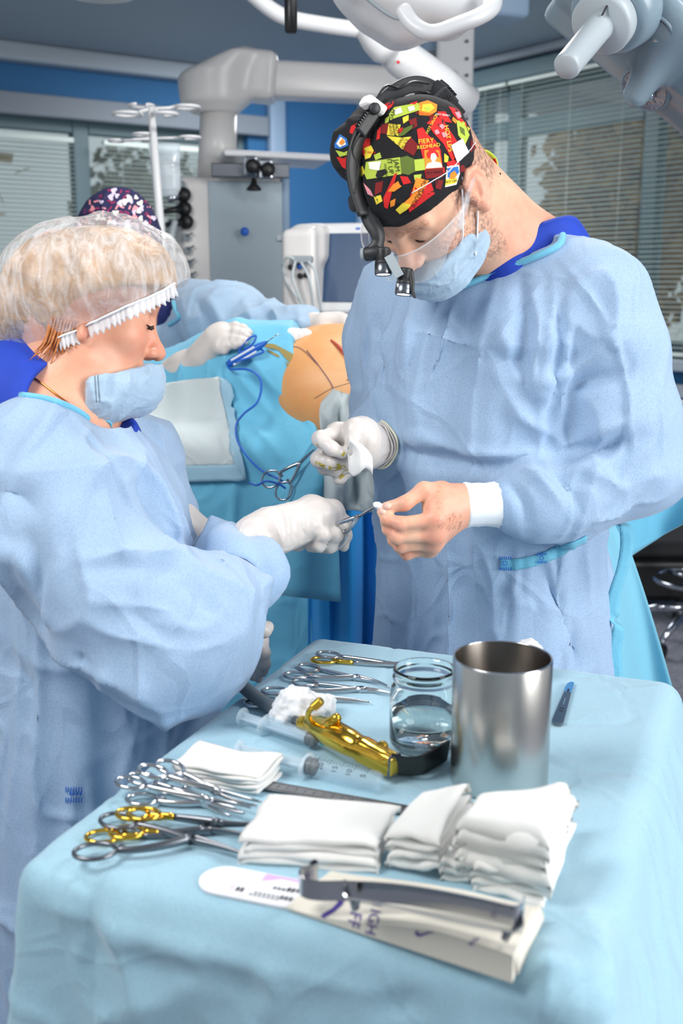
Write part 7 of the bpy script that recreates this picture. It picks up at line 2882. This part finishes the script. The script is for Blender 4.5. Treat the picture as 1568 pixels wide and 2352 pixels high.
def wrapped_forceps():
    g = SDF()
    g.chain([on_table(1212, 1530, .018), on_table(1210, 1512, .03), on_table(1208, 1494, .034)], [.017, .020, .016], .012)
    o = sdf_obj('gauze_roll', g, .0024, M['gauze_soft'], None, post=creases(141, .006, (40, 40, 40), (80, 80, 80)))
    tag(o, 'stained white gauze roll behind the canister', 'gauze')
    sf = SURF[o.name]
    v = decal_px(sf, [(1184, 1524), (1196, 1512), (1208, 1506), (1216, 1503), (1225, 1505), (1222, 1511), (1208, 1516), (1194, 1524), (1186, 1529)], .0008)
    if len(v[1]):
        obj('iodine_stain', *v, simple('iodine_on_gauze', lin(120, 120, 60), .6), o, False)
    t = thing('dressing_forceps', 'steel forceps gripping the gauze roll behind the canister', 'forceps', on_table(1165, 1530))
    for q in (0, 6):
        obj('arm', *tube(spline(PX_t([(1120 + q, 1545 + q, .004), (1150 + q, 1522 + q, .016), (1176 + q, 1508 + q, .026), (1200 + q, 1508 + q, .03)]), 5), [.0035, .003, .0018], 8), M['steel_dark'], t)
    t = thing('gold_forceps', 'gold-tipped flat instrument poking out behind the canister', 'surgical tool', on_table(1060, 1535))
    a, b = on_table(1042, 1550, .004), on_table(1076, 1520, .02)
    d = nrm(b - a)
    obj('blade', *prism([(0, -.003), (.02, -.005), (np.linalg.norm(b - a), -.004), (np.linalg.norm(b - a) + .003, 0), (.02, .002), (0, .001)], a, d, arr(0, 0, 1), nrm(np.cross(d, arr(0, 0, 1))), .0015), M['gold'], t, False)


def swabs_and_forceps():
    # gauze held in the surgeon's gloved hand
    m, n = 16, 16
    G = np.zeros((m, n, 3))
    for i in range(m):
        v = i / (m - 1)
        for j in range(n):
            u = j / (n - 1)
            x = 796 + (8 + 46 * math.sin(min(1, v * 1.6) * 1.57)) * u + (6 * v)
            y = 1026 + 58 * v - 22 * u * (1 - v) * (v < .8) + 10 * math.sin(u * 7) * v * v
            G[i, j] = W(x, y, 1.556 + .010 * math.sin(u * 6 + v * 2) + .006 * math.sin(v * 5 + 1))
    V, F = thick_grid(G[:, ::-1], .0016)
    tag(obj('gauze_scrap', V, F, M['gauze']), "white gauze scrap held in the surgeon's gloved hand", 'gauze')
    # swab passed between the hands
    g = SDF()
    g.chain(PX([(866, 1160, 1.456), (876, 1166, 1.456), (888, 1170, 1.455), (897, 1176, 1.452)]), [.0052, .0058, .005, .003], .004)
    o = sdf_obj('cotton_swab', g, .0013, M['gauze_soft'], None, post=creases(151, .0016, (120, 120, 120), (240, 240, 240)))
    tag(o, "tiny white swab between the forceps tip and surgeon's bare fingers", 'swab')
    # forceps in the nurse's hand
    up = nrm(arr(.2, -.75, .55))
    clamp('curved forceps in the nurse glove reaching to the swab', W(778, 1238, 1.512), W(700, 1236, 1.535), W(822, 1187, 1.50), W(868, 1160, 1.457), .004, group='forceps in use', world=True, up=up, ring=(.015, .0115))
    # towel clamp on the drape
    clamp('steel clamp fastened to the blue drape with its rings down left', W(622, 1100, 2.075), W(652, 1128, 2.075), W(690, 1062, 2.07), W(724, 1030, 2.06), .0, group='forceps in use', world=True, up=nrm(arr(0, -1, .25)), ring=(.019, .016), shank=.0036, jaw=.004)


steel_can()
glass_jar()
syringes()
ruler()
scalpel()
gold_retractor()
light_cable()
soft_things()
retractors()
wrapped_forceps()
swabs_and_forceps()


# ================================================================== ceiling pendant and machines
def pendant():
    Y = 4.3
    t = thing('ceiling_pendant', 'white ceiling-mounted supply pendant with gas outlets and shelf', 'pendant', W(520, 690, Y))
    # boom arm
    a, b = W(560, 182, Y), W(1040, 205, Y + .25)
    d = nrm(b - a)
    n2 = nrm(np.cross(d, arr(0, 0, 1)))
    ax = np.stack([d, n2, np.cross(n2, d)])
    obj('boom_arm', *box((a + b) / 2, (np.linalg.norm(b - a), .16, .125), ax, .025), M['warm_white'], t)
    # elbow housing
    S_ = SDF()
    c = W(520, 195, Y)
    S_.loft([(W(0, 262, Y)[2], c[0] - .045, Y, .085, .085), (W(0, 238, Y)[2], c[0] - .045, Y, .128, .128), (W(0, 170, Y)[2], c[0] - .042, Y, .142, .142), (W(0, 128, Y)[2], c[0] + .02, Y, .115, .125), (W(0, 116, Y)[2], c[0] + .03, Y, .06, .1)], np.eye(2), .015)
    S_.rbox(W(575, 175, Y + .02), (.10, .10, .085), .03, np.array([[.99, 0, -.1], [0, 1, 0], [.1, 0, .99]]), .03)
    S_.plane(W(430, 165, Y), nrm(arr(-.42, -.1, 1.0)), .02)
    sdf_obj('elbow_housing', S_, .009, M['warm_white'], t, sm=2)
    obj('drop_shaft', *rod(W(502, 255, Y), W(498, 410, Y), .068, .075, 32), M['warm_white'], t)
    # console box
    x0, x1 = 412, 648
    zt, zb = W(0, 412, Y)[2], 0.75
    cb = W(530, 600, Y)
    wx = (x1 - x0) / 2500 * (Y / .9785) * 1.0
    rz = .12
    axb = np.array([[math.cos(rz), math.sin(rz), 0], [-math.sin(rz), math.cos(rz), 0], [0, 0, 1.0]])
    cc = arr(cb[0], Y + .05, (zt + zb) / 2)
    b0 = obj('console_body', *box(cc, (wx, .34, zt - zb), axb, .03), M['warm_white'], t)
    obj('front_panel', *box(cc + axb[0] * wx * .14 - axb[1] * .171, (wx * .70, .008, (zt - zb) * .97), axb, .003), M['pendant_panel'], t, False)
    obj('corner_rail', *box(cc + axb[0] * wx * .48 - axb[1] * .155, (.03, .05, zt - zb), axb, .01), M['pipe'], t, False)
    # outlets down the left edge
    for k, (x, y, plug) in enumerate(((414, 424, 0), (418, 448, 1), (420, 480, 2), (424, 510, 2), (424, 545, 0), (427, 575, 0), (429, 605, 0), (432, 635, 0), (433, 660, 0))):
        p = W(x + 4, y, Y - .16)
        if plug:
            pl = obj('gas_plug', *lathe([(.0001, 0), (.026, 0), (.028, .006), (.024, .02), (.012, .028), (.0001, .028)], p, (0, -1, .1), 20), M['black'], t)
            if plug == 2:
                obj('hose_end', *tube([p + arr(-.005, -.02, 0), p + arr(-.07, -.05, -.012)], [.016, .008], 10), M['black'], pl)
            else:
                obj('valve', *tube([p + arr(-.01, -.02, 0), p + arr(-.05, -.05, -.02)], [.013, .013], 10), M['chrome'], pl)
        else:
            obj('outlet', *lathe([(.012, 0), (.014, .003), (.009, .004), (.008, .0), (.0001, .0)], p, (0, -1, .1), 16), M['grey_plastic'], t)
            if k > 3:
                obj('outlet_cover', *box(p + arr(.012, -.004, .01), (.03, .006, .007), np.array([[.9, 0, .4], [0, 1, 0], [-.4, 0, .9]]), .002), M['grey_ink'], t, False)
    for px in ([(402, 508, Y - .22), (394, 545, Y - .25), (398, 590, Y - .25), (410, 640, Y - .24), (425, 720, Y - .22)], [(396, 515, Y - .2), (386, 580, Y - .22), (392, 640, Y - .22), (400, 720, Y - .2)], [(380, 500, Y - .2), (372, 560, Y - .2), (380, 700, Y - .2)]):
        obj('gas_hose', *tube(spline(PX(px), 6), .011, 8), M['cable_pale'], t)
    # lock button
    obj('lock_button', *lathe([(.0001, .012), (.010, .012), (.016, .006), (.016, 0)], W(562, 532, Y - .165), (0, -1, 0), 18), M['cable_blue'], t)
    # shelf and clamps
    sa, sb = W(500, 356, Y - .18), W(742, 368, Y - .10)
    d = nrm(sb - sa)
    axs = np.stack([d, nrm(np.cross(arr(0, 0, 1), d)), arr(0, 0, 1)])
    sh = obj('shelf', *box((sa + sb) / 2 + arr(0, .06, 0), (np.linalg.norm(sb - sa), .30, .022), axs, .008), M['white'], t, False)
    obj('equipment_rail', *box(W(575, 392, Y - .20), (.28, .03, .05), axb, .004), M['steel_dark'], t, False)
    for x, y in ((575, 382, ), (610, 390,)):
        cl = obj('rail_clamp', *box(W(x, y, Y - .23), (.05, .05, .07), axb, .008), M['chrome'], t, False)
        obj('clamp_knob', *lathe([(.0001, 0), (.022, 0), (.026, .008), (.026, .02), (.02, .03), (.0001, .03)], W(x + 4, y, Y - .26), (0.2, -1, 0), 18), M['black'], cl)
    ck = W(583, 436, Y - .24)
    obj('hook_knob', *lathe([(.0001, .045), (.008, .04), (.012, .02), (.028, .004), (.026, -.003), (.0001, -.004)], ck, (0, 0, 1), 18), M['black'], t)
    obj('hook_stem', *rod(ck + arr(0, 0, .03), ck + arr(0, 0, .09), .006), M['chrome'], t)
    # the two ceiling columns
    c2 = thing('ceiling_column', 'tall white ceiling column with screw holes behind the surgeon', 'column', W(1050, 300, 4.9))
    zb = W(0, 330, 4.75)[2]
    p = W(1045, 200, 4.75)
    obj('column_body', *box(arr(p[0], 4.85, (zb - .45 + ZC) / 2), (.15, .2, ZC - zb + .45), None, .015), M['white'], c2)
    for y in (95, 135, 173, 225, 273):
        obj('screw_hole', *lathe([(.007, 0), (.007, .003), (.0001, .003)], W(1072, y, 4.742), (0, -1, 0), 10), M['grey_ink'], c2)
    q = W(1000, 100, 4.9)
    obj('collar', *rod(arr(q[0], 4.9, W(0, 155, 4.9)[2]), arr(q[0], 4.9, ZC), .085, n=28), M['pipe'], c2)
    obj('lower_drum', *rod(arr(q[0], 4.9, W(0, 205, 4.9)[2]), arr(q[0], 4.9, W(0, 125, 4.9)[2]), .085, n=28), M['warm_white'], c2)


def lamps():
    # swing arm of the middle lamp
    t = thing('lamp_boom', 'white jointed lamp arm reaching in from the top of picture', 'lamp arm', W(900, 100, 3.2))
    arm = spline(PX([(560, -30, 3.3), (620, 20, 3.3), (665, 42, 3.3), (750, 58, 3.3), (850, 72, 3.3)]), 6)
    obj('tube_arm', *tube(arm, .022, 14), M['white'], t)
    obj('joint', *lathe([(.0001, -.06), (.035, -.06), (.05, -.04), (.055, 0), (.05, .04), (.035, .06), (.0001, .06)], W(872, 88, 3.3), nrm(W(950, 190, 3.3) - W(860, 60, 3.3)), 24), M['white'], t)
    obj('spring_arm', *tube(PX([(868, 85, 3.3), (925, 135, 3.35), (1010, 195, 3.4), (1075, 240, 3.45)]), [.045, .055, .055, .05], 20), M['white'], t)
    obj('arm_mark', *lathe([(.0001, .001), (.005, .001), (.005, 0)], W(914, 143, 3.285), (0, -1, 0), 10), M['print_red'], t)
    # camera / monitor head with grip at the top
    h = thing('overhead_lamp', 'white lamp head with a looped grip handle above the surgeon', 'lamp', W(960, 30, 2.2))
    S_ = SDF()
    c = W(935, -40, 2.3)
    S_.rbox(W(935, -30, 2.32), (.15, .11, .065), .055, np.array([[.96, .1, -.25], [-.1, .99, 0], [.25, .0, .96]]), .02)
    S_.rbox(W(905, 10, 2.36), (.085, .10, .07), .06, np.array([[.85, .1, -.5], [-.1, .99, 0], [.5, .0, .85]]), .04)
    sdf_obj('shell', S_, .006, M['white'], h, sm=2)
    gr = spline(PX([(925, 22, 2.16), (945, 52, 2.15), (975, 72, 2.14), (1005, 74, 2.14), (1050, 58, 2.14), (1100, 38, 2.15), (1128, 18, 2.17), (1130, -15, 2.2)]), 7)
    obj('grip', *sweep(gr, circ(1, 14), scale=[(.020, .015)] * len(gr)), M['white'], h)
    sm = spline(PX([(835, -10, 2.24), (870, 18, 2.22), (905, 40, 2.21), (935, 44, 2.21)]), 6)
    obj('seam', *tube(sm, .004, 6), M['grey_plastic'], h)
    # black handle at the top left of centre
    k = thing('black_handle', 'short black sterile handle hanging from the top edge', 'handle', W(668, 60, 2.6))
    obj('grip', *lathe([(.0001, 0), (.011, 0), (.014, .004), (.0145, .05), (.014, .13), (.0001, .13)], W(668, 76, 2.6), (0, 0, 1), 20), M['black'], k)
    obj('collar', *lathe([(.016, .12), (.02, .125), (.02, .16), (.0001, .16)], W(668, 76, 2.6), (0, 0, 1), 20), M['black_soft'], k)
    # white drum seen at the very top left, and a box at top right of centre
    o = obj('ceiling_fixture', *lathe([(.0001, -.04), (.10, -.035), (.13, 0), (.13, .12), (.0001, .12)], W(230, -15, 3.4) + arr(0, 0, .03), (0, 0, 1), 28), M['white'])
    tag(o, 'white round ceiling fixture cut off at top left', 'fixture')
    o = obj('ceiling_unit', *box(W(1130, 10, 3.8) + arr(0, 0, .03), (.20, .16, .16), np.array([[.94, .34, 0], [-.34, .94, 0], [0, 0, 1]]), .02), M['pipe'])
    tag(o, 'pale grey box unit at the top beside the white column', 'fixture')
    # big surgical lamp at top right
    s = thing('surgical_lamp', 'blue-grey surgical lamp head with lenses at top right corner', 'surgical lamp', W(1480, 20, 1.85))
    nz = nrm(arr(-.56, -.42, -.71))                              # light direction
    C0 = W(1425, 25, 1.86)
    axx = arr(.76, -.05, -.64)
    axx = nrm(axx - nz * (axx @ nz))
    ayy = np.cross(nz, axx)
    Rm = np.stack([axx, ayy, nz])
    S_ = SDF()
    S_.rbox(C0 - nz * .02, (.22, .062, .02), .018, Rm, .02)
    S_.ell(C0 + axx * .055 - nz * .018, (.075, .072, .022), Rm, .03)
    S_.rbox(C0 + axx * .10 - ayy * .10 - nz * .03, (.20, .045, .022), .018, Rm, .04)
    S_.cap(C0 + axx * .085 - nz * .02, W(1462, 215, 1.90), .036, .022, .03)
    S_.rbox(W(1560, 10, 2.0), (.14, .055, .03), .018, Rm, .03)
    sdf_obj('housing', S_, .0048, M['lamp_grey'], s, sm=2)
    hd = nrm(W(1292, 165, 1.72) - W(1392, 45, 1.82))
    c0 = W(1388, 48, 1.80)
    obj('handle_hub', *lathe([(.0001, -.06), (.070, -.06), (.072, -.05), (.064, -.018), (.055, -.012), (.0001, -.012)], c0, hd, 40), M['lamp_grey'], s)
    obj('hub_gap', *lathe([(.0001, -.016), (.047, -.016), (.047, -.010), (.0001, -.010)], c0, hd, 36), M['ink'], s)
    obj('handle_collar', *lathe([(.0001, -.012), (.046, -.012), (.049, -.008), (.049, .012), (.044, .017), (.0001, .018)], c0, hd, 40), M['lamp_pale'], s)
    Lh = np.linalg.norm(W(1290, 166, 1.72) - c0)
    obj('handle', *lathe([(.0225, .012), (.0212, .03), (.0205, Lh * .9), (.0205, Lh - .004), (.0185, Lh), (.0001, Lh)], c0, hd, 28), M['lamp_pale'], s)
    obj('handle_slot', *box(W(1388, 24, 1.765), (.0035, .004, .016), np.stack([arr(1, 0, 0), arr(0, 1, 0), nrm(arr(.5, 0, 1))]), .001), M['ink'], s, False)
    for k, (u, v, rr) in enumerate(((.062, .012, .034), (.115, -.10, .040), (-.085, .0, .034))):
        p = C0 + axx * u + ayy * v + nz * (.008 if k != 1 else .0)
        ln = obj('lens_bezel', *lathe([(rr + .006, -.012), (rr + .006, -.001), (rr + .003, .002), (rr, 0)], p, nz, 32), M['lamp_grey'], s)
        obj('reflector', *lathe([(.0001, -.001), (rr * .5, -.003), (rr * .85, -.001), (rr, .001)], p, nz, 32), M['reflector'], ln)
        obj('bulb', *lathe([(.0001, .010), (.008, .009), (.010, .003), (.010, 0)], p + axx * rr * .3, nz, 14), M['steel'], ln)
        obj('lens', *lathe([(rr, .002), (rr * .8, .008), (rr * .4, .013), (.0001, .014)], p, nz, 32), M['pane'], ln)
    # lettering plate on the rear wing
    pc = W(1525, 12, 1.84)
    tx_ = nrm(W(1548, 30, 1.84) - W(1500, -4, 1.84))
    ty_ = nrm(W(1540, -12, 1.84) - W(1512, 32, 1.84))
    ty_ = nrm(ty_ - tx_ * (ty_ @ tx_))
    tn = np.cross(tx_, ty_)
    obj('plate', *box(pc - tn * .004, (.16, .060, .006), np.stack([tx_, ty_, tn]), .003), M['lamp_pale'], s, False)
    V, F = text_mesh('LE9i', .034)
    obj('lettering', pc + tn * .0005 + V[:, :1] * tx_ + V[:, 1:2] * ty_ - tx_ * .006, F, M['grey_ink'], s, False)


def drip_stand():
    Y = 3.35
    b = W(372, 600, Y)
    t = thing('drip_stand', 'white drip stand with curled hooks beside the pendant', 'stand', (b[0], Y, 0))
    top = W(347, 246, Y)
    obj('pole', *tube([arr(b[0] + .02, Y, .12), W(372, 570, Y), top], [.013, .013, .011], 12), M['white'], t)
    for dx, dz, y0 in ((1, 0, 244), (-1, 0, 248)):
        pass
    rings = [((293, 262), .042), ((378, 262), .036), ((325, 243), .036), ((430, 246), .036)]
    for (x, y), r in rings:
        c = W(x, y, Y - .02 if y > 250 else Y + .05)
        p0 = W(347, 250, Y)
        d = nrm((c - p0) * arr(1, 1, 0))
        pts = [p0, p0 + (c - p0) * .5]
        th = math.atan2(-d[1], -d[0])
        pts += [c + r * arr(math.cos(th + q), math.sin(th + q), 0) for q in np.linspace(0, 5.4, 18)]
        obj('hook', *tube(pts, .0052, 8), M['white'], t)
    for (x, y), r in (((268, 323), .022), ((330, 309), .03), ((436, 316), .03)):
        c = W(x, y, Y)
        p0 = W(350, 318, Y)
        d = nrm((c - p0) * arr(1, 1, 0))
        th = math.atan2(-d[1], -d[0])
        obj('hook', *tube([p0, p0 + (c - p0) * .5] + [c + r * arr(math.cos(th + q), math.sin(th + q), 0) for q in np.linspace(0, 5.4, 16)], .0045, 8), M['white'], t)
    for k in range(5):
        a = k * 2 * math.pi / 5 + .3
        e = arr(b[0] + .02 + .27 * math.cos(a), Y + .27 * math.sin(a), .075)
        sp = obj('foot', *tube([arr(b[0] + .02, Y, .13), e], [.016, .011], 8), M['white'], t)
        obj('castor', *lathe([(.0001, -.012), (.03, -.012), (.035, 0), (.03, .012), (.0001, .012)], e - arr(0, 0, .04), (-math.sin(a), math.cos(a), 0), 14), M['black'], sp)
    # drip bag
    g = thing('drip_bag', 'clear drip bag hanging on the stand', 'drip bag', W(362, 400, Y + .06))
    S_ = SDF()
    S_.loft([(W(0, 448, Y)[2], W(362, 0, Y)[0], Y + .06, .030, .012), (W(0, 430, Y)[2], W(362, 0, Y)[0], Y + .06, .042, .024), (W(0, 380, Y)[2], W(361, 0, Y)[0], Y + .06, .044, .028), (W(0, 345, Y)[2], W(359, 0, Y)[0], Y + .06, .046, .012), (W(0, 322, Y)[2], W(358, 0, Y)[0], Y + .06, .052, .004)], np.eye(2), .01)
    sdf_obj('pouch', S_, .004, M['bag'], g, sm=1)
    obj('port', *rod(W(364, 446, Y + .06), W(366, 470, Y + .06), .006), M['white_soft'], g)
    obj('drip_tube', *tube(spline(PX([(366, 468, Y + .06), (372, 500, Y + .05), (378, 540, Y + .05), (384, 600, Y + .04)]), 5), .003, 7), M['bag'], g)


def monitor():
    Y = 3.5
    t = thing('anaesthesia_monitor', 'white anaesthesia monitor with a dark blank screen', 'monitor', (W(770, 700, Y)[0], Y, 0))
    a = math.radians(14)
    axm = np.array([[math.cos(a), -math.sin(a), 0], [math.sin(a), math.cos(a), 0], [0, 0, 1.0]])
    tl = math.radians(10)
    up = nrm(axm[1] * math.sin(tl) + axm[2] * math.cos(tl))
    nf = np.cross(axm[0], up)
    nf = nf if nf[1] < 0 else -nf
    R_ = np.stack([axm[0], nf, up])
    c = W(815, 615, Y)
    obj('bezel', *box(c - nf * .03, (.34, .06, .285), R_, .014), M['white'], t)
    obj('screen', *box(c + axm[0] * .012 + nf * .002, (.235, .004, .215), R_, .002), M['screen'], t, False)
    obj('badge', *box(c + up * .122 + axm[0] * .005 + nf * .001, (.014, .003, .006), R_), M['cable_blue'], t, False)
    obj('indicator', *box(W(771, 720, Y) - arr(0, .02, 0), (.010, .006, .006), R_), simple('green_led', lin(70, 200, 70), .4), t, False)
    # side module block
    S_ = SDF()
    S_.rbox(W(702, 645, Y + .02), (.055, .09, .16), .02, np.stack([axm[0], axm[1], nrm(arr(-.1, 0, 1))]), .02)
    S_.rbox(W(722, 560, Y + .06), (.05, .08, .055), .02, axm, .03)
    sdf_obj('side_module', S_, .007, M['warm_white'], t, sm=2)
    for x, y, mt in ((690, 634, 'black'), (704, 632, 'black'), (668, 614, 'black'), (688, 612, 'cable_blue')):
        obj('socket', *lathe([(.007, 0), (.009, .004), (.004, .006), (.0001, .006)], W(x, y, Y - .075), (-.2, -1, 0), 14), M[mt], t)
    obj('connector_bar', *box(W(692, 596, Y - .09), (.07, .03, .022), axm, .006), M['grey_plastic'], t, False)
    obj('tilt_arm', *box(W(655, 548, Y - .02), (.05, .05, .02), axm, .006), M['grey_plastic'], t, False)
    obj('tilt_strut', *rod(W(655, 552, Y), W(675, 590, Y), .012), M['grey_plastic'], t)
    for pts in ([(678, 600, Y - .1), (672, 640, Y - .12), (690, 690, Y - .12), (702, 730, Y - .1)], [(700, 592, Y - .1), (722, 620, Y - .12), (730, 660, Y - .12), (738, 720, Y - .1)],
                [(690, 600, Y - .1), (710, 640, Y - .13), (718, 690, Y - .12), (720, 730, Y - .1)], [(650, 600, Y - .05), (655, 640, Y - .06), (680, 680, Y - .08), (700, 700, Y - .1)], [(676, 596, Y - .1), (660, 590, Y - .1), (648, 610, Y - .08)]):
        obj('lead', *tube(spline(PX(pts), 6), .0042, 7), M['cable_pale'], t)
    obj('cabinet', *box(arr(c[0], Y + .05, .52), (.42, .4, .9), axm, .03), M['white'], t, False)
    obj('post', *box(arr(c[0], Y + .06, 1.1), (.08, .08, .4), axm, .01), M['grey_plastic'], t, False)
    for i in (-1, 1):
        for j in (-1, 1):
            p = arr(c[0], Y + .05, 0) + axm[0] * .17 * i + axm[1] * .15 * j
            obj('castor', *lathe([(.0001, -.015), (.032, -.015), (.038, 0), (.032, .015), (.0001, .015)], arr(p[0], p[1], .038), axm[0], 14), M['black'], t)


pendant()
lamps()
drip_stand()
monitor()
